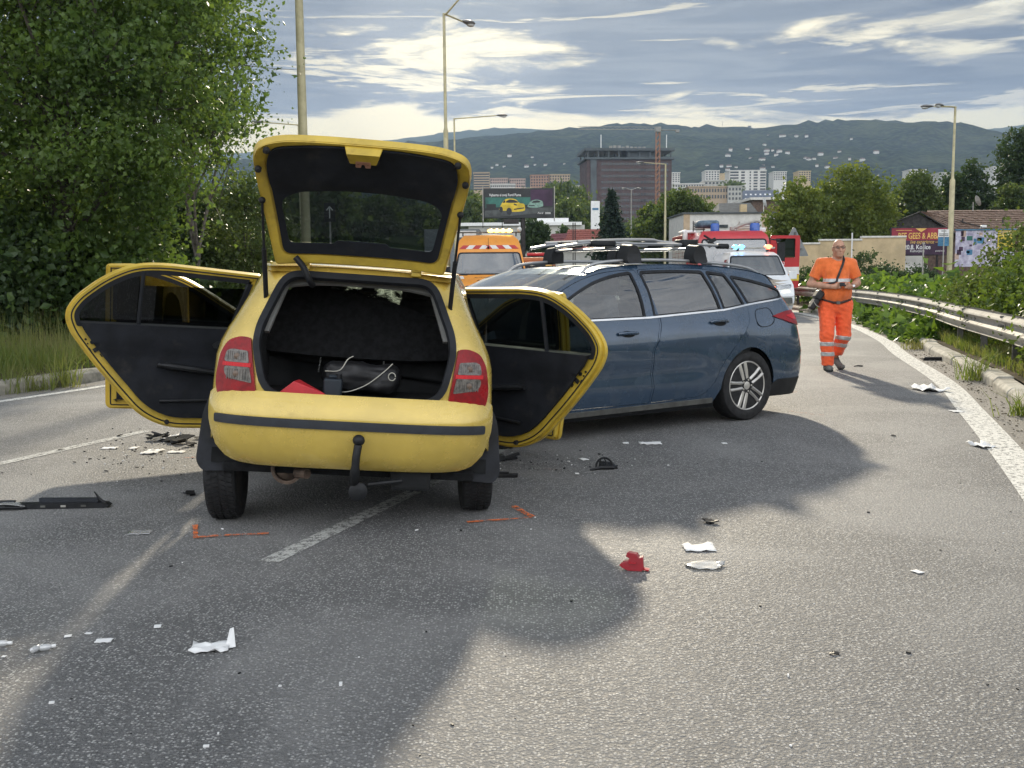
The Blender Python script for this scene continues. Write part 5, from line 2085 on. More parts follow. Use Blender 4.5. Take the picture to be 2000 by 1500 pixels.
for sg in (1, -1):
    q = rnd([(.66, 1.215), (.93, 1.20), (.94, 1.27), (.70, 1.30)], .015, 2)
    ov.patch(q if sg > 0 else mirror(q), 'bonnet_stripe', M['white_stripe'], ov_, .006)
    q = rnd([(.76, 1.10), (.95, 1.08), (.945, 1.18), (.80, 1.195)], .015, 2)
    ov.patch(q if sg > 0 else mirror(q), 'bonnet_stripe', M['red_stripe'], ov_, .006)
    q = rnd([(.58, 1.315), (.88, 1.315), (.88, 1.345), (.58, 1.345)], .012, 2)
    ov.patch(q if sg > 0 else mirror(q), 'air_intake', M['seal'], ov_, .006)
    q = rnd([(.70, .84), (.93, .88), (.965, 1.04), (.74, .99)], .04, 3)
    ov.patch(q if sg > 0 else mirror(q), 'headlight', M['reflector'], ov_, .012)
    b = MB()
    b.box((sg * 1.13, .95, 1.42), (.20, .12, .34))
    b.build('door_mirror', M['trim_black'], ov_, bevel=.05)
    b = MB()
    b.add([(sg * .99, 1.2, 1.40), (sg * .99, 2.1, 1.40), (sg * .885, 2.1, 2.0), (sg * .885, 1.5, 2.0)], [(0, 1, 2, 3) if sg < 0 else (3, 2, 1, 0)])
    b.add([(sg * .99, 2.25, 1.40), (sg * .99, 5.2, 1.40), (sg * .885, 5.2, 2.0), (sg * .885, 2.25, 2.0)], [(0, 1, 2, 3) if sg < 0 else (3, 2, 1, 0)])
    b.build('side_window', M['window_dark'], ov_)
    for y in (.95, 4.6):
        simple_wheel(ov_, (sg * .85, y, .34), .34, .22, 1 if sg > 0 else -1, 'zinc_dark', 5)
ov.patch(rnd([(-.68, .78), (.68, .78), (.64, 1.02), (-.64, 1.02)], .05, 3), 'grille', M['trim_black'], ov_, .01)
b = MB()
T = ov.text_T(0, .93, .03)
b.tube([T @ Vector((.115 * math.cos(a), .115 * math.sin(a), 0)) for a in [2 * math.pi * k / 24 for k in range(25)]], .010, 6, cap=False)
for a in (math.pi / 2, math.pi / 2 + 2.094, math.pi / 2 + 4.189):
    b.tube([T @ Vector((0, 0, .004)), T @ Vector((.11 * math.cos(a), .11 * math.sin(a), 0))], [.018, .006], 6)
b.build('badge', M['chrome'], ov_)
ov.patch(rnd([(-.90, .36), (.90, .36), (.92, .70), (-.92, .70)], .06, 3), 'bumper', M['trim_black'], ov_, .03, .04)
T = ov.text_T(.0, 1.245, .010)
text('AUTOHAVÁRIA', .085, M['black_ink'], ov_, T, sx=1.35)
T = ov.text_T(.0, 1.165, .010)
text('A PORTÁL', .11, M['black_ink'], ov_, T, sx=1.35)
b = MB()
b.ell(ov(-.02, 2.14, .05), (.028, .03, .04))
b.tube([ov(-.02, 2.14, .05), (-.02, 1.22, 2.42)], .006, 6)
b.build('aerial', M['trim_black'], ov_)
b = MB()
b.box((0, 2.1, 2.62), (1.75, .30, .035))
lb = b.build('light_bar', M['zinc_dark'], ov_, bevel=.012)
for k in range(4):
    b = MB()
    b.ell((.06 + k * .165, 1.97, 2.66), (.095, .08, .058))
    b.build('beacon', M['amber_lit'], lb)
for x in (-.7, .75):
    b = MB()
    b.tube([(x, 2.1, 2.5), (x, 2.1, 2.61)], .02, 6)
    b.build('bar_foot', M['trim_black'], lb)
b = MB()
b.ell((.84, 1.95, 2.70), (.06, .06, .08))
b.build('work_lamp', M['lamp_lens'], lb)
b = MB()
b.box((0, 2.8, .7), (1.7, 4.6, .8)).box((0, 1.3, 1.2), (1.6, .5, .2)).box((0, 2.3, 1.7), (1.5, .1, 1.2))
b.build('cabin', M['interior'], ov_)

# --- small lorry behind the orange van
V0 = at(1045, 560, 37)
lr = thing('rescue_lorry', 'brown-orange rescue lorry with a red roof beacon half hidden behind the blue estate', 'lorry', (V0.x, 37, 0), 0)
b = MB()
b.box((0, 1.2, 1.2), (1.5, 2.2, 1.35))
b.build('cab', mat('rust_orange_paint', (.42, .13, .04), .5), lr, bevel=.08)
b = MB()
b.box((0, .085, 1.45), (1.25, .02, .5))
b.build('windscreen', M['window_dark'], lr)
b = MB()
b.box((0, .9, 1.90), (1.1, .35, .05))
b.build('light_bar', M['trim_black'], lr)
b = MB()
b.box((.15, .9, 1.99), (.85, .25, .12))
b.build('beacon', mat('red_beacon_lens', (.48, .02, .03), .3), lr, bevel=.03)
b = MB()
b.box((0, 3.8, 1.35), (1.7, 2.8, .9))
b.build('load_bed', M['timber_dark'], lr)
for sg in (1, -1):
    for y in (.7, 4.2):
        simple_wheel(lr, (sg * .72, y, .36), .36, .22, sg, 'zinc_dark', 5)
    b = MB()
    b.box((sg * .50, .085, 1.55), (.22, .03, .5))
    b.build('side_panel', M['ad_gold'], lr)

# --- fire engine
V0 = at(1434, 600, 34)
fe = thing('fire_engine', 'red fire engine with one cab door open, blue beacons and gear on its roof', 'fire engine', (V0.x, 34, 0), R(-2))
fv = Van([(.45, .03), (.6, 0), (1.3, 0), (1.6, .03), (2.2, .12), (2.45, .18), (2.60, .34), (2.66, .5)], [(.4, 1.16), (.7, 1.2), (1.6, 1.2), (2.3, 1.17), (2.5, 1.12), (2.66, .98)], .10, 2.6)
WS = rnd([(-1.08, 1.56), (1.08, 1.56), (1.04, 2.36), (-1.04, 2.36)], .08, 4)
fv.shell(.45, 2.66, [WS], M['fire_red'], fe)
fv.patch(inset(WS, -.02), 'windscreen', M['glass_screen'], fe, .002, 0)
fv.patch(inset(WS, -.035), 'screen_seal', M['seal'], fe, .006, .012, holes=[inset(WS, .015)])
fv.patch(rnd([(-1.0, 1.0), (1.0, 1.0), (1.0, 1.36), (-1.0, 1.36)], .05, 3), 'grille', M['trim_black'], fe, .01)
fv.patch(rect(-1.16, 1.40, 1.16, 1.50), 'white_band', M['white'], fe, .006)
fv.patch(rnd([(-1.15, .5), (1.15, .5), (1.15, .9), (-1.15, .9)], .06, 3), 'bumper', M['white'], fe, .05, .06)
text('HASIČI', .20, M['white'], fe, fv.text_T(-.75, 1.43, .03), sx=1.0)
for sg in (1, -1):
    q = rnd([(.70, .60), (1.08, .60), (1.08, .80), (.70, .80)], .04, 3)
    fv.patch(q if sg > 0 else mirror(q), 'headlight', M['reflector'], fe, .08)
    b = MB()
    b.box((sg * 1.50, .0, 1.95), (.24, .14, .62)).tube([(sg * 1.2, .15, 2.36), (sg * 1.5, .0, 2.32)], .025, 8).tube([(sg * 1.2, .15, 1.6), (sg * 1.48, .0, 1.62)], .025, 8)
    b.build('cab_mirror', M['trim_black'], fe, bevel=.04)
    for y in (1.2, 4.8):
        simple_wheel(fe, (sg * 1.03, y, .5), .5, .3, sg, 'zinc_dark', 6)
b = MB()
b.tube([(-1.0, .1, 2.5), (-.85, -.12, 2.38), (-.72, -.14, 2.30)], .035, 8).box((-.78, -.16, 2.32), (.26, .10, .12), Matrix.Rotation(-.5, 3, 'Y'))
b.build('front_mirror', M['trim_black'], fe)
b = MB()
b.box((0, 4.9, 1.65), (2.42, 4.4, 2.05))
bd = b.build('equipment_body', M['fire_red'], fe, bevel=.05)
for k in range(4):          # roller shutters on the side that shows
    b = MB()
    for j in range(12):
        b.box((-1.225, 3.25 + k * 1.05, .85 + j * .135), (.02, .92, .12))
    s_ = b.build('roller_shutter', M['zinc'], bd, smooth=False)
    s_['kind'] = 'stuff'
b = MB()
b.box((-1.28, 2.75, 2.55), (.16, .30, .5)).box((-1.15, 3.2, 2.72), (.5, 1.2, .12))
b.build('white_corner', M['white'], fe, bevel=.06)
for x, r in ((-.55, .15), (.78, .17)):
    b = MB()
    b.lathe([(.12, 2.62), (r, 2.66), (r, 2.86), (r * .8, 2.92), (.001, 2.93)], Matrix.Translation((x, .75, 0)), 18)
    b.build('beacon', M['blue_lens'], fe)
b = MB()
b.box((-.72, 1.4, 2.92), (.75, .8, .26))
b.build('hose_reel', M['grey_tank'], fe, bevel=.10)
b = MB()
for k in range(5):
    b.tube([(-1.15, 1.6 + k * .05, 2.75 + k * .06), (-.75, 1.6 + k * .05, 2.76 + k * .06)], .02, 6)
b.tube([(-1.14, 1.7, 2.68), (-1.14, 1.7, 3.06)], .02, 6).tube([(-.78, 1.7, 2.68), (-.78, 1.7, 3.06)], .02, 6)
b.build('roof_rack', M['zinc_dark'], fe)
b = MB()
b.tube([(.1, .9, 2.76), (.45, .9, 2.9), (.9, .95, 3.0), (1.0, .95, 2.96)], .05, 8).tube([(.05, .85, 2.70), (.05, .85, 2.80)], .09, 12).tube([(.2, .9, 2.70), (.3, .9, 2.98)], .03, 6)
for k in range(4):
    b.tube([(.35, 1.6, 2.70 + k * .07), (.95, 1.6, 2.72 + k * .07)], .025, 6)
b.build('water_cannon', M['zinc'], fe)
b = MB()
b.box((1.05, 1.1, 2.70), (.3, .3, .16))
b.build('white_corner', M['white'], fe, bevel=.04)
dr = bpy.data.objects.new('cab_door', None)
dr.location = (1.22, .55, 0)
dr.rotation_euler = (0, 0, R(8))
COL.objects.link(dr)
dr.parent = fe
D_O = rnd([(0, .75), (1.05, .75), (1.08, 2.50), (.06, 2.50)], .06, 3)
D_W = rnd([(.40, 1.76), (.92, 1.76), (.92, 2.40), (.22, 2.40)], .04, 3)
for nm, m_, z0, z1, hs in (('door_panel', 'fire_red', 0, 0, 1),):
    b = MB()
    b.panel(D_O, lambda u, v: (u, 0, v), [D_W], .3, .06, up=(0, -1, 0))
    b.build('door_panel', M['fire_red'], dr)
b = MB()
b.panel(inset(D_W, -.01), lambda u, v: (u, .03, v), (), None, 0)
b.build('door_glass', M['glass_door'], dr)
b = MB()
b.box((.54, -.008, 1.33), (1.03, .012, .24))
b.build('white_band', M['white'], dr, smooth=False)
b = MB()
b.box((.54, -.008, 1.09), (1.03, .012, .20))
b.build('yellow_band', M['yellow_stripe'], dr, smooth=False)
text('112', .15, M['white'], dr, Matrix.Translation((.45, -.012, 1.56)) @ FACE_CAM)
b = MB()
b.box((.2, .02, 2.0), (.36, .03, .85))
b.build('door_trim', M['trim_black'], dr)
b = MB()
b.box((0, 1.5, 1.0), (2.2, 1.8, .9)).box((.1, 1.9, 1.9), (1.8, .2, 1.0))
b.build('cabin', M['interior'], fe)
b = MB()
b.ell((-.45, .75, 1.95), (.13, .14, .17)).ell((-.45, .85, 1.62), (.24, .16, .24))
b.build('seat_back', M['red_stripe'], fe)


# --- far cars on the left carriageway, seen through the open door window
def far_car(label, X, Y, z0, rz, colm, w=.9, est=False):
    root = thing('parked_car', label, 'car', (X, Y, z0), rz)
    v = Van([(.2, .05), (.35, 0), (.65, 0), (.78, .08), (.86, .35), (.95, .95), (1.38, 1.65), (1.45, 2.0)], [(.2, .84), (.45, .9), (.8, .9), (.95, .86), (1.3, .66), (1.45, .55)], .16, 4.3)
    WS_ = rnd([(-.70, .97), (.70, .97), (.58, 1.35), (-.58, 1.35)], .05, 3)
    v.shell(.2, 1.45, [WS_], colm, root)
    v.patch(inset(WS_, -.02), 'windscreen', M['glass_screen'], root, .002, 0)
    v.patch(rnd([(-.5, .52), (.5, .52), (.5, .68), (-.5, .68)], .05, 3), 'grille', M['trim_black'], root, .012)
    v.patch(rnd([(-.82, .25), (.82, .25), (.82, .42), (-.82, .42)], .05, 3), 'bumper', M['trim_black'], root, .015)
    v.patch(rect(-.26, .44, .26, .53), 'number_plate', M['number_plate'], root, .02)
    for sg in (1, -1):
        q = rnd([(.54, .62), (.86, .66), (.86, .76), (.56, .74)], .03, 3)
        v.patch(q if sg > 0 else mirror(q), 'headlight', M['reflector'], root, .015)
        b = MB()
        b.ell((sg * .98, 1.25, .98), (.1, .06, .07))
        b.build('door_mirror', colm, root)
        b = MB()
        b.add([(sg * .885, 1.3, .95), (sg * .885, 3.7, .95), (sg * .68, 3.3, 1.36), (sg * .68, 1.95, 1.36)], [(0, 1, 2, 3) if sg < 0 else (3, 2, 1, 0)])
        b.build('side_window', M['window_dark'], root)
        for y in (.85, 3.45):
            simple_wheel(root, (sg * .78, y, .31), .31, .19, sg, 'zinc_dark', 5)
    b = MB()
    b.box((0, 2.2, .6), (1.5, 3.4, .6)).box((0, 2.2, 1.0), (1.2, .2, .4))
    b.build('cabin', M['interior'], root)
    return root


p = at(412, 584, 66)
far_car('dark silver car with its lamps towards us, framed by the open yellow door window', p.x, 66, p.z, R(-16), mat('dark_silver_paint', (.16, .165, .17), .35, .3, coat=.8))
p = at(428, 572, 75)
far_car('pale car queuing just behind the dark silver car on the far lane', p.x, 75, p.z, R(-16), M['van_white'])
p = at(285, 600, 44)
far_car('white saloon side-on behind the bushes, seen through the open yellow door window', p.x - 1.2, 45, p.z + .15, R(72), M['van_white'])
# ------------------------------------------------------------------ smooth bodies from blended volumes
class Field:
    def __init__(s, lo, hi, res):
        s.lo, s.res = np.array(lo, float), res
        s.n = np.ceil((np.array(hi) - s.lo) / res).astype(int) + 1
        s.f = np.full(s.n, .2, np.float32)
        s.ax = [s.lo[i] + res * np.arange(s.n[i]) for i in range(3)]

    def _blk(s, lo, hi):
        i0 = np.maximum(0, np.floor((np.array(lo) - s.lo) / s.res).astype(int))
        i1 = np.minimum(s.n, np.ceil((np.array(hi) - s.lo) / s.res).astype(int) + 1)
        if (i1 <= i0).any():
            return None
        sl = tuple(slice(a, b) for a, b in zip(i0, i1))
        X, Y, Z = np.meshgrid(*[s.ax[i][sl[i]] for i in range(3)], indexing='ij', sparse=True)
        return sl, X, Y, Z

    def _mix(s, sl, d, k):
        f = s.f[sl]
        if k <= 0:
            s.f[sl] = np.minimum(f, d)
            return
        h = np.clip(.5 + .5 * (f - d) / k, 0, 1)
        s.f[sl] = f * (1 - h) + d * h - k * h * (1 - h)

    def cap(s, p, q, r0, r1=None, k=.02, sx=1.0, sy=1.0):
        """tapered capsule; sy squashes its y depth"""
        r1 = r0 if r1 is None else r1
        p, q = np.array(p, float), np.array(q, float)
        m = max(r0, r1) + .09
        blk = s._blk(np.minimum(p, q) - m, np.maximum(p, q) + m)
        if blk is None:
            return s
        sl, X, Y, Z = blk
        d = q - p
        L2 = max(1e-9, (d * d).sum())
        t = np.clip(((X - p[0]) * d[0] + (Y - p[1]) * d[1] + (Z - p[2]) * d[2]) / L2, 0, 1)
        dist = np.sqrt(((X - p[0] - t * d[0]) / sx) ** 2 + ((Y - p[1] - t * d[1]) / sy) ** 2 + (Z - p[2] - t * d[2]) ** 2) - (r0 + (r1 - r0) * t)
        s._mix(sl, dist, k)
        return s

    def ell(s, c, r, k=.02, R3=None):
        c, r = np.array(c, float), np.array(r, float)
        m = r.max() + .09
        blk = s._blk(c - m, c + m)
        if blk is None:
            return s
        sl, X, Y, Z = blk
        x, y, z = X - c[0], Y - c[1], Z - c[2]
        if R3 is not None:
            A = np.array(R3.transposed())
            x, y, z = (A[0, 0] * x + A[0, 1] * y + A[0, 2] * z, A[1, 0] * x + A[1, 1] * y + A[1, 2] * z, A[2, 0] * x + A[2, 1] * y + A[2, 2] * z)
        k0 = np.sqrt((x / r[0]) ** 2 + (y / r[1]) ** 2 + (z / r[2]) ** 2)
        k1 = np.sqrt((x / r[0] ** 2) ** 2 + (y / r[1] ** 2) ** 2 + (z / r[2] ** 2) ** 2) + 1e-9
        s._mix(sl, k0 * (k0 - 1) / k1, k)
        return s

    def full(s):
        return np.meshgrid(*s.ax, indexing='ij', sparse=True)

    def mesh(s, f=None):
        f = s.f if f is None else f
        c = [f[i:f.shape[0] - 1 + i, j:f.shape[1] - 1 + j, k:f.shape[2] - 1 + k] for i in (0, 1) for j in (0, 1) for k in (0, 1)]
        neg = sum((a < 0).astype(np.int8) for a in c)
        act = (neg > 0) & (neg < 8)
        I = np.argwhere(act)
        idx = -np.ones(act.shape, int)
        idx[tuple(I.T)] = np.arange(len(I))
        off = [(i, j, k) for i in (0, 1) for j in (0, 1) for k in (0, 1)]
        vals = [a[act] for a in c]
        acc = np.zeros((len(I), 3))
        cnt = np.zeros(len(I))
        for a in range(8):
            for b in range(a + 1, 8):
                dd = np.abs(np.array(off[a]) - np.array(off[b])).sum()
                if dd != 1:
                    continue
                va, vb = vals[a], vals[b]
                x = (va < 0) != (vb < 0)
                t = np.where(x, va / np.where(x, va - vb, 1), 0)
                pos = np.array(off[a])[None] + t[:, None] * (np.array(off[b]) - np.array(off[a]))[None]
                acc += pos * x[:, None]
                cnt += x
        V = (I + acc / cnt[:, None]) * s.res + s.lo
        F = []
        for ax in range(3):
            o1, o2 = [(1, 2), (2, 0), (0, 1)][ax]
            sl0 = [slice(None)] * 3
            sl1 = [slice(None)] * 3
            sl0[ax] = slice(0, -1)
            sl1[ax] = slice(1, None)
            a, b = f[tuple(sl0)], f[tuple(sl1)]
            e = np.argwhere((a < 0) != (b < 0))
            e = e[(e[:, o1] > 0) & (e[:, o2] > 0) & (e[:, o1] < f.shape[o1] - 1) & (e[:, o2] < f.shape[o2] - 1)]
            if not len(e):
                continue
            sg = a[tuple(e.T)] < 0

            def at_(d1, d2):
                q = e.copy()
                q[:, o1] += d1
                q[:, o2] += d2
                return idx[tuple(q.T)]
            q = np.stack([at_(-1, -1), at_(0, -1), at_(0, 0), at_(-1, 0)], 1)
            q[~sg] = q[~sg][:, ::-1]
            F.append(q)
        F = np.concatenate(F)
        F = F[(F >= 0).all(1)]
        return V, F

    def build(s, name, m, parent, f=None, T=None):
        V, F = s.mesh(f)
        me = bpy.data.meshes.new(name)
        me.from_pydata(V.tolist(), [], F.tolist())
        me.materials.append(m)
        me.polygons.foreach_set('use_smooth', [True] * len(F))
        o = bpy.data.objects.new(name, me)
        COL.objects.link(o)
        if parent is not None:
            o.parent = parent
        return o

    def copy(s):
        c = Field.__new__(Field)
        c.lo, c.res, c.n, c.ax = s.lo, s.res, s.n, s.ax
        c.f = np.full(s.n, .2, np.float32)
        return c


def wob(F, sc, amp, seed, zs=1.0):
    """soft cloth wrinkles"""
    g = np.random.default_rng(seed)
    X, Y, Z = F.full()
    w = 0
    for _ in range(5):
        a = g.normal(0, 1, 3) * sc
        w = w + np.sin(X * a[0] + Y * a[1] + Z * a[2] * zs + g.uniform(0, 6.3))
    return (w * amp / 2.2).astype(np.float32)


# ------------------------------------------------------------------ the road worker (faces -y)
wp = gr(1613, 725)
man = thing('person', 'bald road worker in orange T-shirt and neon orange trousers walking with a phone', 'person', (4.42, 14.0, 0), R(-4))
BOX = ((-.42, -.42, -.01), (.40, .42, 1.82))
E_L, E_R = (-.335, .03, 1.185), (.292, .03, 1.195)
S_L, S_R = (-.195, .015, 1.455), (.200, .015, 1.445)
W_L, W_R = (-.105, -.235, 1.150), (.150, -.235, 1.150)
HIP_L, HIP_R = (-.105, 0, .90), (.110, 0, .90)
K_L, K_R = (-.120, -.075, .50), (.125, .01, .49)
A_L, A_R = (-.085, -.02, .085), (.085, .27, .175)
body = Field(*BOX, .0085)
head_c = np.array((.020, -.035, 1.668))
body.ell(head_c + (0, .02, .015), (.078, .098, .100), .02)
body.ell(head_c + (0, -.022, -.055), (.063, .070, .075), .03)
body.ell(head_c + (.0, -.055, -.105), (.034, .034, .026), .03)
body.cap(head_c + (0, -.095, .0), head_c + (0, -.115, -.035), .010, .016, .014)
body.ell(head_c + (0, -.088, -.072), (.024, .012, .008), .008)
for sx in (-1, 1):
    body.ell(head_c + (sx * .082, .01, -.012), (.010, .022, .032), .008)
    body.ell(head_c + (sx * .032, -.080, .022), (.024, .014, .009), .012)
    body.ell(head_c + (sx * .045, -.062, -.03), (.026, .022, .024), .02)
body.cap((.015, .02, 1.50), (.018, .0, 1.60), .068, .060, .04)
body.cap((-.10, .02, 1.45), (.10, .02, 1.445), .085, .085, .05, sy=.9)
body.ell((0, .01, 1.32), (.165, .115, .17), .06)
body.ell((.0, -.035, 1.10), (.175, .145, .17), .07)
body.ell((0, .0, .93), (.165, .125, .13), .06)
for S_, E_, W_, sx in ((S_L, E_L, W_L, -1), (S_R, E_R, W_R, 1)):
    body.cap(S_, E_, .062, .046, .04)
    body.cap(E_, np.array(E_) * .55 + np.array(W_) * .45, .047, .044, .02)
    body.cap(np.array(E_) * .55 + np.array(W_) * .45, W_, .044, .028, .02)
for h, k_, a_ in ((HIP_L, K_L, A_L), (HIP_R, K_R, A_R)):
    body.cap(h, k_, .085, .058, .04)
    body.cap(k_, a_, .058, .040, .03)
# hands: palms with bent fingers of different length closed round the phone
def hand(F, wrist, palm_dir, side):
    w = np.array(wrist)
    d = np.array(palm_dir) / np.linalg.norm(palm_dir)
    up = np.array((0, 0, 1.0))
    acr = np.cross(d, up)
    pc = w + d * .05
    F.cap(w, pc, .026, .032, .015)
    F.cap(pc + up * .018, pc - up * .020, .024, .024, .012)
    for i, L_ in enumerate((.040, .046, .043, .034)):
        z = .026 - i * .018
        k0 = pc + d * .028 + up * z
        k1 = k0 + d * L_ * .75 + np.array((0, -.012, -.004))
        k2 = k1 + d * L_ * .35 + np.array((0, .020, -.004))
        F.cap(k0, k1, .0105, .0095, .004)
        F.cap(k1, k2, .0095, .008, .003)
    t0 = pc + up * .020 + np.array((0, -.012, 0))
    t1 = t0 + d * .026 + up * .022
    t2 = t1 + d * .026 + up * .002
    F.cap(t0, t1, .012, .011, .008)
    F.cap(t1, t2, .011, .009, .003)


hand(body, W_L, (.96, -.20, .16), -1)
hand(body, W_R, (-.80, -.42, .16), 1)
body.build('body', M['skin'], man)

# T-shirt
sh = body.copy()
sh.cap((-.105, .02, 1.452), (.11, .02, 1.448), .098, .098, .05, sy=.95)
sh.ell((0, .01, 1.33), (.190, .138, .17), .06)
sh.ell((.0, -.045, 1.10), (.208, .172, .175), .08)
sh.ell((0, -.01, 1.00), (.200, .155, .11), .05)
for S_, E_ in ((S_L, E_L), (S_R, E_R)):
    e = np.array(S_) + (np.array(E_) - np.array(S_)) * .66
    sh.cap(S_, e, .086, .080, .04)
X, Y, Z = sh.full()
f = sh.f + wob(sh, 30, .0040, 3, .6) + wob(sh, 64, .0018, 5)
for S_, E_ in ((S_L, E_L), (S_R, E_R)):          # cut the sleeve mouths
    d = (np.array(E_) - np.array(S_)) / np.linalg.norm(np.array(E_) - np.array(S_))
    e = np.array(S_) + (np.array(E_) - np.array(S_)) * .70
    cut = (X - e[0]) * d[0] + (Y - e[1]) * d[1] + (Z - e[2]) * d[2]
    far = np.abs(X) < .20
    f = np.where(far, f, np.maximum(f, cut))
hem = Z - (.985 - .045 * np.exp(-((X + 0 * Y) / .13) ** 2) * (Y < .02))
f = np.maximum(f, -hem)
nk = np.sqrt((X - .016) ** 2 + (Y + .015) ** 2 * .9 + ((Z - 1.565) * 1.0) ** 2) - .083
f = np.maximum(f, -nk)
shirt_f = f
shirt = sh.build('tshirt', M['shirt'], man, f)
band = np.maximum(f - .004, np.abs(Z - (1.232 + .10 * np.abs(X) * 0)) - .026)
band = np.maximum(band, np.abs(X) - .20 + 0 * Z)
sh.build('reflective_band', M['reflective'], shirt, band)

# trousers
tr = body.copy()
tr.ell((0, .0, .90), (.205, .150, .125), .05)
tr.ell((0, .05, .84), (.19, .12, .11), .05)
for h, k_, a_, rr in ((HIP_L, K_L, A_L, .078), (HIP_R, K_R, A_R, .080)):
    tr.cap(h, k_, .122, .092, .035)
    tr.cap(k_, np.array(a_) + (0, -.012, .0), .092, rr, .03)
f = tr.f + wob(tr, 26, .0055, 8, .5) + wob(tr, 60, .0030, 9, .9)
f = np.maximum(f, Z - (1.0 - .055 * np.exp(-((X) / .15) ** 2) * (Y < 0.0)))
legl = (X < .01)
f = np.maximum(f, np.where(legl, .075 - Z, .185 - .10 * (Y - .25) - Z))
tr_f = f
trou = tr.build('trousers', M['trousers'], man, f)
bd_ = np.minimum.reduce([np.where(X < .01, np.abs(Z - z0 + .0 * X), 9) - .030 for z0 in (.235, .375)] +
                        [np.where(X > .01, np.abs(Z - z0 + .12 * (X - .1)), 9) - .029 for z0 in (.345, .452)])
tr.build('reflective_band', M['reflective'], trou, np.maximum(f - .004, bd_))
belt_z = .985 - .055 * np.exp(-((X) / .15) ** 2) * (Y < 0.0)
tr2 = body.copy()
tr2.ell((0, -.005, .98), (.208, .160, .16), .05)
tr2.ell((0, .0, .90), (.209, .154, .125), .05)
bt = tr2.build('belt', M['belt'], man, np.maximum(tr2.f, np.abs(Z - belt_z - .004) - .019))
b = MB()
b.box((.0, -.168, .935), (.05, .012, .042))
b.build('buckle', M['zinc_dark'], bt, bevel=.004)

# boots
for (ax, ay, az), tip, tilt in ((A_L, -1, 0), (A_R, -1, 1)):
    bo = Field((ax - .12, ay - .32, -.012), (ax + .12, ay + .16, az + .13), .0075)
    if not tilt:
        bo.cap((ax, ay + .01, .03 + .02), (ax, ay + .01, .17), .052, .055, .02)
        bo.cap((ax, ay + .03, .045), (ax - .005, ay - .15, .040), .045, .043, .03, sx=1.05)
    else:
        heel, toe = np.array((ax, ay + .02, az - .045)), np.array((ax + .045, ay - .115, .038))
        bo.cap(heel, (ax - .012, ay + .05, az + .09), .050, .055, .02)
        bo.cap(heel, toe, .047, .043, .03)
        bo.cap(toe, toe + (.012, -.05, .004), .043, .036, .02)
    x2, y2, z2 = bo.full()
    ff = np.maximum(bo.f, .003 - z2)
    bt = bo.build('boot', M['boot'], man, ff)
    if not tilt:
        bo.build('sole', M['sole'], bt, np.maximum(np.maximum(bo.f - .006, z2 - .026), .0 - z2))

# spectacles
b = MB()
for sx in (-1, 1):
    c = head_c + (sx * .034, -.108, .012)
    b.tube([(c[0] + .027 * math.cos(a), c[1] + .006 * abs(math.cos(a)), c[2] + .017 * math.sin(a)) for a in [k * math.pi / 8 for k in range(17)]], .0028, 6, cap=False)
    b.tube([c + (sx * .027, .004, .006), head_c + (sx * .084, .0, .008)], .0028, 6)
b.tube([head_c + (-.008, -.112, .016), head_c + (.008, -.112, .016)], .003, 6)
b.build('spectacles', M['trim_black'], man)
b = MB()
for sx in (-1, 1):
    b.ell(head_c + (sx * .033, -.089, .006), (.012, .008, .007), 10, 6)
b.build('eye', mat('eye', (.25, .22, .2), .2), man)


def front_y(F, f, x, z):
    """y of the front surface of a field at (x, z)"""
    i = int(round((x - F.lo[0]) / F.res))
    k = int(round((z - F.lo[2]) / F.res))
    col = f[i, :, k]
    j = np.argmax(col < 0)
    return F.lo[1] + j * F.res if (col < 0).any() else -.02


# strap and shoulder bag
strap = thing('shoulder_bag', 'black shoulder bag on a diagonal strap worn by the road worker', 'bag', man.location, R(-4))
pts = []
for i in range(15):
    t = i / 14
    x, z = lerp(.085, -.165, t ** .9), lerp(1.515, 1.215, t ** 1.25)
    x = lerp(.085, -.08, t) if t < .75 else lerp(-.039, -.19, (t - .75) / .25)
    z = lerp(1.515, 1.21, min(1, t / .75)) if t < .75 else lerp(1.21, 1.185, (t - .75) / .25)
    pts.append((x, front_y(sh, shirt_f, x, z) - .012, z))
b = MB()
b.tube(pts, .017, 8, flat=.45)
b.tube([(.085, pts[0][1], 1.515), (.095, .02, 1.56), (.06, .12, 1.45), (-.1, .17, 1.25), (-.24, .06, 1.1)], .014, 6)
b.build('strap', M['bag'], strap)
b = MB()
b.box((-.235, -.03, 1.035), (.10, .22, .13), Matrix.Rotation(R(32), 3, 'Y'))
b.box((-.285, -.02, .93), (.075, .20, .20), Matrix.Rotation(R(30), 3, 'Y'))
b.build('bag_body', M['bag'], strap, bevel=.025)
b = MB()
b.tube([(-.34, -.13, .98), (-.285, -.135, .90), (-.24, -.13, .875)], .006, 6)
b.build('zip', M['zinc'], strap)
ph = thing('mobile_phone', 'dark phone held in both hands by the road worker', 'phone', man.location, R(-4))
b = MB()
b.box((.020, -.295, 1.182), (.082, .012, .055), Matrix.Rotation(R(-35), 3, 'X'))
b.build('phone_case', M['trim_black'], ph, bevel=.004)
b = MB()
b.box((.020, -.290, 1.189), (.072, .002, .046), Matrix.Rotation(R(-35), 3, 'X'))
b.build('screen', M['window_dark'], ph)
wt = thing('wrist_watch', 'watch with a white face on the wrist of the road worker', 'watch', man.location, R(-4))
T = Matrix.Translation(Vector(W_R) + Vector((.014, .02, .004))) @ (Vector(E_R) - Vector(W_R)).to_track_quat('Z', 'Y').to_matrix().to_4x4()
b = MB()
b.lathe([(.036, -.011), (.038, 0), (.036, .011), (.032, .011), (.032, -.011)], T, 18, True)
b.build('watch_strap', M['trim_black'], wt)
b = MB()
b.tube([Vector(W_R) + Vector((.02, -.030, .010)), Vector(W_R) + Vector((.02, -.042, .014))], .017, 12)
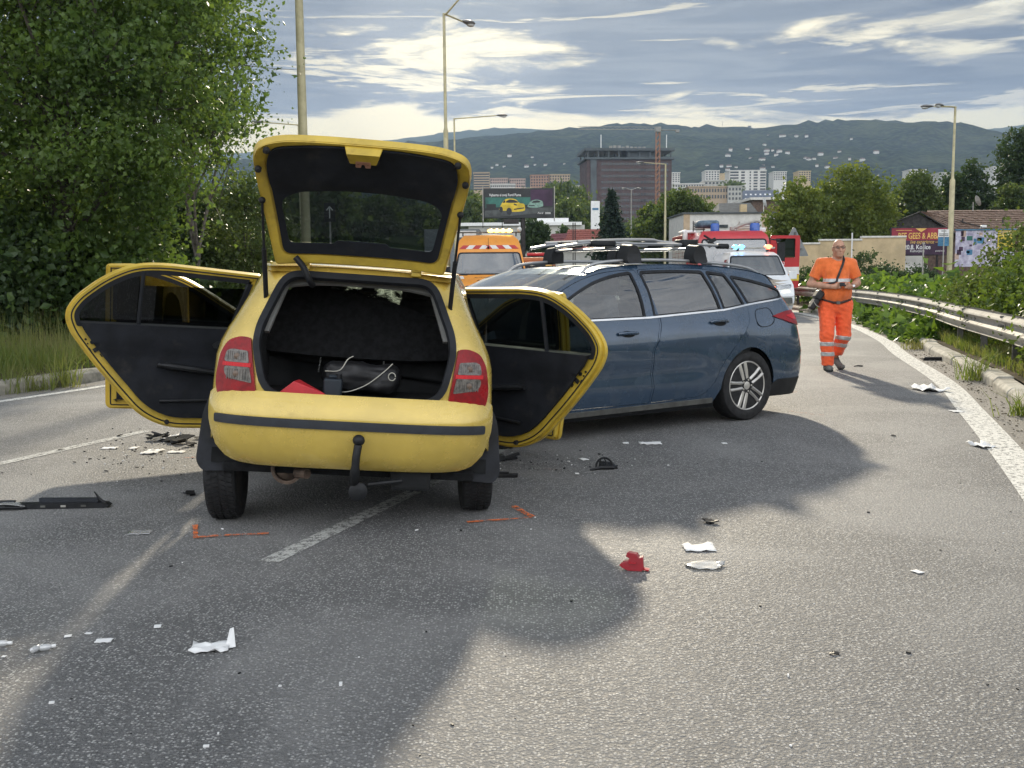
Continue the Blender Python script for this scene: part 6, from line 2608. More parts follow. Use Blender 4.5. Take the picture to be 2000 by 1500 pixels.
b.build('watch_face', M['white'], wt)
# ------------------------------------------------------------------ lamp posts
def lamp_head(b, p, d, L_=.62):
    """drop-shaped lantern from p along horizontal direction d"""
    d = Vector(d).normalized()
    T = Matrix.Translation(p) @ d.to_track_quat('X', 'Z').to_matrix().to_4x4()
    bb = MB(T)
    pr = [(0, .03), (.06, .07), (.20, .12), (.36, .15), (.50, .12), (.60, .05), (.62, .005)]
    n = 10
    rows = [[(x * L_ / .62, r * 1.0 * math.cos(2 * math.pi * k / n), .02 + r * .55 * math.sin(2 * math.pi * k / n)) for k in range(n + 1)] for x, r in pr]
    bb.grid(rows)
    b.add(bb.v, bb.f)
    c = MB(T)
    c.ell((.40 * L_ / .62, 0, -.035), (.17 * L_ / .62, .11, .075), 12, 7)
    return c


def lamp_post(label, px, Y, top_py, arms, r0=.085, r1=.055, m='pole_cream', z0=None, base_px=None):
    """arms: list of (direction, arm length, rise)"""
    c = at(px, top_py, Y)
    gz = terrain_z(c.x, Y) - .1 if z0 is None else z0
    root = thing('street_lamp', label, 'street lamp', (c.x, Y, gz), 0, 'street lamps along the road')
    h = c.z - gz
    b = MB()
    b.tube([(0, 0, 0), (0, 0, h * .12), (0, 0, h * .121), (0, 0, h * .62), (0, 0, h * .63), (0, 0, h)], [r0 * 1.35, r0 * 1.35, r0, r0 * .92, r1 * 1.05, r1 * .9], 12)
    b.build('pole', M[m], root)
    for d, L_, rise in arms:
        v = Vector(d).normalized()
        e = Vector((0, 0, h)) + v * L_ + Vector((0, 0, rise))
        b = MB()
        b.tube([(0, 0, h - .04), Vector((0, 0, h - .02)) + v * .1, e], [.04, .032, .028], 8)
        a = b.build('arm', M[m], root)
        b = MB()
        lens = lamp_head(b, e, v)
        hd = b.build('lamp_head', M['lamp_body'], root, ang=60)
        lens.build('lens', M['lamp_lens'], hd)
    return root


c = at(582, 270, 20)
root = lamp_post('thick cream lamp post rising out of the picture left of the tailgate', 579, 20, -160, [((.9, -.2, 0), 1.6, .1)], .092, .078)
lamp_post('tall twin-arm lamp post right of the tailgate, its heads pointing right and towards us', 867, 34, 26, [((.85, -.5, 0), .72, .46), ((.75, .9, 0), .86, -.10)], .085, .05)
lamp_post('slim lamp post with one long arm to the right, just right of the twin-arm post', 887, 58, 231, [((1, .1, 0), 2.35, .16)], .085, .05)
lamp_post('lamp whose arm reaches left from behind the thick cream post', 583, 52, 243, [((-1, 0, 0), 1.75, .12)], .08, .05)
lamp_post('lamp post between the dark tower and the fire engine with one arm to the left', 1300, 84, 320, [((-1, 0, 0), 1.75, .12)], .10, .07)
lamp_post('small pale twin lamp in front of the dark tower', 1233, 120, 370, [((-1, 0, 0), .55, .12), ((1, 0, 0), .55, .12)], .07, .05, 'zinc')
lamp_post('lamp post in front of the brown-roofed house with two arms to the left', 1866, 50, 208, [((-1, .1, 0), 1.0, .02), ((-.8, -.55, 0), .98, -.06)], .13, .06)

# ------------------------------------------------------------------ road signs
c = at(1551, 445, 40)
sg_ = thing('road_sign', 'grey back of a triangular road sign behind the fire engine', 'road sign', (c.x, 40, 0), R(8))
b = MB()
b.panel(rnd([(-.62, 1.62), (.62, 1.62), (.04, 2.72), (-.04, 2.72)], .05, 3), lambda u, v: (u * 1.0, 0, v + .25), (), None, .03, up=(0, -1, 0))
b.build('sign_plate', M['sign_back'], sg_)
b = MB()
b.box((0, -.03, 2.15), (.66, .03, .04)).box((0, -.03, 2.55), (.34, .03, .04))
b.tube([(.05, -.03, 0), (.05, -.03, 2.8)], .035, 8)
b.build('bracket', M['zinc_dark'], sg_)

c = at(1857, 470, 49)
nt_ = thing('road_sign', 'small white and blue notice board fixed to the lamp post by the brown-roofed house', 'notice', (c.x - .1, 49.6, 0))
b = MB()
b.box((0, 0, 3.02), (.52, .03, .36))
b.build('white_board', M['white'], nt_)
b = MB()
b.box((0, -.005, 2.62), (.52, .03, .42))
b.build('blue_board', M['ad_blue'], nt_)
b = MB()
for z, w in ((3.12, .24), (2.98, .44), (2.91, .44)):
    b.box((0, -.02, z), (w, .006, .03))
b.build('lettering', M['black_ink'], nt_)
b = MB()
b.tube([(.02, 0, 0), (.02, 0, 3.2)], .03, 8)
b.build('post', M['zinc'], nt_)
c = at(1803, 500, 33)
th = thing('marker_post', 'thin grey post in front of the red concert poster', 'post', (c.x, 33, 0))
b = MB()
b.tube([(0, 0, 0), (0, 0, 2.15)], .022, 8).box((0, 0, 2.16), (.07, .05, .05))
b.build('post_tube', M['zinc'], th)
c = at(1121, 480, 60)
tw = thing('wooden_pole', 'pair of thin dark poles in front of the red tiled roof', 'pole', (c.x, 60, 0))
for dx in (-.05, .07):
    b = MB()
    b.tube([(dx, 0, -1), (dx, 0, 4.15)], .03, 8)
    b.build('pole_shaft', M['timber_dark'], tw)
# direction sign with white arrow, seen through the raised tailgate window
c = at(644, 415, 34)
ar = thing('direction_sign', 'dark sign with a white upward arrow seen through the tailgate window', 'road sign', (c.x, 34, 0))
b = MB()
b.box((0, 0, c.z), (.36, .03, .62))
b.build('sign_plate', M['ad_dark'], ar)
b = MB()
b.tube([(0, 0, 0), (0, 0, c.z - .3)], .03, 8)
b.build('post', M['zinc'], ar)
b = MB()
b.box((0, -.022, c.z), (.035, .008, .38)).box((-.05, -.022, c.z + .13), (.035, .008, .16), Matrix.Rotation(R(40), 3, 'Y')).box((.05, -.022, c.z + .13), (.035, .008, .16), Matrix.Rotation(R(-40), 3, 'Y'))
b.build('arrow', M['white'], ar)

# ------------------------------------------------------------------ big billboard with two cars
c = at(1013, 397, 75)
bb_ = thing('billboard', 'dark billboard with a yellow and a grey car on a black post', 'billboard', (c.x, 75, 0), R(2))
zc = c.z
b = MB()
b.box((0, 0, zc), (5.1, .25, 2.15))
b.build('board_face', M['ad_dark'], bb_, bevel=.02)
for sx in (-1, 1):
    b = MB()
    b.box((sx * 2.58, -.02, zc - .05), (.06, .3, 2.5))
    b.build('side_frame', M['zinc'], bb_)
b = MB()
b.box((-.55, 0, zc - 1.3), (1.1, .2, .35)).tube([(.30, .1, -.5), (.30, .1, zc - 1.0)], .18, 10)
b.tube([(-2.6, 0, zc - 1.75), (-2.6, 0, zc - 1)], .03, 6).tube([(-1.2, 0, zc - 1.8), (-1.2, 0, zc - 1)], .03, 6)
b.build('post', M['timber_dark'], bb_)


def bill(poly, name, m, y=-.13, th=.004):
    b = MB()
    b.panel(poly, lambda u, v: (u, y, zc + v), (), None, th, up=(0, -1, 0))
    return b.build(name, M[m], bb_, smooth=False)


bill([(-2.4, -.35), (.85, -.10), (.85, .42), (-2.4, .42)], 'teal_print', 'ad_teal', -.131)
bill([(.85, -.2), (2.45, -.2), (2.45, .95), (.85, .95)], 'purple_print', 'ad_purple', -.132)
bill([(-2.45, -1.0), (-.5, -.9), (2.45, -.62), (2.45, -.30), (-2.45, -.52)], 'floor_print', 'ad_floor', -.134)
bill([(-2.35, -.45), (-1.65, -.4), (-1.65, -.05), (-2.35, -.05)], 'panel_print', 'ad_dark', -.137)
car_p = cr([(-1.38, -.50), (-1.36, -.28), (-1.18, .05), (-.95, .28), (-.55, .33), (-.20, .25), (.05, .02), (.38, -.06), (.45, -.28), (.42, -.52), (.10, -.60), (-.45, -.62), (-.75, -.55)], 4)
bill(car_p, 'yellow_car_print', 'ad_yellow', -.139)
bill(cr([(-.92, .05), (-.70, .25), (-.30, .22), (-.05, .04)], 4), 'print_window', 'ad_dark', -.143)
bill(cr([(-1.15, .05), (-1.0, .22), (-.98, .05)], 4), 'print_window', 'ad_dark', -.143)
bill(circ(-.70, -.58, .20, 14, .26), 'print_wheel', 'ad_dark', -.145)
bill(circ(-1.28, -.45, .13, 14, .22), 'print_wheel', 'ad_dark', -.145)
bill([(-.35, -.48), (.38, -.38), (.38, -.30), (-.35, -.40)], 'print_grille', 'ad_dark', -.145)
bill([(-.35, -.02), (-.12, -.10), (-.15, -.18), (-.36, -.12)], 'print_lamp', 'ad_dark', -.145)
bill(cr([(.66, -.28), (.70, -.08), (.95, .18), (1.35, .24), (1.70, .12), (1.76, -.10), (1.70, -.26), (1.15, -.34)], 4), 'grey_car_print', 'ad_green', -.139)
bill(cr([(.98, .02), (1.10, .16), (1.45, .17), (1.55, .05)], 4), 'print_window', 'ad_dark', -.143)
bill([(.72, -.20), (1.15, -.22), (1.15, -.15), (.72, -.13)], 'print_grille', 'ad_dark', -.143)
text('Vyberte si svoj Ford Puma', .27, M['white'], bb_, Matrix.Translation((-.98, -.14, zc + .58)) @ Matrix.Rotation(R(0), 4, 'Y') @ FACE_CAM, sx=.80, bold=.003)
text('Ford', .20, M['white'], bb_, Matrix.Translation((1.55, -.14, zc - .72)) @ FACE_CAM, shear=.25)
bill([(1.9, -.70), (2.3, -.70), (2.3, -.67), (1.9, -.67)], 'small_print', 'white', -.141)
bill([(1.9, -.78), (2.3, -.78), (2.3, -.75), (1.9, -.75)], 'small_print', 'white', -.141)

# ------------------------------------------------------------------ house with the brown roof, its wall and posters on the right
HX = at(1700, 450, 66)
hs = thing('bungalow', 'low house with a brown tiled roof and dark gable behind the posters on the right', 'house', (HX.x, 66, 0))


def hz_(py, Y=66):
    return at(1850, py, Y).z


ze, zr = hz_(452), hz_(404)
b = MB()
b.box((9.2, 4.0, ze / 2 - .5), (17.5, 8, ze + 1))
b.build('wall', M['timber'], hs)
b = MB()
b.box((2.0, -.05, ze * .52), (2.9, .06, ze * .9))
b.build('white_wall_panel', M['plaster'], hs)
b = MB()
b.add([(-.4, -.8, ze - .1), (4.9, -.8, ze - .1), (2.75, -.8, zr - .45)], [(0, 1, 2)])
b.add([(-.1, -.75, ze - .1), (4.7, -.75, ze - .1), (2.7, -.75, zr - .6)], [(0, 1, 2)])
b.build('gable', M['timber_dark'], hs)
rows = []
b = MB()


def roof_plane(b, p0, p1, p2, p3, nu, nv):
    """courses of tiles, each course lapping the next"""
    for j in range(nv):
        a0, a1 = j / nv, (j + 1) / nv
        for i in range(nu):
            u0, u1 = i / nu, (i + 1) / nu
            f = lambda u, v: Vector(p0).lerp(Vector(p1), u).lerp(Vector(p3).lerp(Vector(p2), u), v)
            h = Vector((0, -.03, .05)) * random.uniform(.5, 1.2)
            b.add([f(u0, a0) + h, f(u1, a0) + h, f(u1, a1), f(u0, a1), f(u0, a0), f(u1, a0)], [(0, 1, 2, 3), (4, 5, 1, 0)])


roof_plane(b, (2.9, -.9, ze - .1), (19, -.9, ze - .1), (19, 4, zr), (5.2, 4, zr), 60, 12)
roof_plane(b, (2.75, -.9, zr - .40), (4.95, -.9, ze - .12), (7.6, 3.0, zr - .35), (4.6, 3.4, zr - .15), 8, 8)
roof_plane(b, (-.55, -.9, ze - .15), (2.75, -.9, zr - .40), (4.6, 3.4, zr - .15), (0, 3.4, ze - .1), 10, 8)
o = b.build('roof', M['roof_tile'], hs, smooth=False)
b = MB()
b.tube([(-.6, -.95, ze - .12), (2.75, -.95, zr - .36), (5.0, -.95, ze - .12)], .05, 6).tube([(3.0, -.98, ze - .14), (19, -.98, ze - .14)], .06, 6).tube([(4.6, 3.4, zr - .1), (7.9, -.95, ze - .1)], .05, 6)
b.build('ridge_and_gutter', M['timber_dark'], hs)
b = MB()
b.tube([(8.1, 3.6, zr - .1), (8.1, 3.6, zr + .5)], .03, 6)
b.lathe([(.001, 0), (.2, .04), (.36, .13), (.37, .13), (.2, .06), (.001, .02)], Matrix.Translation((8.25, 3.5, zr + .55)) @ Matrix.Rotation(R(70), 4, 'Y'), 18)
b.build('satellite_dish', M['zinc'], hs)
for x in (6.3, 8.9):
    b = MB()
    b.tube([(x, 1.0, ze + .3), (x, 1.0, ze + .85)], .05, 8)
    b.build('roof_vent', M['timber_dark'], hs)
for x0 in (12.6, 14.2):
    b = MB()
    b.box((x0, -.04, ze - .65), (1.1, .08, .6))
    w_ = b.build('window', M['window_dark'], hs)
    b = MB()
    b.box((x0, -.09, ze - .65), (.07, .04, .6)).box((x0, -.09, ze - .33), (1.2, .04, .06)).box((x0, -.09, ze - .97), (1.2, .04, .06))
    b.build('window_frame', M['timber'], w_)

# stepped garden wall
gw = thing('garden_wall', 'stepped cream garden wall with pale coping behind the roadside bushes', 'wall', (0, 57, 0))
for x0p, x1p, tp in ((1535, 1600, 476), (1600, 1682, 469), (1682, 1768, 463)):
    A, B = at(x0p, tp, 57), at(x1p, tp, 57)
    b = MB()
    b.box(((A.x + B.x) / 2, 0, A.z / 2 - .3), (B.x - A.x - .01, .25, A.z + .5))
    w_ = b.build('wall_bay', M['cream_wall'], gw)
    b = MB()
    b.box(((A.x + B.x) / 2, 0, A.z + .0), (B.x - A.x + .02, .36, .10))
    b.build('coping', M['coping'], w_, bevel=.01)
b = MB()
b.tube([(at(1661, 455, 57).x, -.3, 0), (at(1661, 455, 57).x, -.3, at(1661, 455, 57).z)], .04, 6)
b.build('white_post', M['white'], gw)

# red concert poster hoarding
A, B = at(1742, 446, 59), at(1848, 497, 59)
ps = thing('poster_hoarding', 'red and purple concert poster hoarding in gold and white letters', 'poster', ((A.x + B.x) / 2, 59, 0))
pw, phh, pz = B.x - A.x, A.z - B.z, (A.z + B.z) / 2
b = MB()
b.box((0, .06, pz), (pw + .12, .1, phh + .12))
b.build('hoarding_frame', M['timber_dark'], ps)
b = MB()
b.box((0, 0, pz + phh * .27), (pw, .03, phh * .46))
b.build('red_print', mat('crimson_print', (.30, .022, .045), .5, var=.25, vs=1), ps)
b = MB()
b.box((0, 0, pz - phh * .23), (pw, .03, phh * .54))
b.build('purple_print', M['ad_purple'], ps)
TT = lambda x, v: Matrix.Translation((x * pw, -.022, pz + v * phh)) @ FACE_CAM
text('BEE GEES & ABBA', .48, M['ad_gold'], ps, TT(0, .20), sx=.66, bold=.008)
text('live experience', .30, M['ad_gold'], ps, TT(.05, -.02), sx=.75, shear=.3)
text('20.8. Košice', .36, M['white'], ps, TT(-.03, -.22), sx=.85, bold=.006)
text('Kulturpark', .21, M['white'], ps, TT(-.03, -.36), sx=.9)
text('predpredaj', .13, M['white'], ps, TT(.38, -.36), sx=.9)
b = MB()
b.box((-.28 * pw, -.018, pz + .42 * phh), (.9, .004, .03)).box((.38 * pw, -.018, pz - .03 * phh), (.55, .004, .03))
b.build('small_print', M['ad_gold'], ps)
b = MB()
b.panel([(-.2, .5), (.35, .5), (.08, .36)], lambda u, v: (u * 1.2, -.02, pz + v * phh * .98), (), None, 0, up=(0, -1, 0))
b.build('gold_wedge', M['ad_gold'], ps)
for x in (-.35, .35):
    b = MB()
    b.box((x * pw, .1, (pz - phh / 2) / 2), (.1, .1, pz - phh / 2))
    b.build('leg', M['timber_dark'], ps)
b = MB()
b.box((-.2, .2, .9), (1.6, .1, 1.2))
b.build('white_board', M['plaster'], ps)

A, B = at(1867, 449, 58), at(1980, 520, 58)
p2 = thing('poster_hoarding', 'pale festival poster with a yellow side panel, half hidden by the big bush', 'poster', ((A.x + B.x) / 2, 58, 0))
pw2, ph2, pz2 = B.x - A.x, A.z - B.z, (A.z + B.z) / 2
b = MB()
b.box((-.15 * pw2, 0, pz2), (.70 * pw2, .06, ph2))
b.build('pale_print', M['ad_pale'], p2)
b = MB()
b.box((.355 * pw2, 0, pz2 + .22 * ph2), (.29 * pw2, .06, ph2 * .56))
b.build('yellow_print', M['yellow_stripe'], p2)
b = MB()
b.box((.355 * pw2, 0, pz2 - .28 * ph2), (.29 * pw2, .06, ph2 * .44))
b.build('pale_print', M['ad_pale'], p2)
b = MB()
b.box((0, -.02, pz2 + ph2 * .5), (pw2 + .1, .12, .07))
b.build('top_rail', M['ad_blue'], p2)
text('FESTIVAL', .26, M['tan_wall'], p2, Matrix.Translation((.355 * pw2, -.035, pz2 + ph2 * .40)) @ FACE_CAM, sx=.65, bold=.006)
rg = random.Random(5)
for k in range(18):
    b = MB()
    u, v = rg.uniform(-.48, .16), rg.uniform(-.4, .42)
    b.box((u * pw2, -.035, pz2 + v * ph2), (rg.uniform(.15, .45), .004, rg.uniform(.10, .35)))
    b.build('print_patch', M[rg.choice(['ad_blue', 'ad_purple', 'ad_teal', 'pink_wall'])], p2)
b = MB()
b.box((0, .1, .6), (.12, .1, 1.2)).box((.4 * pw2, .1, .6), (.12, .1, 1.2))
b.build('leg', M['timber_dark'], p2)
fl = thing('flood_lamp', 'white flood lamp above the festival poster', 'lamp', (at(1921, 442, 57.5).x, 57.5, at(1921, 442, 57.5).z))
b = MB()
b.box((0, 0, 0), (.28, .2, .14))
b.build('lamp_housing', M['white'], fl, bevel=.02)
b = MB()
b.tube([(0, .1, -.05), (0, .5, -.1)], .02, 6)
b.build('bracket', M['zinc_dark'], fl)
# ------------------------------------------------------------------ foliage
def leaf_mesh(name, C, size, m, rng, lobed=False, up=.35, parent=None, curl=.25):
    """one small folded leaf per point of C"""
    n = len(C)
    d = rng.normal(0, 1, (n, 3))
    d[:, 2] -= .25
    d /= np.linalg.norm(d, axis=1)[:, None]
    nr = rng.normal(0, 1, (n, 3))
    nr[:, 2] += up * 2
    s = np.cross(d, nr)
    s /= np.linalg.norm(s, axis=1)[:, None] + 1e-9
    q = np.cross(s, d)
    L_ = (size * np.clip(rng.lognormal(-.08, .38, n), .35, 1.9))[:, None]
    Wd = L_ * (.36 if not lobed else .42)
    if not lobed:
        V = np.stack([C, C + d * L_ * .5 + s * Wd + q * L_ * curl * .4, C + d * L_, C + d * L_ * .5 - s * Wd + q * L_ * curl * .4], 1)
        F = np.arange(n)[:, None] * 4 + np.array([[0, 1, 2, 3]])
        F = F.tolist()
    else:
        V = np.stack([C, C + d * L_ * .42 + s * Wd * 1.15 + q * L_ * curl * .5, C + d * L_ * .62 + s * Wd * .45, C + d * L_ * 1.05,
                      C + d * L_ * .62 - s * Wd * .45, C + d * L_ * .42 - s * Wd * 1.15 + q * L_ * curl * .5], 1)
        i = np.arange(n)[:, None] * 6
        F = (i + np.array([[0, 1, 2, 3]])).tolist() + (i + np.array([[0, 3, 4, 5]])).tolist()
    me = bpy.data.meshes.new(name)
    me.from_pydata(V.reshape(-1, 3).tolist(), [], F)
    me.materials.append(m)
    o = bpy.data.objects.new(name, me)
    COL.objects.link(o)
    if parent is not None:
        o.parent = parent
    return o


def clumps(ells, n_cl, per, spread, rng, shell=.55, droop=0.0):
    """points in sprays: spray centres fill the ellipsoids (more towards the skin), leaves gather round each"""
    vol = np.array([e[1][0] * e[1][1] * e[1][2] for e in ells]) ** .75
    vol = vol / vol.sum()
    out = []
    for (c, r), w in zip(ells, vol):
        k = max(1, int(n_cl * w))
        u = rng.normal(0, 1, (k, 3))
        u /= np.linalg.norm(u, axis=1)[:, None]
        rad = np.where(rng.random(k) < shell, rng.uniform(.78, 1.08, k), rng.uniform(.2, .95, k))
        cc = np.array(c) + u * rad[:, None] * np.array(r)
        sc = spread * rng.uniform(.5, 1.5, k)
        m_ = rng.integers(int(per * .5), int(per * 1.5) + 1, k)
        idx = np.repeat(np.arange(k), m_)
        off = rng.normal(0, 1, (len(idx), 3)) * sc[idx][:, None] * np.array((1, 1, .62))
        off[:, 2] -= np.hypot(off[:, 0], off[:, 1]) * droop
        out.append(cc[idx] + off)
    return np.concatenate(out)


def limbs(b, base, top, r, ells, rng, n=14, lean=(0, 0), parts=8):
    """tapered trunk with a limb to each part of the crown, twigs on the limbs"""
    B, T = Vector(base), Vector(top)
    pts, rs = [], []
    for i in range(parts + 1):
        f = i / parts
        w = Vector((rng.normal(0, 1), rng.normal(0, 1), 0)) * r * .5 * (0 < i < parts)
        pts.append(B.lerp(T, f) + w + Vector((lean[0], lean[1], 0)) * math.sin(f * math.pi) * .5)
        rs.append(r * (1.25 if i == 0 else 1) * (1 - .78 * f))
    b.tube(pts, rs, 9)
    for k in range(n):
        c, rr = ells[k % len(ells)]
        u = rng.normal(0, 1, 3)
        u /= np.linalg.norm(u)
        tip = Vector(np.array(c) + u * np.array(rr) * .8)
        f = rng.uniform(.3, .9)
        j = int(f * parts)
        s0 = pts[j]
        if tip.z < s0.z - .3:
            tip.z = s0.z + rng.uniform(-.2, .6)
        mid = s0.lerp(tip, .5) + Vector(rng.normal(0, .12, 3)) * (tip - s0).length * .5
        rl = rs[j] * .5
        b.tube([s0, s0.lerp(mid, .5) + Vector((0, 0, .05)), mid, mid.lerp(tip, .6), tip], [rl, rl * .8, rl * .6, rl * .35, rl * .12], 6)
        for _ in range(4):
            p0 = mid.lerp(tip, rng.uniform(0, .8))
            p1 = p0 + Vector(rng.normal(0, .5, 3)) * min(1.2, (tip - s0).length * .45)
            b.tube([p0, p0.lerp(p1, .5) + Vector(rng.normal(0, .04, 3)), p1], [rl * .35, rl * .22, rl * .06], 5)


def tree(name, label, loc, H, ells, n_cl, per, spread, size, m, seed, cat='tree', r=None, bark='bark', lobed=False, group=None, shell=.6, droop=.15, trunk_top=None, nl=14, lean=(0, 0)):
    rng = np.random.default_rng(seed)
    root = thing(name, label, cat, loc, 0, group)
    b = MB()
    tt = trunk_top or (rng.normal(0, H * .02), rng.normal(0, H * .02), H * .86)
    limbs(b, (0, 0, -.4), tt, r or H * .02, ells, rng, nl, lean)
    b.build('trunk', M[bark], root)
    C = clumps(ells, n_cl, per, spread, rng, shell, droop)
    C = C[C[:, 2] > .05]
    cr_ = leaf_mesh('crown', C, size, M[m], rng, lobed, parent=root)
    return root


def bush(label, loc, ells, n_cl, per, spread, size, m, seed, name='bush', group=None, cat='bush', shell=.7):
    rng = np.random.default_rng(seed)
    root = thing(name, label, cat, loc, 0, group)
    b = MB()
    for k in range(7):
        c, rr = ells[k % len(ells)]
        tip = Vector(c) + Vector(rng.normal(0, .45, 3)) * Vector(rr).length * .5
        p0 = Vector((c[0] * .7 + rng.normal(0, .12), c[1] * .7 + rng.normal(0, .12), -.1))
        b.tube([p0, p0.lerp(tip, .5) + Vector(rng.normal(0, .08, 3)), tip], [.022, .015, .006], 5)
    b.build('stem', M['bark'], root)
    C = clumps(ells, n_cl, per, spread, rng, shell, .1)
    C = C[C[:, 2] > -.05]
    leaf_mesh('foliage', C, size, M[m], rng, parent=root)
    return root


# the big tree on the left: forked trunk at px 125, crown filling the upper left corner
c = at(122, 560, 17.5)
tree('broadleaf_tree', 'big dark-green broadleaf tree with a forked trunk filling the left of the view', (c.x, 17.5, .3), 9.6,
     [((-.2, 0, 4.9), (2.3, 2.0, 1.7)), ((1.75, -.3, 4.7), (1.7, 1.6, 1.4)), ((-2.0, .4, 4.2), (1.8, 1.7, 1.6)), ((.5, .2, 6.9), (2.6, 2.1, 1.7)), ((-1.6, .1, 7.2), (2.2, 1.9, 1.6)), ((1.1, -.5, 3.1), (1.5, 1.3, .9)), ((-1.5, -.6, 2.7), (1.5, 1.4, 1.0)),
      ((.2, .4, 2.3), (1.9, 1.2, .8)), ((0, 0, 8.6), (2.2, 1.9, 1.0))],
     1050, 80, .24, .082, 'leaf_oak', 31, r=.13, lobed=True, shell=.5, droop=.35, trunk_top=(.25, 0, 7.5), nl=34)
# birch hanging over its right edge
c = at(362, 560, 21)
tree('birch_tree', 'loose birch-like tree with drooping twigs against the sky, right of the big tree', (c.x, 21.5, .3), 8.2,
     [((.35, 0, 7.6), (1.15, 1.2, .95)), ((.75, -.2, 6.3), (1.05, 1.2, .9)), ((.5, -.2, 4.2), (1.0, 1.1, .9)), ((-.7, 0, 6.8), (1.3, 1.2, 1.2)), ((.2, .1, 5.0), (1.15, 1.2, .9)), ((-.9, .2, 5.2), (1.2, 1.2, 1.0)), ((-.6, 0, 8.6), (1.4, 1.2, .9))],
     640, 46, .23, .075, 'leaf_oak', 32, r=.085, bark='bark_pale', shell=.55, droop=.7, nl=26)
# the lighter bushy trees between birch and tailgate
for i, (px, py, Y, w, h, m, lab, cl) in enumerate((
        (480, 500, 25, 1.05, 3.6, 'leaf_birch', 'pale green young tree behind the hinge side of the raised tailgate', 330),
        (545, 520, 31, 1.3, 2.7, 'leaf_birch', 'pale green shrub seen through the tailgate window, beside the cream post', 260),
        (395, 520, 27, 1.3, 3.3, 'leaf_birch', 'pale green thicket right above the open left rear door', 330))):
    c = at(px, py, Y)
    tree('young_tree', lab, (c.x, Y, .2), h, [((0, 0, h * .62), (w, w, h * .34)), ((-.2, .1, h * .30), (w * .95, w, h * .26)), ((.25, 0, h * .85), (w * .6, w * .6, h * .16))], cl, 34, .20, .085, m, 50 + i, r=.04, shell=.6, nl=10)
# undergrowth along the left verge
for i, (px, Y, w, d, h, m, lab, cl) in enumerate((
        (-60, 17, 1.7, 1.2, 2.6, 'leaf_dark', 'dark bush at the left picture edge under the big tree', 300),
        (60, 17.5, 1.5, 1.2, 2.2, 'leaf_oak', 'dark leafy bush behind the long grass, left of the trunk', 330),
        (170, 18.2, 1.4, 1.2, 2.4, 'leaf_oak', 'dark leafy bush just right of the forked trunk', 330),
        (250, 20.5, 1.3, 1.0, 1.5, 'leaf_dark', 'low dark bush right behind the top edge of the open rear door', 240),
        (325, 24, 1.2, 1.0, 1.5, 'leaf_mid', 'low green bush between the white saloon and the dark silver car', 240),
        (20, 23, 2.6, 1.5, 5.0, 'leaf_dark', 'tall dark shrub mass far left behind the big tree', 560),
        (230, 25, 2.2, 1.5, 4.6, 'leaf_dark', 'tall dark shrub mass behind the gap between trunk and birch', 520))):
    c = at(px, 560, Y)
    bush(lab, (c.x, Y, .25), [((0, 0, h * .5), (w, d, h * .5)), ((-w * .4, -.2, h * .32), (w * .7, d * .8, h * .34)), ((w * .45, .1, h * .40), (w * .65, d * .8, h * .38))], cl, 36, .24, .12, m, 70 + i, group='bushes under the trees on the left')
c = at(200, 500, 30)
tree('broadleaf_tree', 'second dark broadleaf tree standing behind the big tree on the left', (c.x - 1.5, 30, .2), 11,
     [((0, 0, 6.5), (4.5, 2.5, 3.4)), ((-4, 0, 6), (3.5, 2.5, 3.2)), ((2.6, 0, 4.6), (2.2, 2, 2.2)), ((-1, 0, 9.2), (3.5, 2.2, 1.8)), ((0, 0, 3), (4.5, 2, 1.6))], 330, 40, .5, .17, 'leaf_dark', 61, r=.17, shell=.6, nl=24)

# right side: big roadside bushes behind the guard rail
RB = [((1885, 600), 15.3, 1.15, 1.0, 1.35, 'leaf_hedge', 'bright green bush with upright shoots behind the guard rail, in front of the festival poster', 460),
      ((1985, 640), 12.6, 1.05, 1.0, 1.38, 'leaf_hedge', 'dense yellow-green bush behind the guard rail at the right picture edge', 520),
      ((2080, 640), 11.6, 1.2, 1.0, 1.4, 'leaf_hedge', 'dense bush running out of the right side of the picture', 330),
      ((1835, 600), 18.2, .95, 1.0, 1.05, 'leaf_mid', 'dark green bush left of the upright-shoot bush, beside the creeper', 300),
      ((1950, 590), 17.8, 1.5, 1.1, 1.75, 'leaf_mid', 'tall mid-green bush behind the dense yellow-green one', 420)]
for i, ((px, py), Y, w, d, h, m, lab, cl) in enumerate(RB):
    c = at(px, py, Y)
    t = PR.at_y(Y)
    x = max(c.x, PR.off(t, -(w * 1.12 + .98)).x)
    bush(lab, (x, Y, .12), [((0, 0, h * .55), (w, d, h * .55)), ((-w * .3, -.3, h * .38), (w * .8, d * .7, h * .42)), ((w * .35, .2, h * .5), (w * .7, d * .8, h * .52)), ((-.1, .1, h * .95), (w * .45, d * .5, h * .22))],
         cl, 46, .14, .062, m, 90 + i, group='bushes behind the guard rail')
rg2 = np.random.default_rng(8)
# hedge in front of the garden wall
for i, (px, Y, w, h, lab) in enumerate(((1585, 47, 1.0, 1.25, 'low dark bush in front of the cream wall just right of the fire engine door'), (1632, 48, 1.3, 1.55, 'dark bush before the cream wall, behind the head of the road worker'),
                                        (1690, 46, 1.35, 1.75, 'rounded dark bush before the cream wall, right of the road worker'), (1738, 46, .9, 1.15, 'small dark bush at the end of the cream wall'), (1795, 50, .8, 1.2, 'grey-green bush under the red concert poster'))):
    c = at(px, 530, Y)
    bush(lab, (c.x, Y, .0), [((0, 0, h * .5), (w, .9, h * .66)), ((-w * .5, -.1, h * .40), (w * .6, .8, h * .4)), ((w * .5, 0, h * .4), (w * .6, .8, h * .42))], 300, 34, .15, .10, 'leaf_dark', 110 + i, group='bushes in front of the garden wall')


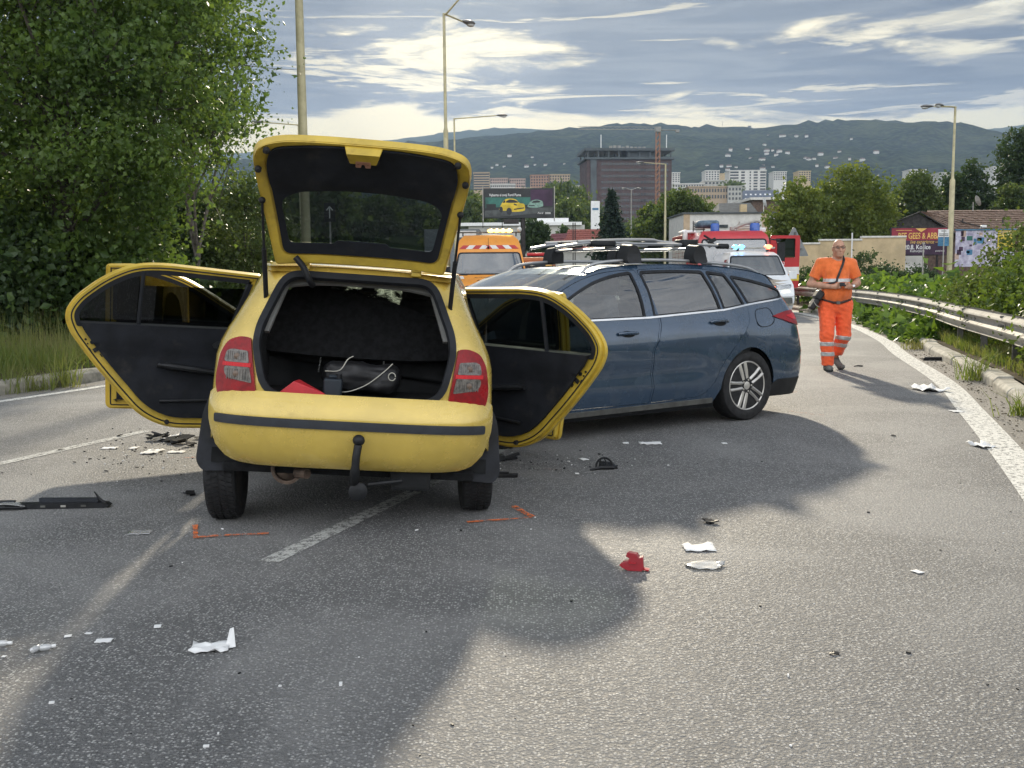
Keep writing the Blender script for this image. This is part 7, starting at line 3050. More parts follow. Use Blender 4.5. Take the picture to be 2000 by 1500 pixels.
# creeping vine spilling over the guard rail and kerb
def creeper():
    rng = np.random.default_rng(77)
    pts = []
    for _ in range(900):
        y = rng.uniform(19.0, 38)
        t = PR.at_y(y)
        k = abs(rng.normal(0, 1)) * 1.5
        d = 1.02 + k
        top = .74 * math.exp(-((d - 1.9) / 1.5) ** 2) + .18 + .15 * math.sin(y * 1.3)
        z = .1 + top * rng.uniform(.3, 1.0)
        p = PR.off(t, -d)
        for _ in range(11):
            pts.append((p.x + .20 + rng.normal(0, .16), p.y + rng.normal(0, .25), max(.05, z + rng.normal(0, .12))))
    for _ in range(340):                       # under the rail and over the kerb
        y = 18.6 + abs(rng.normal(0, 1)) * 5.0
        t = PR.at_y(y)
        d = rng.uniform(.45, 1.0)
        p = PR.off(t, -d)
        for _ in range(9):
            pts.append((p.x + rng.normal(0, .12), p.y + rng.normal(0, .2), abs(rng.normal(0, .14)) + .04))
    o = leaf_mesh('creeper', np.array(pts), .20, M['leaf_vine'], rng, True, up=1.2)
    tag(o, kind='stuff')


creeper()

# trees in the middle distance
def mid_tree(label, px, top_py, Y, w, seed, m='leaf_mid', base=None, cl=420, size=None, per=30, hfrac=.5, name='broadleaf_tree', sq=1.0):
    c = at(px, top_py, Y)
    g = terrain_z(c.x, Y) - .3
    H = c.z - g
    rng = np.random.default_rng(seed)
    ells = [((0, 0, H * .62), (w * .8, w * .7, H * .34))]
    for k in range(7):
        a = rng.uniform(0, 6.28)
        ells.append(((math.cos(a) * w * .55, math.sin(a) * w * .4, H * rng.uniform(.38, .8)), (w * rng.uniform(.32, .5), w * .4, H * rng.uniform(.14, .22))))
    ells.append(((rng.normal(0, .1) * w, 0, H * .88), (w * .42, w * .4, H * .13)))
    ells.append(((0, 0, H * .25), (w * .85, w * .6, H * .22)))
    return tree(name, label, (c.x, Y, g), H, ells, cl, per, w * .11, size or max(.12, Y * .0022), m, seed, r=H * .016, shell=.75, nl=12)


MT = [('yellow-green roadside tree in two masses, left one, right of the fire engine', 1560, 350, 62, 2.2, 'leaf_lime', 520),
      ('tall yellow-green tree with a bare stem line, behind the cream wall', 1655, 325, 64, 2.9, 'leaf_lime', 700),
      ('small light tree hanging right of the tall yellow-green tree', 1725, 372, 66, 1.5, 'leaf_lime', 300),
      ('rounded mid-green tree above the left end of the brown roof', 1795, 333, 82, 2.4, 'leaf_mid', 520),
      ('rounded dark tree above the brown roof, right of the lamp post', 1895, 316, 84, 2.4, 'leaf_dark', 520),
      ('dark spreading tree at the right picture edge above the roof', 2012, 245, 80, 2.2, 'leaf_dark', 520),
      ('lighter tree below the dark one at the right picture edge', 1985, 350, 76, 1.7, 'leaf_mid', 360),
      ('green tree filling the gap left of the cream flat-roofed building', 1330, 372, 100, 3.6, 'leaf_mid', 620),
      ('darker tree just right of the spruce', 1270, 400, 104, 2.4, 'leaf_mid', 420),
      ('small dark tree left of the red tiled roof', 1047, 425, 85, 1.45, 'leaf_dark', 340),
      ('little dark tree behind the red tiled roof', 1103, 437, 140, 1.2, 'leaf_dark', 160),
      ('tree below the right edge of the billboard', 1105, 390, 180, 5.0, 'leaf_mid', 300),
      ('tree against the foot of the dark tower', 1135, 385, 230, 5.5, 'leaf_mid', 260),
      ('tree left of the billboard, behind the orange van', 932, 385, 190, 4.5, 'leaf_mid', 260),
      ('bluish tree right of the dark tower', 1375, 395, 170, 5.0, 'leaf_mid', 280)]
for i, (lab, px, py, Y, w, m, cl) in enumerate(MT):
    mid_tree(lab, px, py, Y, w, 200 + i, m, cl=cl, size=max(.17, Y * .0028))
# far trees between the town blocks: too small to tell parts of
rng = np.random.default_rng(5)
base_me = None
for k in range(70):
    Y = float(rng.choice([240, 300, 380, 460, 560, 650]))
    px = rng.uniform(300, 2150)
    c = at(px, 430, Y)
    g = terrain_z(c.x, Y)
    if base_me is None:
        C = clumps([((0, 0, 5.0), (4.2, 4.2, 4.0)), ((2.5, 0, 3.5), (2.6, 2.6, 2.6)), ((-2.4, .5, 3.6), (2.6, 2.6, 2.6))], 130, 16, .75, rng, .9)
        o = leaf_mesh('distant_tree', C, .95, M['leaf_mid'], rng)
        base_me = o.data
    else:
        o = bpy.data.objects.new('distant_tree', base_me)
        COL.objects.link(o)
    o.location = (c.x, Y + rng.uniform(-30, 30), g - .5)
    s_ = rng.uniform(.8, 1.7)
    o.scale = (s_ * rng.uniform(.9, 1.3), s_, s_ * rng.uniform(.8, 1.2))
    o.rotation_euler = (0, 0, rng.uniform(0, 6.28))
    tag(o, 'distant green tree among the buildings of the town', 'tree', 'distant trees in the town')

# the spruce
c = at(1195, 370, 92)
H = c.z + .5
sp = thing('spruce_tree', 'dark pointed spruce in front of the brown tower', 'tree', (c.x, 92, -.5))
rng = np.random.default_rng(3)
b = MB()
b.tube([(0, 0, 0), (0, 0, H * .98)], [.17, .02], 8)
P = []
for i in range(30):
    f = i / 29
    z = H * (.06 + .92 * f)
    R_ = 2.7 * (1 - f) ** .85 + .12
    nb = int(9 + 7 * (1 - f))
    for k in range(nb):
        a = 6.28 * (k + rng.random()) / nb
        Lb = R_ * rng.uniform(.72, 1.12)
        tip = Vector((math.cos(a) * Lb, math.sin(a) * Lb, z - Lb * .30 + .12))
        if k % 2 == 0:
            b.tube([(0, 0, z), Vector((0, 0, z)).lerp(tip, .5) + Vector((0, 0, -.05)), tip], [.03, .018, .006], 4, cap=False)
        for j in range(int(10 + 26 * Lb / 2)):
            t = rng.uniform(.15, 1.05)
            q = Vector((0, 0, z)).lerp(tip, t)
            P.append((q.x + rng.normal(0, .10), q.y + rng.normal(0, .10), q.z - abs(rng.normal(0, .13))))
b.build('trunk', M['bark'], sp)
leaf_mesh('crown', np.array(P), .26, M['needle'], rng, parent=sp, up=0)
# ------------------------------------------------------------------ the town below
def box_building(label, px0, px1, top, bot, Y, m, floors=0, bays=0, name='apartment_block', cat='building', depth=14, win='window_dark', band=False, roofm=None, group=None, wfrac=.55, hfrac=.55, rz=0):
    A, B = at(px0, top, Y), at(px1, bot, Y)
    g = min(B.z, terrain_z(A.x, Y)) - 2
    w, h = B.x - A.x, A.z - B.z
    root = thing(name, label, cat, ((A.x + B.x) / 2, Y, g), R(rz), group)
    H = A.z - g
    b = MB()
    b.box((0, depth / 2, H / 2), (w, depth, H))
    b.build('wall', M[m], root, smooth=False)
    b = MB()
    b.box((0, depth / 2, H + .25), (w + .6, depth + .6, .5))
    b.build('roof', M[roofm or m], root, smooth=False)
    if floors:
        fh = h / floors
        me = None
        for i in range(floors):
            z = H - fh * (i + .5)
            if band:
                b = MB()
                b.box((0, -.06, z), (w * .97, .2, fh * hfrac))
                b.build('window_band', M[win], root, smooth=False)
                continue
            bw = w / bays
            for k in range(bays):
                x = -w / 2 + bw * (k + .5)
                if me is None:
                    b = MB()
                    b.box((0, 0, 0), (bw * wfrac, .2, fh * hfrac))
                    o = b.build('window', M[win], root, smooth=False)
                    me = o.data
                else:
                    o = bpy.data.objects.new('window', me)
                    COL.objects.link(o)
                    o.parent = root
                o.location = (x, -.06, z)
    return root, w, H


# dark tower under reconstruction
Y = 470
A, B = at(1146, 312, Y), at(1312, 430, Y)
g = terrain_z(A.x, Y) - 3
w = B.x - A.x
H = A.z - g
tw_ = thing('office_tower', 'dark maroon office tower with an open steel frame as its top floor', 'tower', ((A.x + B.x) / 2, Y, g), R(4))
b = MB()
b.box((0, 12, H / 2), (w, 24, H))
b.build('wall', M['brick_tower'], tw_, smooth=False)
b = MB()
b.box((-w * .425, -.25, H / 2), (w * .07, .6, H))
b.build('stair_strip', M['dark_clad'], tw_, smooth=False)
me = None
fh = (at(1200, 345, Y).z - at(1200, 430, Y).z) / 7.2
for i in range(10):
    z = H - fh * (i + .75)
    for k in range(24):
        x = -w * .335 + w * .80 * (k + .5) / 24
        if me is None:
            b = MB()
            b.box((0, 0, 0), (w * .80 / 24 * .72, .25, fh * .42))
            o = b.build('window', M['window_dark'], tw_, smooth=False)
            me = o.data
        else:
            o = bpy.data.objects.new('window', me)
            COL.objects.link(o)
            o.parent = tw_
        o.location = (x, -.02, z)
Ht = at(1200, 290, Y).z - g
b = MB()
for i in range(9):
    x = -w / 2 + .4 + (w - .8) * i / 8
    for y in (.5, 12, 23.5):
        b.box((x, y, (H + Ht) / 2), (.6, .6, Ht - H))
fr_ = b.build('top_frame', M['dark_clad'], tw_, smooth=False)
fr_['kind'] = 'stuff'
b = MB()
b.box((0, 12, Ht - .5), (w + 2.4, 26, 1.2)).box((0, 12, H + .4), (w + 2.2, 26, .8))
b.build('floor_slab', M['dark_clad'], tw_, smooth=False)
b = MB()
b.box((w * .16, 9, (H + Ht) / 2), (w * .36, 14, Ht - H - 1.5))
b.build('plant_room', M['dark_clad'], tw_, smooth=False)
for x, hh in ((-w * .32, 6.5), (w * .46, 6.5)):
    b = MB()
    b.tube([(x, 4, Ht), (x, 4, Ht + hh)], .22, 6)
    b.build('aerial', M['white'], tw_)
b = MB()
for i in range(9):
    b.box((-w * .2 + i * 1.9, 5, Ht + .8), (1.4, 1, random.uniform(.8, 2.2)))
pr_ = b.build('roof_plant', M['concrete'], tw_, smooth=False)
pr_['kind'] = 'stuff'

# tower crane
c = at(1285, 258, 455)
g2 = terrain_z(c.x, 455) - 2
cn = thing('tower_crane', 'orange tower crane in front of the dark office tower', 'crane', (c.x, 455, g2), R(6))
hm_ = c.z - g2
b = MB()
s2 = .8
for sx in (-1, 1):
    for sy in (-1, 1):
        b.box((sx * s2, sy * s2, hm_ / 2), (.2, .2, hm_))
n = int(hm_ / 2.4)
for i in range(n):
    z0, z1 = hm_ * i / n, hm_ * (i + 1) / n
    for sy in (-1, 1):
        b.tube([(-s2, sy * s2, z0), (s2, sy * s2, z1)], .11, 4, cap=False)
        b.tube([(s2 * sy, -s2, z0), (s2 * sy, s2, z1)], .11, 4, cap=False)
mast = b.build('mast', M['crane_orange'], cn, smooth=False)
b = MB()
b.box((0, 0, hm_ + 1.1), (2.4, 2.4, 2.2))
b.build('cab', M['concrete'], cn, bevel=.1)
b = MB()
for zz, yy in ((0, -.6), (0, .6), (1.2, 0)):
    b.box((-17, yy, hm_ + 1.0 + zz), (36, .16, .16))
for i in range(18):
    b.tube([(-1 - i * 1.9, -.6, hm_ + 1), (-2 - i * 1.9, 0, hm_ + 2.2), (-2.9 - i * 1.9, .6, hm_ + 1)], .07, 4, cap=False)
b.build('jib', M['concrete'], cn, smooth=False)
b = MB()
b.box((5.2, 0, hm_ + .9), (8.5, 1.0, .25)).box((8.6, 0, hm_ + .5), (1.6, 1.2, 1.2))
b.build('counter_jib', M['concrete'], cn, smooth=False)

# blocks and houses, left to right
BL = [('brown striped tower block left of the billboard', 925, 956, 338, 372, 620, 'tan_block', 7, 0, True),
      ('low pinkish block behind the billboard, left one', 958, 992, 349, 365, 760, 'pink_wall', 3, 8, False),
      ('white low office with a row of dark windows above the billboard', 958, 1006, 361, 372, 560, 'plaster', 2, 12, False),
      ('low pinkish block behind the billboard, right one', 995, 1026, 350, 372, 770, 'pink_wall', 4, 7, False),
      ('terracotta apartment block with balconies, above the billboard', 1036, 1072, 343, 376, 640, 'terracotta', 6, 7, False),
      ('ochre and white apartment block, right neighbour of the terracotta one', 1073, 1113, 342, 362, 642, 'tan_block', 4, 8, False),
      ('dark grey building below the ochre apartment block', 1070, 1114, 358, 388, 600, 'dark_clad', 4, 9, False),
      ('pale green old building with a hipped top between billboard and tower', 1116, 1143, 364, 388, 540, 'grey_wall', 3, 6, False),
      ('slim white block right behind the dark tower', 1313, 1328, 338, 356, 700, 'plaster', 5, 3, False),
      ('long white hall right of the dark tower', 1313, 1375, 360, 372, 560, 'plaster', 2, 12, False),
      ('white tower block left of the striped one', 1378, 1405, 334, 356, 720, 'plaster', 5, 5, False),
      ('cream windowless block between the two white blocks', 1404, 1424, 340, 356, 722, 'cream_wall', 0, 0, False),
      ('white apartment block with dark balcony stripes, the largest one', 1425, 1496, 334, 372, 640, 'plaster', 7, 14, True),
      ('white low block with flat roof in front of the striped one', 1376, 1440, 354, 368, 560, 'grey_wall', 2, 9, False),
      ('long tan barracks-like building under the white blocks', 1345, 1422, 366, 390, 470, 'tan_block', 2, 14, False),
      ('pale end of the tan building', 1422, 1448, 365, 392, 468, 'grey_wall', 3, 4, False),
      ('ribbed white tower block right of the striped one', 1511, 1536, 336, 352, 740, 'plaster', 5, 6, False),
      ('ochre tower block next to the ribbed white one', 1560, 1583, 335, 354, 735, 'cream_wall', 5, 5, False),
      ('white block above the tree line, left of the lamp by the brown roof', 1778, 1808, 332, 352, 700, 'plaster', 4, 6, False),
      ('pale stepped block above the tree line just left of the lamp by the brown roof', 1835, 1860, 338, 356, 690, 'grey_wall', 4, 5, False),
      ('pale block between the two dark trees on the right', 1940, 1972, 326, 350, 690, 'plaster', 5, 6, False)]
for i, (lab, x0, x1, t_, b_, Y_, m, fl_, ba, band) in enumerate(BL):
    box_building(lab, x0, x1, t_, b_, Y_, m, fl_, ba, band=band)
# stripes of the largest block cut by white piers
for o in [o for o in bpy.data.objects if o.get('label', '').startswith('white apartment block with dark balcony')]:
    A, B = at(1425, 334, 640), at(1496, 372, 640)
    w = B.x - A.x
    h_ = A.z - B.z
    for x in (-.22, -.02, .12, .3):
        b = MB()
        b.box((x * w, -.14, A.z - o.location.z - h_ / 2), (w * (.07 if x != -.02 else .13), .14, h_))
        b.build('pier', M['plaster'], o, smooth=False)
# slate mansard with skylights
A, B = at(1452, 370, 480), at(1530, 398, 480)
g = terrain_z(A.x, 480)
ms = thing('slate_roofed_house', 'long building with a slate roof and two rows of bright skylights', 'building', ((A.x + B.x) / 2, 480, g))
w = B.x - A.x
b = MB()
b.box((0, 6, (B.z - g) / 2), (w, 12, B.z - g))
b.build('wall', M['tan_wall'], ms, smooth=False)
b = MB()
z0, z1 = B.z - g, A.z - g
b.add([(-w / 2 - .5, -.6, z0), (w / 2 + .5, -.6, z0), (w / 2 - 1, 6, z1), (-w / 2 + 1, 6, z1), (-w / 2 - .5, 12.6, z0), (w / 2 + .5, 12.6, z0)], [(0, 1, 2, 3), (2, 5, 4, 3), (0, 3, 4), (1, 5, 2)])
b.build('roof', M['roof_slate'], ms, smooth=False)
me = None
for j in range(2):
    for k in range(8):
        f = .35 + .32 * j
        b_p = (-w * .42 + w * .84 * k / 7 + (.6 if j else 0), lerp(-.6, 6, f) - .12, lerp(z0, z1, f) + .12)
        if me is None:
            b = MB()
            b.box((0, 0, 0), (.85, .1, .8), Matrix.Rotation(-.6, 3, 'X'))
            o = b.build('skylight', M['white'], ms, smooth=False)
            me = o.data
        else:
            o = bpy.data.objects.new('skylight', me)
            COL.objects.link(o)
            o.parent = ms
        o.location = b_p

# cream flat-roofed building behind the fire engine
A, B = at(1335, 418, 88), at(1512, 500, 88)
cb = thing('flat_roofed_building', 'cream flat-roofed building behind the fire engine', 'building', ((A.x + B.x) / 2, 88, -.5))
w, H = B.x - A.x, A.z + .5
b = MB()
b.box((0, 4, H / 2), (w, 8, H))
b.build('wall', M['plaster'], cb, smooth=False)
for x0, x1 in ((-.5, -.43), (.10, .27), (.36, .44)):
    b = MB()
    hh = H - .02 if x0 != .10 else H * .82
    b.box((lerp(x0, x1, .5) * w, -.02, hh / 2), ((x1 - x0) * w - .01, .06, hh))
    b.build('tan_panel', M['tan_wall'], cb, smooth=False)
b = MB()
b.box((-.10 * w, -.06, H * .84), (.17 * w, .08, .25))
b.build('window', M['window_dark'], cb, smooth=False)
b = MB()
b.box((0, 4, H + .06), (w + .3, 8.3, .14))
b.build('roof_edge', M['roof_dark'], cb, smooth=False)
# dark hipped roof and dish behind it
A, B = at(1405, 393, 110), at(1482, 416, 110)
dk = thing('dark_roofed_house', 'house with a dark sheet-metal roof above the cream flat-roofed building', 'house', ((A.x + B.x) / 2, 110, 0))
w = B.x - A.x
b = MB()
b.add([(-w * .5, 0, B.z), (w * .5, 0, B.z), (w * .46, 3.2, A.z), (-w * .36, 3.2, A.z), (-w * .5, 8, B.z), (w * .5, 8, B.z)], [(0, 1, 2, 3), (2, 5, 4, 3), (0, 3, 4), (1, 5, 2)])
b.build('roof', M['roof_dark'], dk, smooth=False)
b = MB()
b.box((0, 4, B.z / 2), (w * .9, 7, B.z))
b.build('wall', M['timber_dark'], dk, smooth=False)
b = MB()
b.box((.1 * w, -.05, B.z + .45), (.16 * w, .6, .9))
b.build('dormer', M['cream_wall'], dk, smooth=False)
b = MB()
b.tube([(.62 * w, 0, B.z), (.62 * w, 0, A.z - .1)], .04, 6)
b.lathe([(.001, 0), (.3, .06), (.52, .2), (.54, .2), (.3, .1), (.001, .03)], Matrix.Translation((.60 * w, -.1, A.z - .2)) @ Matrix.Rotation(R(75), 4, 'Y'), 18)
b.build('satellite_dish', M['white'], dk)
A, B = at(1470, 390, 125), at(1545, 405, 125)
wr = thing('white_roofed_hall', 'low hall with a pale sheet roof right of the dark-roofed house', 'building', ((A.x + B.x) / 2, 125, 0))
b = MB()
b.box((0, 5, A.z / 2), (B.x - A.x, 10, A.z))
b.build('wall', M['timber'], wr, smooth=False)
b = MB()
b.box((0, 5, A.z + .1), (B.x - A.x + .8, 11, .3))
b.build('roof', M['plaster'], wr, smooth=False)

# red-roofed house, white hall and pylon between the billboard and the spruce
A, B = at(1062, 446, 125), at(1172, 486, 125)
rh = thing('red_roofed_house', 'house with a red tiled roof and two bright skylights', 'house', (A.x, 125, -1))
w = B.x - A.x
z0, z1 = B.z + 1, A.z + 1
b = MB()
b.box((w * .5, 4, z0 / 2), (w, 7.4, z0))
b.build('wall', M['grey_wall'], rh, smooth=False)
b = MB()
roof_plane(b, (w * .27, -.5, z0), (w * 1.05, -.5, z0), (w * 1.05, 4, z1), (w * .47, 4, z1), 16, 9)
b.build('roof', M['roof_red'], rh, smooth=False)
b = MB()
roof_plane(b, (-.2, -.4, z0 - .1), (w * .30, -.4, z0 - .1), (w * .45, 3, z1 - .5), (w * .16, 3, z1 - .55), 8, 6)
b.build('roof', M['roof_maroon'], rh, smooth=False)
for x in (.66, .80):
    b = MB()
    b.box((x * w, .9, lerp(z0, z1, .33) + .06), (.38, .6, .08), Matrix.Rotation(R(30), 3, 'X'))
    b.build('skylight', M['white'], rh, smooth=False)
A, B = at(915, 436, 165), at(1142, 462, 165)
wh = thing('white_hall', 'long white warehouse behind the orange van', 'building', ((A.x + B.x) / 2, 165, 0))
b = MB()
b.box((0, 8, (A.z - .4) / 2), (B.x - A.x, 16, A.z - .4))
b.build('wall', M['grey_wall'], wh, smooth=False)
b = MB()
b.box((-1, 8, A.z - .2), (B.x - A.x + 1, 17, .5)).box((4, 6, A.z + .35), (5.5, 10, .8))
b.build('roof', M['white'], wh, smooth=False)
b = MB()
b.box(((B.x - A.x) * .44, -.1, A.z * .3), (4.2, .3, A.z * .6))
b.build('blue_door', M['ad_blue'], wh, smooth=False)
A, B = at(1154, 393, 150), at(1171, 442, 150)
py_ = thing('white_pylon', 'white advertising pylon half hidden by the spruce', 'pylon', ((A.x + B.x) / 2, 150, 0))
b = MB()
b.box((0, 0, A.z / 2), (B.x - A.x, .6, A.z))
b.build('pylon_body', M['white'], py_, bevel=.03)
b = MB()
b.box((0, -.32, A.z * .9), ((B.x - A.x) * .7, .04, .3))
b.build('panel', M['ad_blue'], py_)
# grey store with a pale name panel left of the van
A, B = at(893, 445, 70), at(935, 520, 70)
st = thing('grey_store', 'grey store building with a pale sign panel left of the orange van', 'building', ((A.x + B.x) / 2 - 1.2, 72, 0))
b = MB()
b.box((0, 3, A.z / 2), (B.x - A.x + 2.4, 6, A.z))
b.build('wall', mat('blue_grey_sheet', (.16, .175, .185), .7), st, smooth=False)
b = MB()
b.box((1.0, -.05, A.z - .35), (1.4, .06, .45))
b.build('sign_panel', M['plaster'], st, smooth=False)

# houses scattered over the hillside
rg3 = random.Random(12)
me = None


from mathutils.bvhtree import BVHTree
BV = BVHTree.FromPolygons([Vector(v) for v in HILLS[2].v], HILLS[2].f)


def hill_hit(px, py):
    return BV.ray_cast(Vector((0, 0, CAM_H)), ray(px, py).normalized())[0]


spots = []
for _ in range(26):
    spots.append((rg3.gauss(1530, 75), rg3.gauss(302, 14)))
for _ in range(9):
    spots.append((rg3.gauss(1020, 45), rg3.gauss(318, 9)))
for _ in range(6):
    spots.append((rg3.uniform(1495, 1670), rg3.gauss(268, 4)))
for _ in range(7):
    spots.append((rg3.uniform(1380, 1500), rg3.gauss(325, 5)))
for i, (px, py) in enumerate(spots):
    p = hill_hit(px, py)
    if p is None:
        continue
    if me is None:
        b = MB()
        b.box((0, 0, 2), (9, 8, 5))
        b.m = 1
        b.add([(-5, -4.5, 4.5), (5, -4.5, 4.5), (5, 0, 7.2), (-5, 0, 7.2), (5, 4.5, 4.5), (-5, 4.5, 4.5)], [(0, 1, 2, 3), (3, 2, 4, 5), (0, 3, 5), (1, 4, 2)])
        o = b.build('hillside_house', [M['coping'], M['roof_tile']], smooth=False)
        me = o.data
    else:
        o = bpy.data.objects.new('hillside_house', me)
        COL.objects.link(o)
    o.location = (p.x, p.y, p.z - 1.0)
    k = rg3.uniform(.38, .75)
    o.scale = (k * rg3.uniform(.8, 1.3), k, k * 1.15)
    o.rotation_euler = (0, 0, rg3.uniform(-.6, .6))
    tag(o, 'tiny pale house on the wooded hillside above the town', 'house', 'houses scattered over the wooded hillside')
c = at(1411, 236, 2480)
mt = thing('radio_mast', 'thin radio mast on the saddle of the wooded hill', 'mast', (c.x, 2480, c.z - 45))
b = MB()
b.tube([(0, 0, 0), (0, 0, 45)], [1.1, .5], 6)
b.build('mast_tube', M['concrete'], mt)
c = at(1462, 250, 2470)
vt = thing('hilltop_house', 'dark blocky building on the crest of the wooded hill, right of the radio mast', 'building', (c.x, 2470, c.z - 16))
b = MB()
b.box((0, 5, 9), (16, 12, 16))
b.build('wall', M['concrete'], vt, smooth=False)
b = MB()
b.box((3, 5, 19), (7, 7, 5))
b.build('roof_house', M['dark_clad'], vt, smooth=False)
# ------------------------------------------------------------------ crash debris on the road
def at_ground(name, label, cat, px, py, rz=0.0, group=None):
    g = gr(px, py)
    return thing(name, label, cat, (g.x, g.y, .001), rz, group), g.y


def scrap(label, px, py, wpx, dpx, seed, m='paper', crumple=.25, rz=0.0, name='paper_scrap', cat='paper scrap', group='white scraps of paper on the road', shape='sheet', part='sheet'):
    """crumpled sheet; wpx: width in the photograph; dpx: depth as seen (foreshortened)"""
    o, Y = at_ground(name, label, cat, px, py, rz, group)
    w = wpx / 2000 * Y
    d = min(w * 1.6, dpx / 2000 * Y * Y / CAM_H * .85)
    g = random.Random(seed)
    n = 7
    rows = []
    for j in range(n):
        row = []
        for i in range(n):
            u, v = i / (n - 1) - .5, j / (n - 1) - .5
            k = 1.0
            if shape == 'leaf':
                k = math.sqrt(max(.02, 1 - (2 * u) ** 2))
            z = abs(g.gauss(0, 1)) * crumple * w * .20 * (.4 + (abs(u) + abs(v)))
            row.append((u * w + g.gauss(0, .018) * w, v * d * k + g.gauss(0, .03) * d, .004 + z))
        rows.append(row)
    b = MB()
    b.grid(rows)
    s = b.build(part, M[m], o, ang=25)
    s.modifiers.new('thick', 'SOLIDIFY').thickness = .0015
    return o


def shard(label, px, py, wpx, hpx, seed, m='trim_black', rz=None, name='plastic_shard', cat='plastic shard', group='black plastic splinters on the road', n=3, flat=.5):
    o, Y = at_ground(name, label, cat, px, py, 0, group)
    w, h = wpx / 2000 * Y, max(.006, hpx / 2000 * Y)
    g = random.Random(seed)
    b = MB()
    for k in range(n):
        m_ = g.randint(4, 6)
        a0 = g.uniform(0, 6.28)
        poly = [(math.cos(a0 + 6.28 * i / m_) * w * g.uniform(.22, .52), math.sin(a0 + 6.28 * i / m_) * w * g.uniform(.15, .4)) for i in range(m_)]
        if area2(poly) < 0:
            poly = poly[::-1]
        R3 = Matrix.Rotation(g.uniform(-.5, .5), 3, 'X') @ Matrix.Rotation(g.uniform(-.35, .35), 3, 'Y')
        off = Vector((g.uniform(-.25, .25) * w, g.uniform(-.2, .2) * w, h * g.uniform(.2, .5)))
        b.prism(poly, lambda u, v: R3 @ Vector((u, v, 0)) + off, lambda u, v: R3 @ Vector((u, v, min(.012, h * .3))) + off)
    zs = min(v[2] for v in b.v)
    b.v = [(v[0], v[1], v[2] - zs) for v in b.v]
    b.build('shard_body', M[m], o, smooth=False, fix=True)
    return o


# long black trim strip at the left edge
o, Y = at_ground('bumper_trim', 'long black plastic bumper trim broken off, lying at the left picture edge', 'car part', 108, 992, R(2))
b = MB()
pr = [(-.50, 0), (.30, 0), (.335, .012), (.31, .03), (-.50, .032)]
b.prism(rnd(pr, .006, 2), lambda u, v: (u, -.03, v), lambda u, v: (u, .03, v))
b.build('strip', M['trim_black'], o, smooth=False, fix=True)
b = MB()
b.prism([(-.10, .028), (.25, .028), (.25, .052), (-.10, .056)], lambda u, v: (u, .012, v), lambda u, v: (u, .04, v))
b.prism([(-.50, .03), (-.25, .03), (-.24, .044), (-.50, .05)], lambda u, v: (u, .0, v), lambda u, v: (u, .03, v))
b.build('raised_lip', M['bumper_strip'], o, smooth=False, fix=True)
b = MB()
b.tube([(.32, 0, .01), (.27, .0, .045), (.235, .005, .095)], [.012, .009, .003], 6)
b.build('broken_tip', M['trim_black'], o)
for k in range(6):
    b = MB()
    b.box((-.42 + k * .12, -.031, .016), (.03, .004, .012))
    b.build('clip', M['zinc_dark'] if k % 2 else M['zinc'], o, smooth=False)
o, Y = at_ground('lamp_glass', 'oval strip of broken lamp glass before the long black trim at the left', 'lamp glass', 15, 995, 0)
b = MB()
b.panel([(x, y) for x, y in circ(0, 0, .11, 24, .035)], lambda u, v: (u, v, .02 + .02 * (1 - (u / .11) ** 2)), (), .03, .004, up=(0, 0, 1))
b.build('lens', M['clear_plastic'], o)
b = MB()
b.tube([(x, y, .012 + .006 * (1 - (x / .115) ** 2)) for x, y in circ(0, 0, .115, 24, .04)] + [(.115, 0, .012)], .007, 6, cap=False)
b.build('rim', M['trim_black'], o)

# white paper and film
PAPER = [('big white paper strip with one folded-up corner, lying nearest to the camera', 410, 1268, 76, 22, .35, R(6)),
         ('flat white paper card left of the big folded strip', 203, 1253, 32, 10, .05, R(4)),
         ('small white paper bit behind the flat card', 133, 1244, 14, 6, .05, R(20)),
         ('thin white paper bit right behind the flat card', 173, 1239, 14, 4, .05, R(-10)),
         ('small white paper bit on its own above the big folded strip', 308, 1225, 14, 8, .05, R(15)),
         ('flat folded white envelope on the sunlit patch right of the red fragment', 1366, 1072, 62, 16, .15, R(-3)),
         ('crumpled white paper at the right edge line level with the black bar', 1814, 762, 50, 14, .45, R(5)),
         ('crumpled white tissue touching the right edge line, nearest the camera of the two', 1918, 872, 34, 20, .5, R(12)),
         ('narrow white slip on the right edge line between the two crumpled papers', 1868, 804, 22, 5, .1, R(0)),
         ('white strip on the shaded road in front of the blue estate', 1270, 867, 44, 6, .1, R(0)),
         ('tiny white bit left of the white strip in front of the blue estate', 1222, 866, 12, 4, .1, R(0)),
         ('tiny white bit in the shade below the rear wheel of the blue estate', 1415, 867, 10, 4, .2, R(0)),
         ('small pale bit right of the spray dash beside the yellow car', 1140, 898, 14, 5, .2, R(20)),
         ('tiny pale bit before the crumpled black part', 1127, 926, 8, 4, .2, R(0)),
         ('white crumpled sheet under the open left doors of the yellow car', 297, 884, 30, 12, .35, R(-6)),
         ('long pale sliver on the faded lane line left of the yellow car', 214, 876, 30, 4, .1, R(0)),
         ('white bit beneath the corner of the left rear door', 262, 876, 14, 6, .3, R(0)),
         ('pale sheet edge under the sill, right of the black crash heap', 345, 884, 34, 4, .1, R(0)),
         ('white torn sheet among the black pieces under the open left doors', 330, 858, 40, 10, .5, R(8)),
         ('small white oval scrap alone on the right half of the road', 1792, 1118, 16, 8, .1, R(25)),
         ('tiny white dot by the left picture edge in the foreground', 8, 1284, 8, 4, .1, R(0))]
for i, (lab, px, py, w, d, c_, rz) in enumerate(PAPER):
    scrap(lab, px, py, w, d, 300 + i, 'paper', c_, rz)
big = [o for o in bpy.data.objects if o.get('label', '').startswith('big white paper strip')][0]
b = MB()
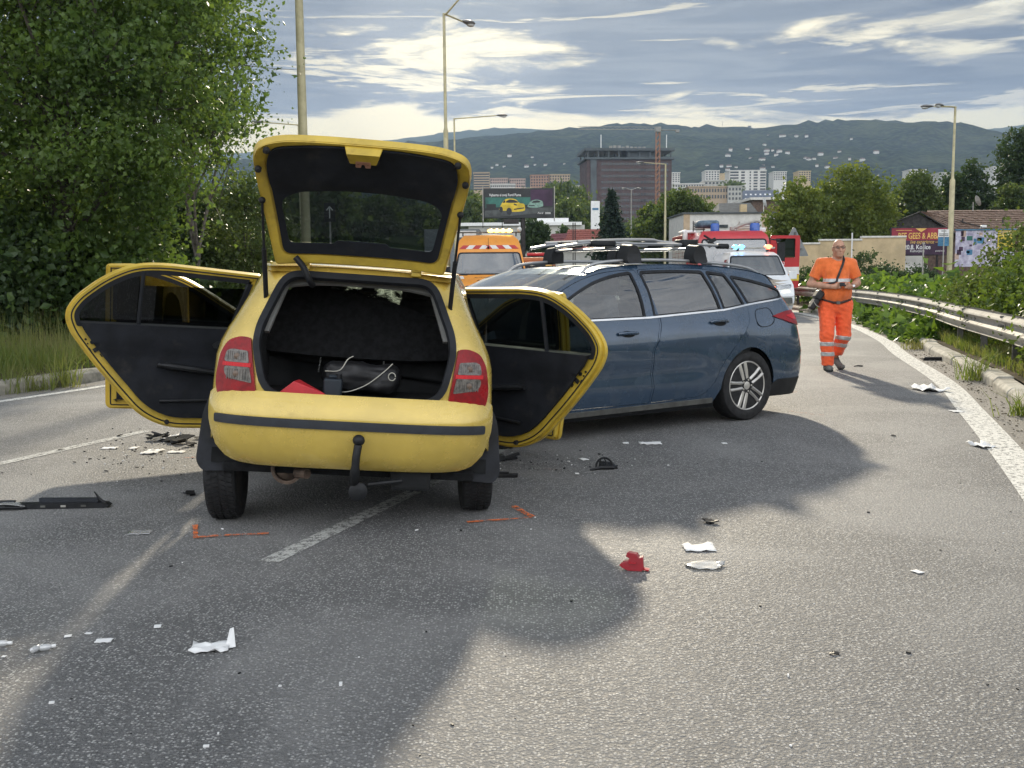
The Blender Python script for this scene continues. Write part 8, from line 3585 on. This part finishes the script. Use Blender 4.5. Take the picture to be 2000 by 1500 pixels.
b.add([(.055, .02, .004), (.095, .0, .004), (.085, .03, .07), (.068, .045, .06), (.06, -.02, .004)], [(0, 1, 2), (0, 2, 3), (4, 1, 0)])
b.build('folded_corner', M['paper'], big, smooth=False)
scrap('clear plastic film shaped like a leaf on the sunlit patch, below the white envelope', 1376, 1106, 78, 22, 401, 'clear_plastic', .12, R(-4), 'plastic_film', 'plastic film', 'clear plastic pieces on the road', 'leaf', 'film')
scrap('flat clear plastic sleeve on the shaded road left of the orange L mark', 274, 1041, 46, 10, 402, 'clear_plastic', .06, R(3), 'plastic_film', 'plastic film', 'clear plastic pieces on the road', 'sheet', 'film')
for lab, px, py, rz in (('left of two clear plastic capsules lying side by side in the foreground', 70, 1274, R(70)), ('right of two clear plastic capsules lying side by side in the foreground', 90, 1271, R(30)), ('clear plastic capsule cut off by the left picture edge', 6, 1263, R(5))):
    o, Y = at_ground('plastic_capsule', lab, 'capsule', px, py, rz, 'clear plastic pieces on the road')
    b = MB()
    b.lathe([(.001, -.026), (.010, -.02), (.013, -.005), (.012, .010), (.006, .020), (.005, .03), (.001, .031)], Matrix.Translation((0, 0, .013)) @ Matrix.Rotation(math.pi / 2, 4, 'Y'), 14)
    b.build('capsule_shell', M['clear_plastic'], o)
    b = MB()
    b.tube([(.018, 0, .013), (.034, 0, .013)], .0065, 8)
    b.build('cap', M['paper'], o)

# red lamp fragment
o, Y = at_ground('lamp_fragment', 'jagged dark-red lamp housing fragment standing on the shadow edge in the foreground', 'lamp fragment', 1235, 1116, R(-14))
o.scale = (1.1, 1, .8)
b = MB()
b.prism([(-.045, .015), (-.02, .0), (.04, .0), (.048, .02), (.044, .085), (.028, .078), (.018, .10), (-.024, .108), (-.030, .082), (-.014, .072), (-.020, .058), (-.046, .046), (-.058, .03)], lambda u, v: (u, .10 * v, v), lambda u, v: (u * .95, .045 + .10 * v, v * .96))
b.build('red_shell', mat('dark_red_lamp_plastic', (.30, .012, .022), .3, coat=.4), o, smooth=False, fix=True, bevel=.003)
b = MB()
b.box((.045, .02, .012), (.05, .03, .008), Matrix.Rotation(.2, 3, 'Y')).box((.0, -.004, .05), (.03, .006, .008))
b.build('broken_tab', mat('red_tab', (.42, .02, .03), .4), o, smooth=False)

# black pieces
BLACK = [('black jagged clip on the shaded road just above the folded envelope', 1385, 1022, 32, 9, 3),
         ('small flat black piece below the left rear wheel level, left of the yellow car', 373, 968, 30, 8, 3),
         ('black splinter nearest to the camera on the right half of the road', 1629, 1278, 20, 6, 2),
         ('small black bit between the two orange marks behind the yellow car', 900, 1038, 12, 4, 1),
         ('square black chip left of the yellow car, nearest to the camera of the scattered chips', 206, 921, 11, 4, 1),
         ('black chip beside the faded lane line left of the yellow car', 170, 904, 6, 5, 1),
         ('dark sliver left of the black chip by the lane line', 147, 904, 10, 2, 1),
         ('tiny black chip behind the open left rear door, upper one', 205, 896, 7, 3, 1),
         ('thin dark sliver right of the scattered chips left of the yellow car', 266, 913, 12, 3, 1),
         ('black splinter on the faded lane line under the left rear door', 233, 852, 20, 4, 1),
         ('dark flake on the faded lane line near the left edge', 120, 880, 12, 3, 1),
         ('dark chip at the left picture edge below the lane line', 5, 925, 9, 3, 1),
         ('tiny dark chip under the scattered chips left of the yellow car', 62, 927, 5, 3, 1),
         ('black bit beside the red spray dash right of the yellow car', 1104, 916, 8, 5, 2),
         ('little black bit behind the crumpled black part', 1172, 888, 10, 3, 1),
         ('dark bit on the road right of the blue estate shadow', 1745, 852, 10, 4, 2),
         ('tiny black dot on the right half of the road', 1838, 1075, 6, 3, 1),
         ('brown-black flake left of the right edge line', 1972, 1000, 6, 3, 1),
         ('small dark chip among the dust by the right kerb', 1935, 748, 8, 3, 1)]
for i, (lab, px, py, w, h, n) in enumerate(BLACK):
    shard(lab, px, py, w, h, 500 + i, n=n)
o, Y = at_ground('plastic_bar', 'flat black plastic bar across the edge line near the right kerb', 'car part', 1826, 703, R(-4))
b = MB()
b.prism(rnd([(-.19, 0), (.19, 0), (.19, .03), (.15, .045), (-.17, .045)], .008, 2), lambda u, v: (u, -.05, v), lambda u, v: (u, .05, v))
b.build('bar_body', M['trim_black'], o, smooth=False, fix=True, bevel=.004)
b = MB()
b.box((.0, -.053, .032), (.34, .004, .008)).box((.20, 0, .02), (.04, .06, .03))
b.build('edge_lip', M['seal'], o, smooth=False)
o, Y = at_ground('rubber_loop', 'small black rubber loop on the road right of the boots of the worker', 'rubber loop', 1677, 716, R(5))
b = MB()
b.tube([(.062 * math.cos(a), .05 * math.sin(a), .008 + .004 * math.sin(2 * a)) for a in [k * math.pi / 10 for k in range(18)]], .006, 6)
b.build('loop', M['rubber'], o)
o, Y = at_ground('mirror_housing', 'crumpled black round car part on the shaded road below the open right door', 'car part', 1182, 916, R(10))
b = MB()
b.tube([(.06 * math.cos(a), .02 * math.sin(a) + .02, .012 + .06 * math.sin(a)) for a in [k * math.pi / 10 for k in range(11)]], .008, 6)
b.tube([(-.12, -.04, .006), (-.04, -.02, .015), (.05, -.03, .012), (.09, .0, .02)], [.006, .014, .014, .006], 6)
b.tube([(0, .02, .07), (.02, .0, .02)], .005, 5).tube([(-.03, .02, .065), (-.02, .0, .02)], .005, 5)
b.build('cracked_ring', M['trim_black'], o)
b = MB()
b.add([(-.05, .0, .005), (.09, -.02, .005), (.07, .05, .035), (-.03, .05, .05)], [(0, 1, 2, 3)])
b.build('inner_shell', M['seal'], o).modifiers.new('t', 'SOLIDIFY').thickness = .006
o, Y = at_ground('plastic_bar', 'short black rubber strip right of the right mud flap of the yellow car', 'car part', 990, 932, R(-2))
b = MB()
b.box((0, 0, .012), (.15, .05, .022))
b.box((-.03, .01, .028), (.09, .03, .012))
b.build('bar_body', M['rubber'], o, smooth=False, bevel=.005)
o, Y = at_ground('bracket', 'broken black bracket under the open right rear door', 'car part', 985, 900, R(20))
b = MB()
b.box((-.04, 0, .025), (.07, .06, .045)).box((.05, .0, .03), (.14, .03, .02), Matrix.Rotation(-.25, 3, 'Y')).box((.03, .02, .012), (.16, .02, .02))
b.build('bracket_body', M['trim_black'], o, smooth=False, bevel=.004)
# heap under the open left doors
HEAP = [('largest black lump of the crash heap under the open left doors', 318, 858, 44, 16, 4, 'trim_black'), ('black broken grille piece right of the largest lump in the crash heap', 352, 866, 40, 14, 4, 'trim_black'), ('grey metal scrap at the sill end of the crash heap', 384, 858, 24, 22, 3, 'zinc'),
        ('long black splinter across the crash heap', 340, 862, 56, 6, 2, 'trim_black'), ('dark brown splinter in front of the crash heap', 372, 872, 24, 8, 3, 'rubber'), ('pale broken lamp piece in the crash heap', 305, 862, 26, 10, 3, 'zinc'), ('black chip behind the crash heap', 290, 853, 16, 5, 2, 'rubber'),
        ('dark sliver at the far right of the crash heap', 396, 874, 18, 5, 2, 'trim_black')]
for i, (lab, px, py, w, h, n, m) in enumerate(HEAP):
    shard(lab, px, py, w, h, 600 + i, m, n=n, name='crash_fragment', cat='car part', group='heap of crash fragments under the left doors')
# fine splinters and grit round the crash: too many to count
rng = np.random.default_rng(44)
b = MB()
for _ in range(280):
    k = rng.random()
    px, py = (rng.normal(300, 80), rng.normal(880, 20)) if k < .6 else ((rng.normal(1080, 90), rng.normal(905, 14)) if k < .85 else (rng.uniform(0, 2000), rng.uniform(800, 1480)))
    if py < 790:
        continue
    g = gr(px, py)
    s_ = rng.uniform(.003, .010)
    b.m = int(rng.random() < .35)
    b.box((g.x, g.y, s_ * .4), (s_ * rng.uniform(.8, 2.5), s_ * rng.uniform(.5, 1.2), s_ * .7), Matrix.Rotation(rng.uniform(0, 3), 3, 'Z'))
tag(b.build('splinters', [M['trim_black'], M['paper']], smooth=False), kind='stuff')
# grit and dry leaves in the right gutter
b = MB()
for _ in range(900):
    t = PR.at_y(rng.uniform(4.5, 24))
    p = PR.off(t, -rng.uniform(.16, .52))
    s_ = rng.uniform(.004, .014)
    b.m = int(rng.random() < .3)
    b.box((p.x, p.y, s_ * .3), (s_ * rng.uniform(.8, 2), s_, s_ * .6), Matrix.Rotation(rng.uniform(0, 3), 3, 'Z'))
tag(b.build('gravel', [M['soil'], M['kerb_old']], smooth=False), kind='stuff')
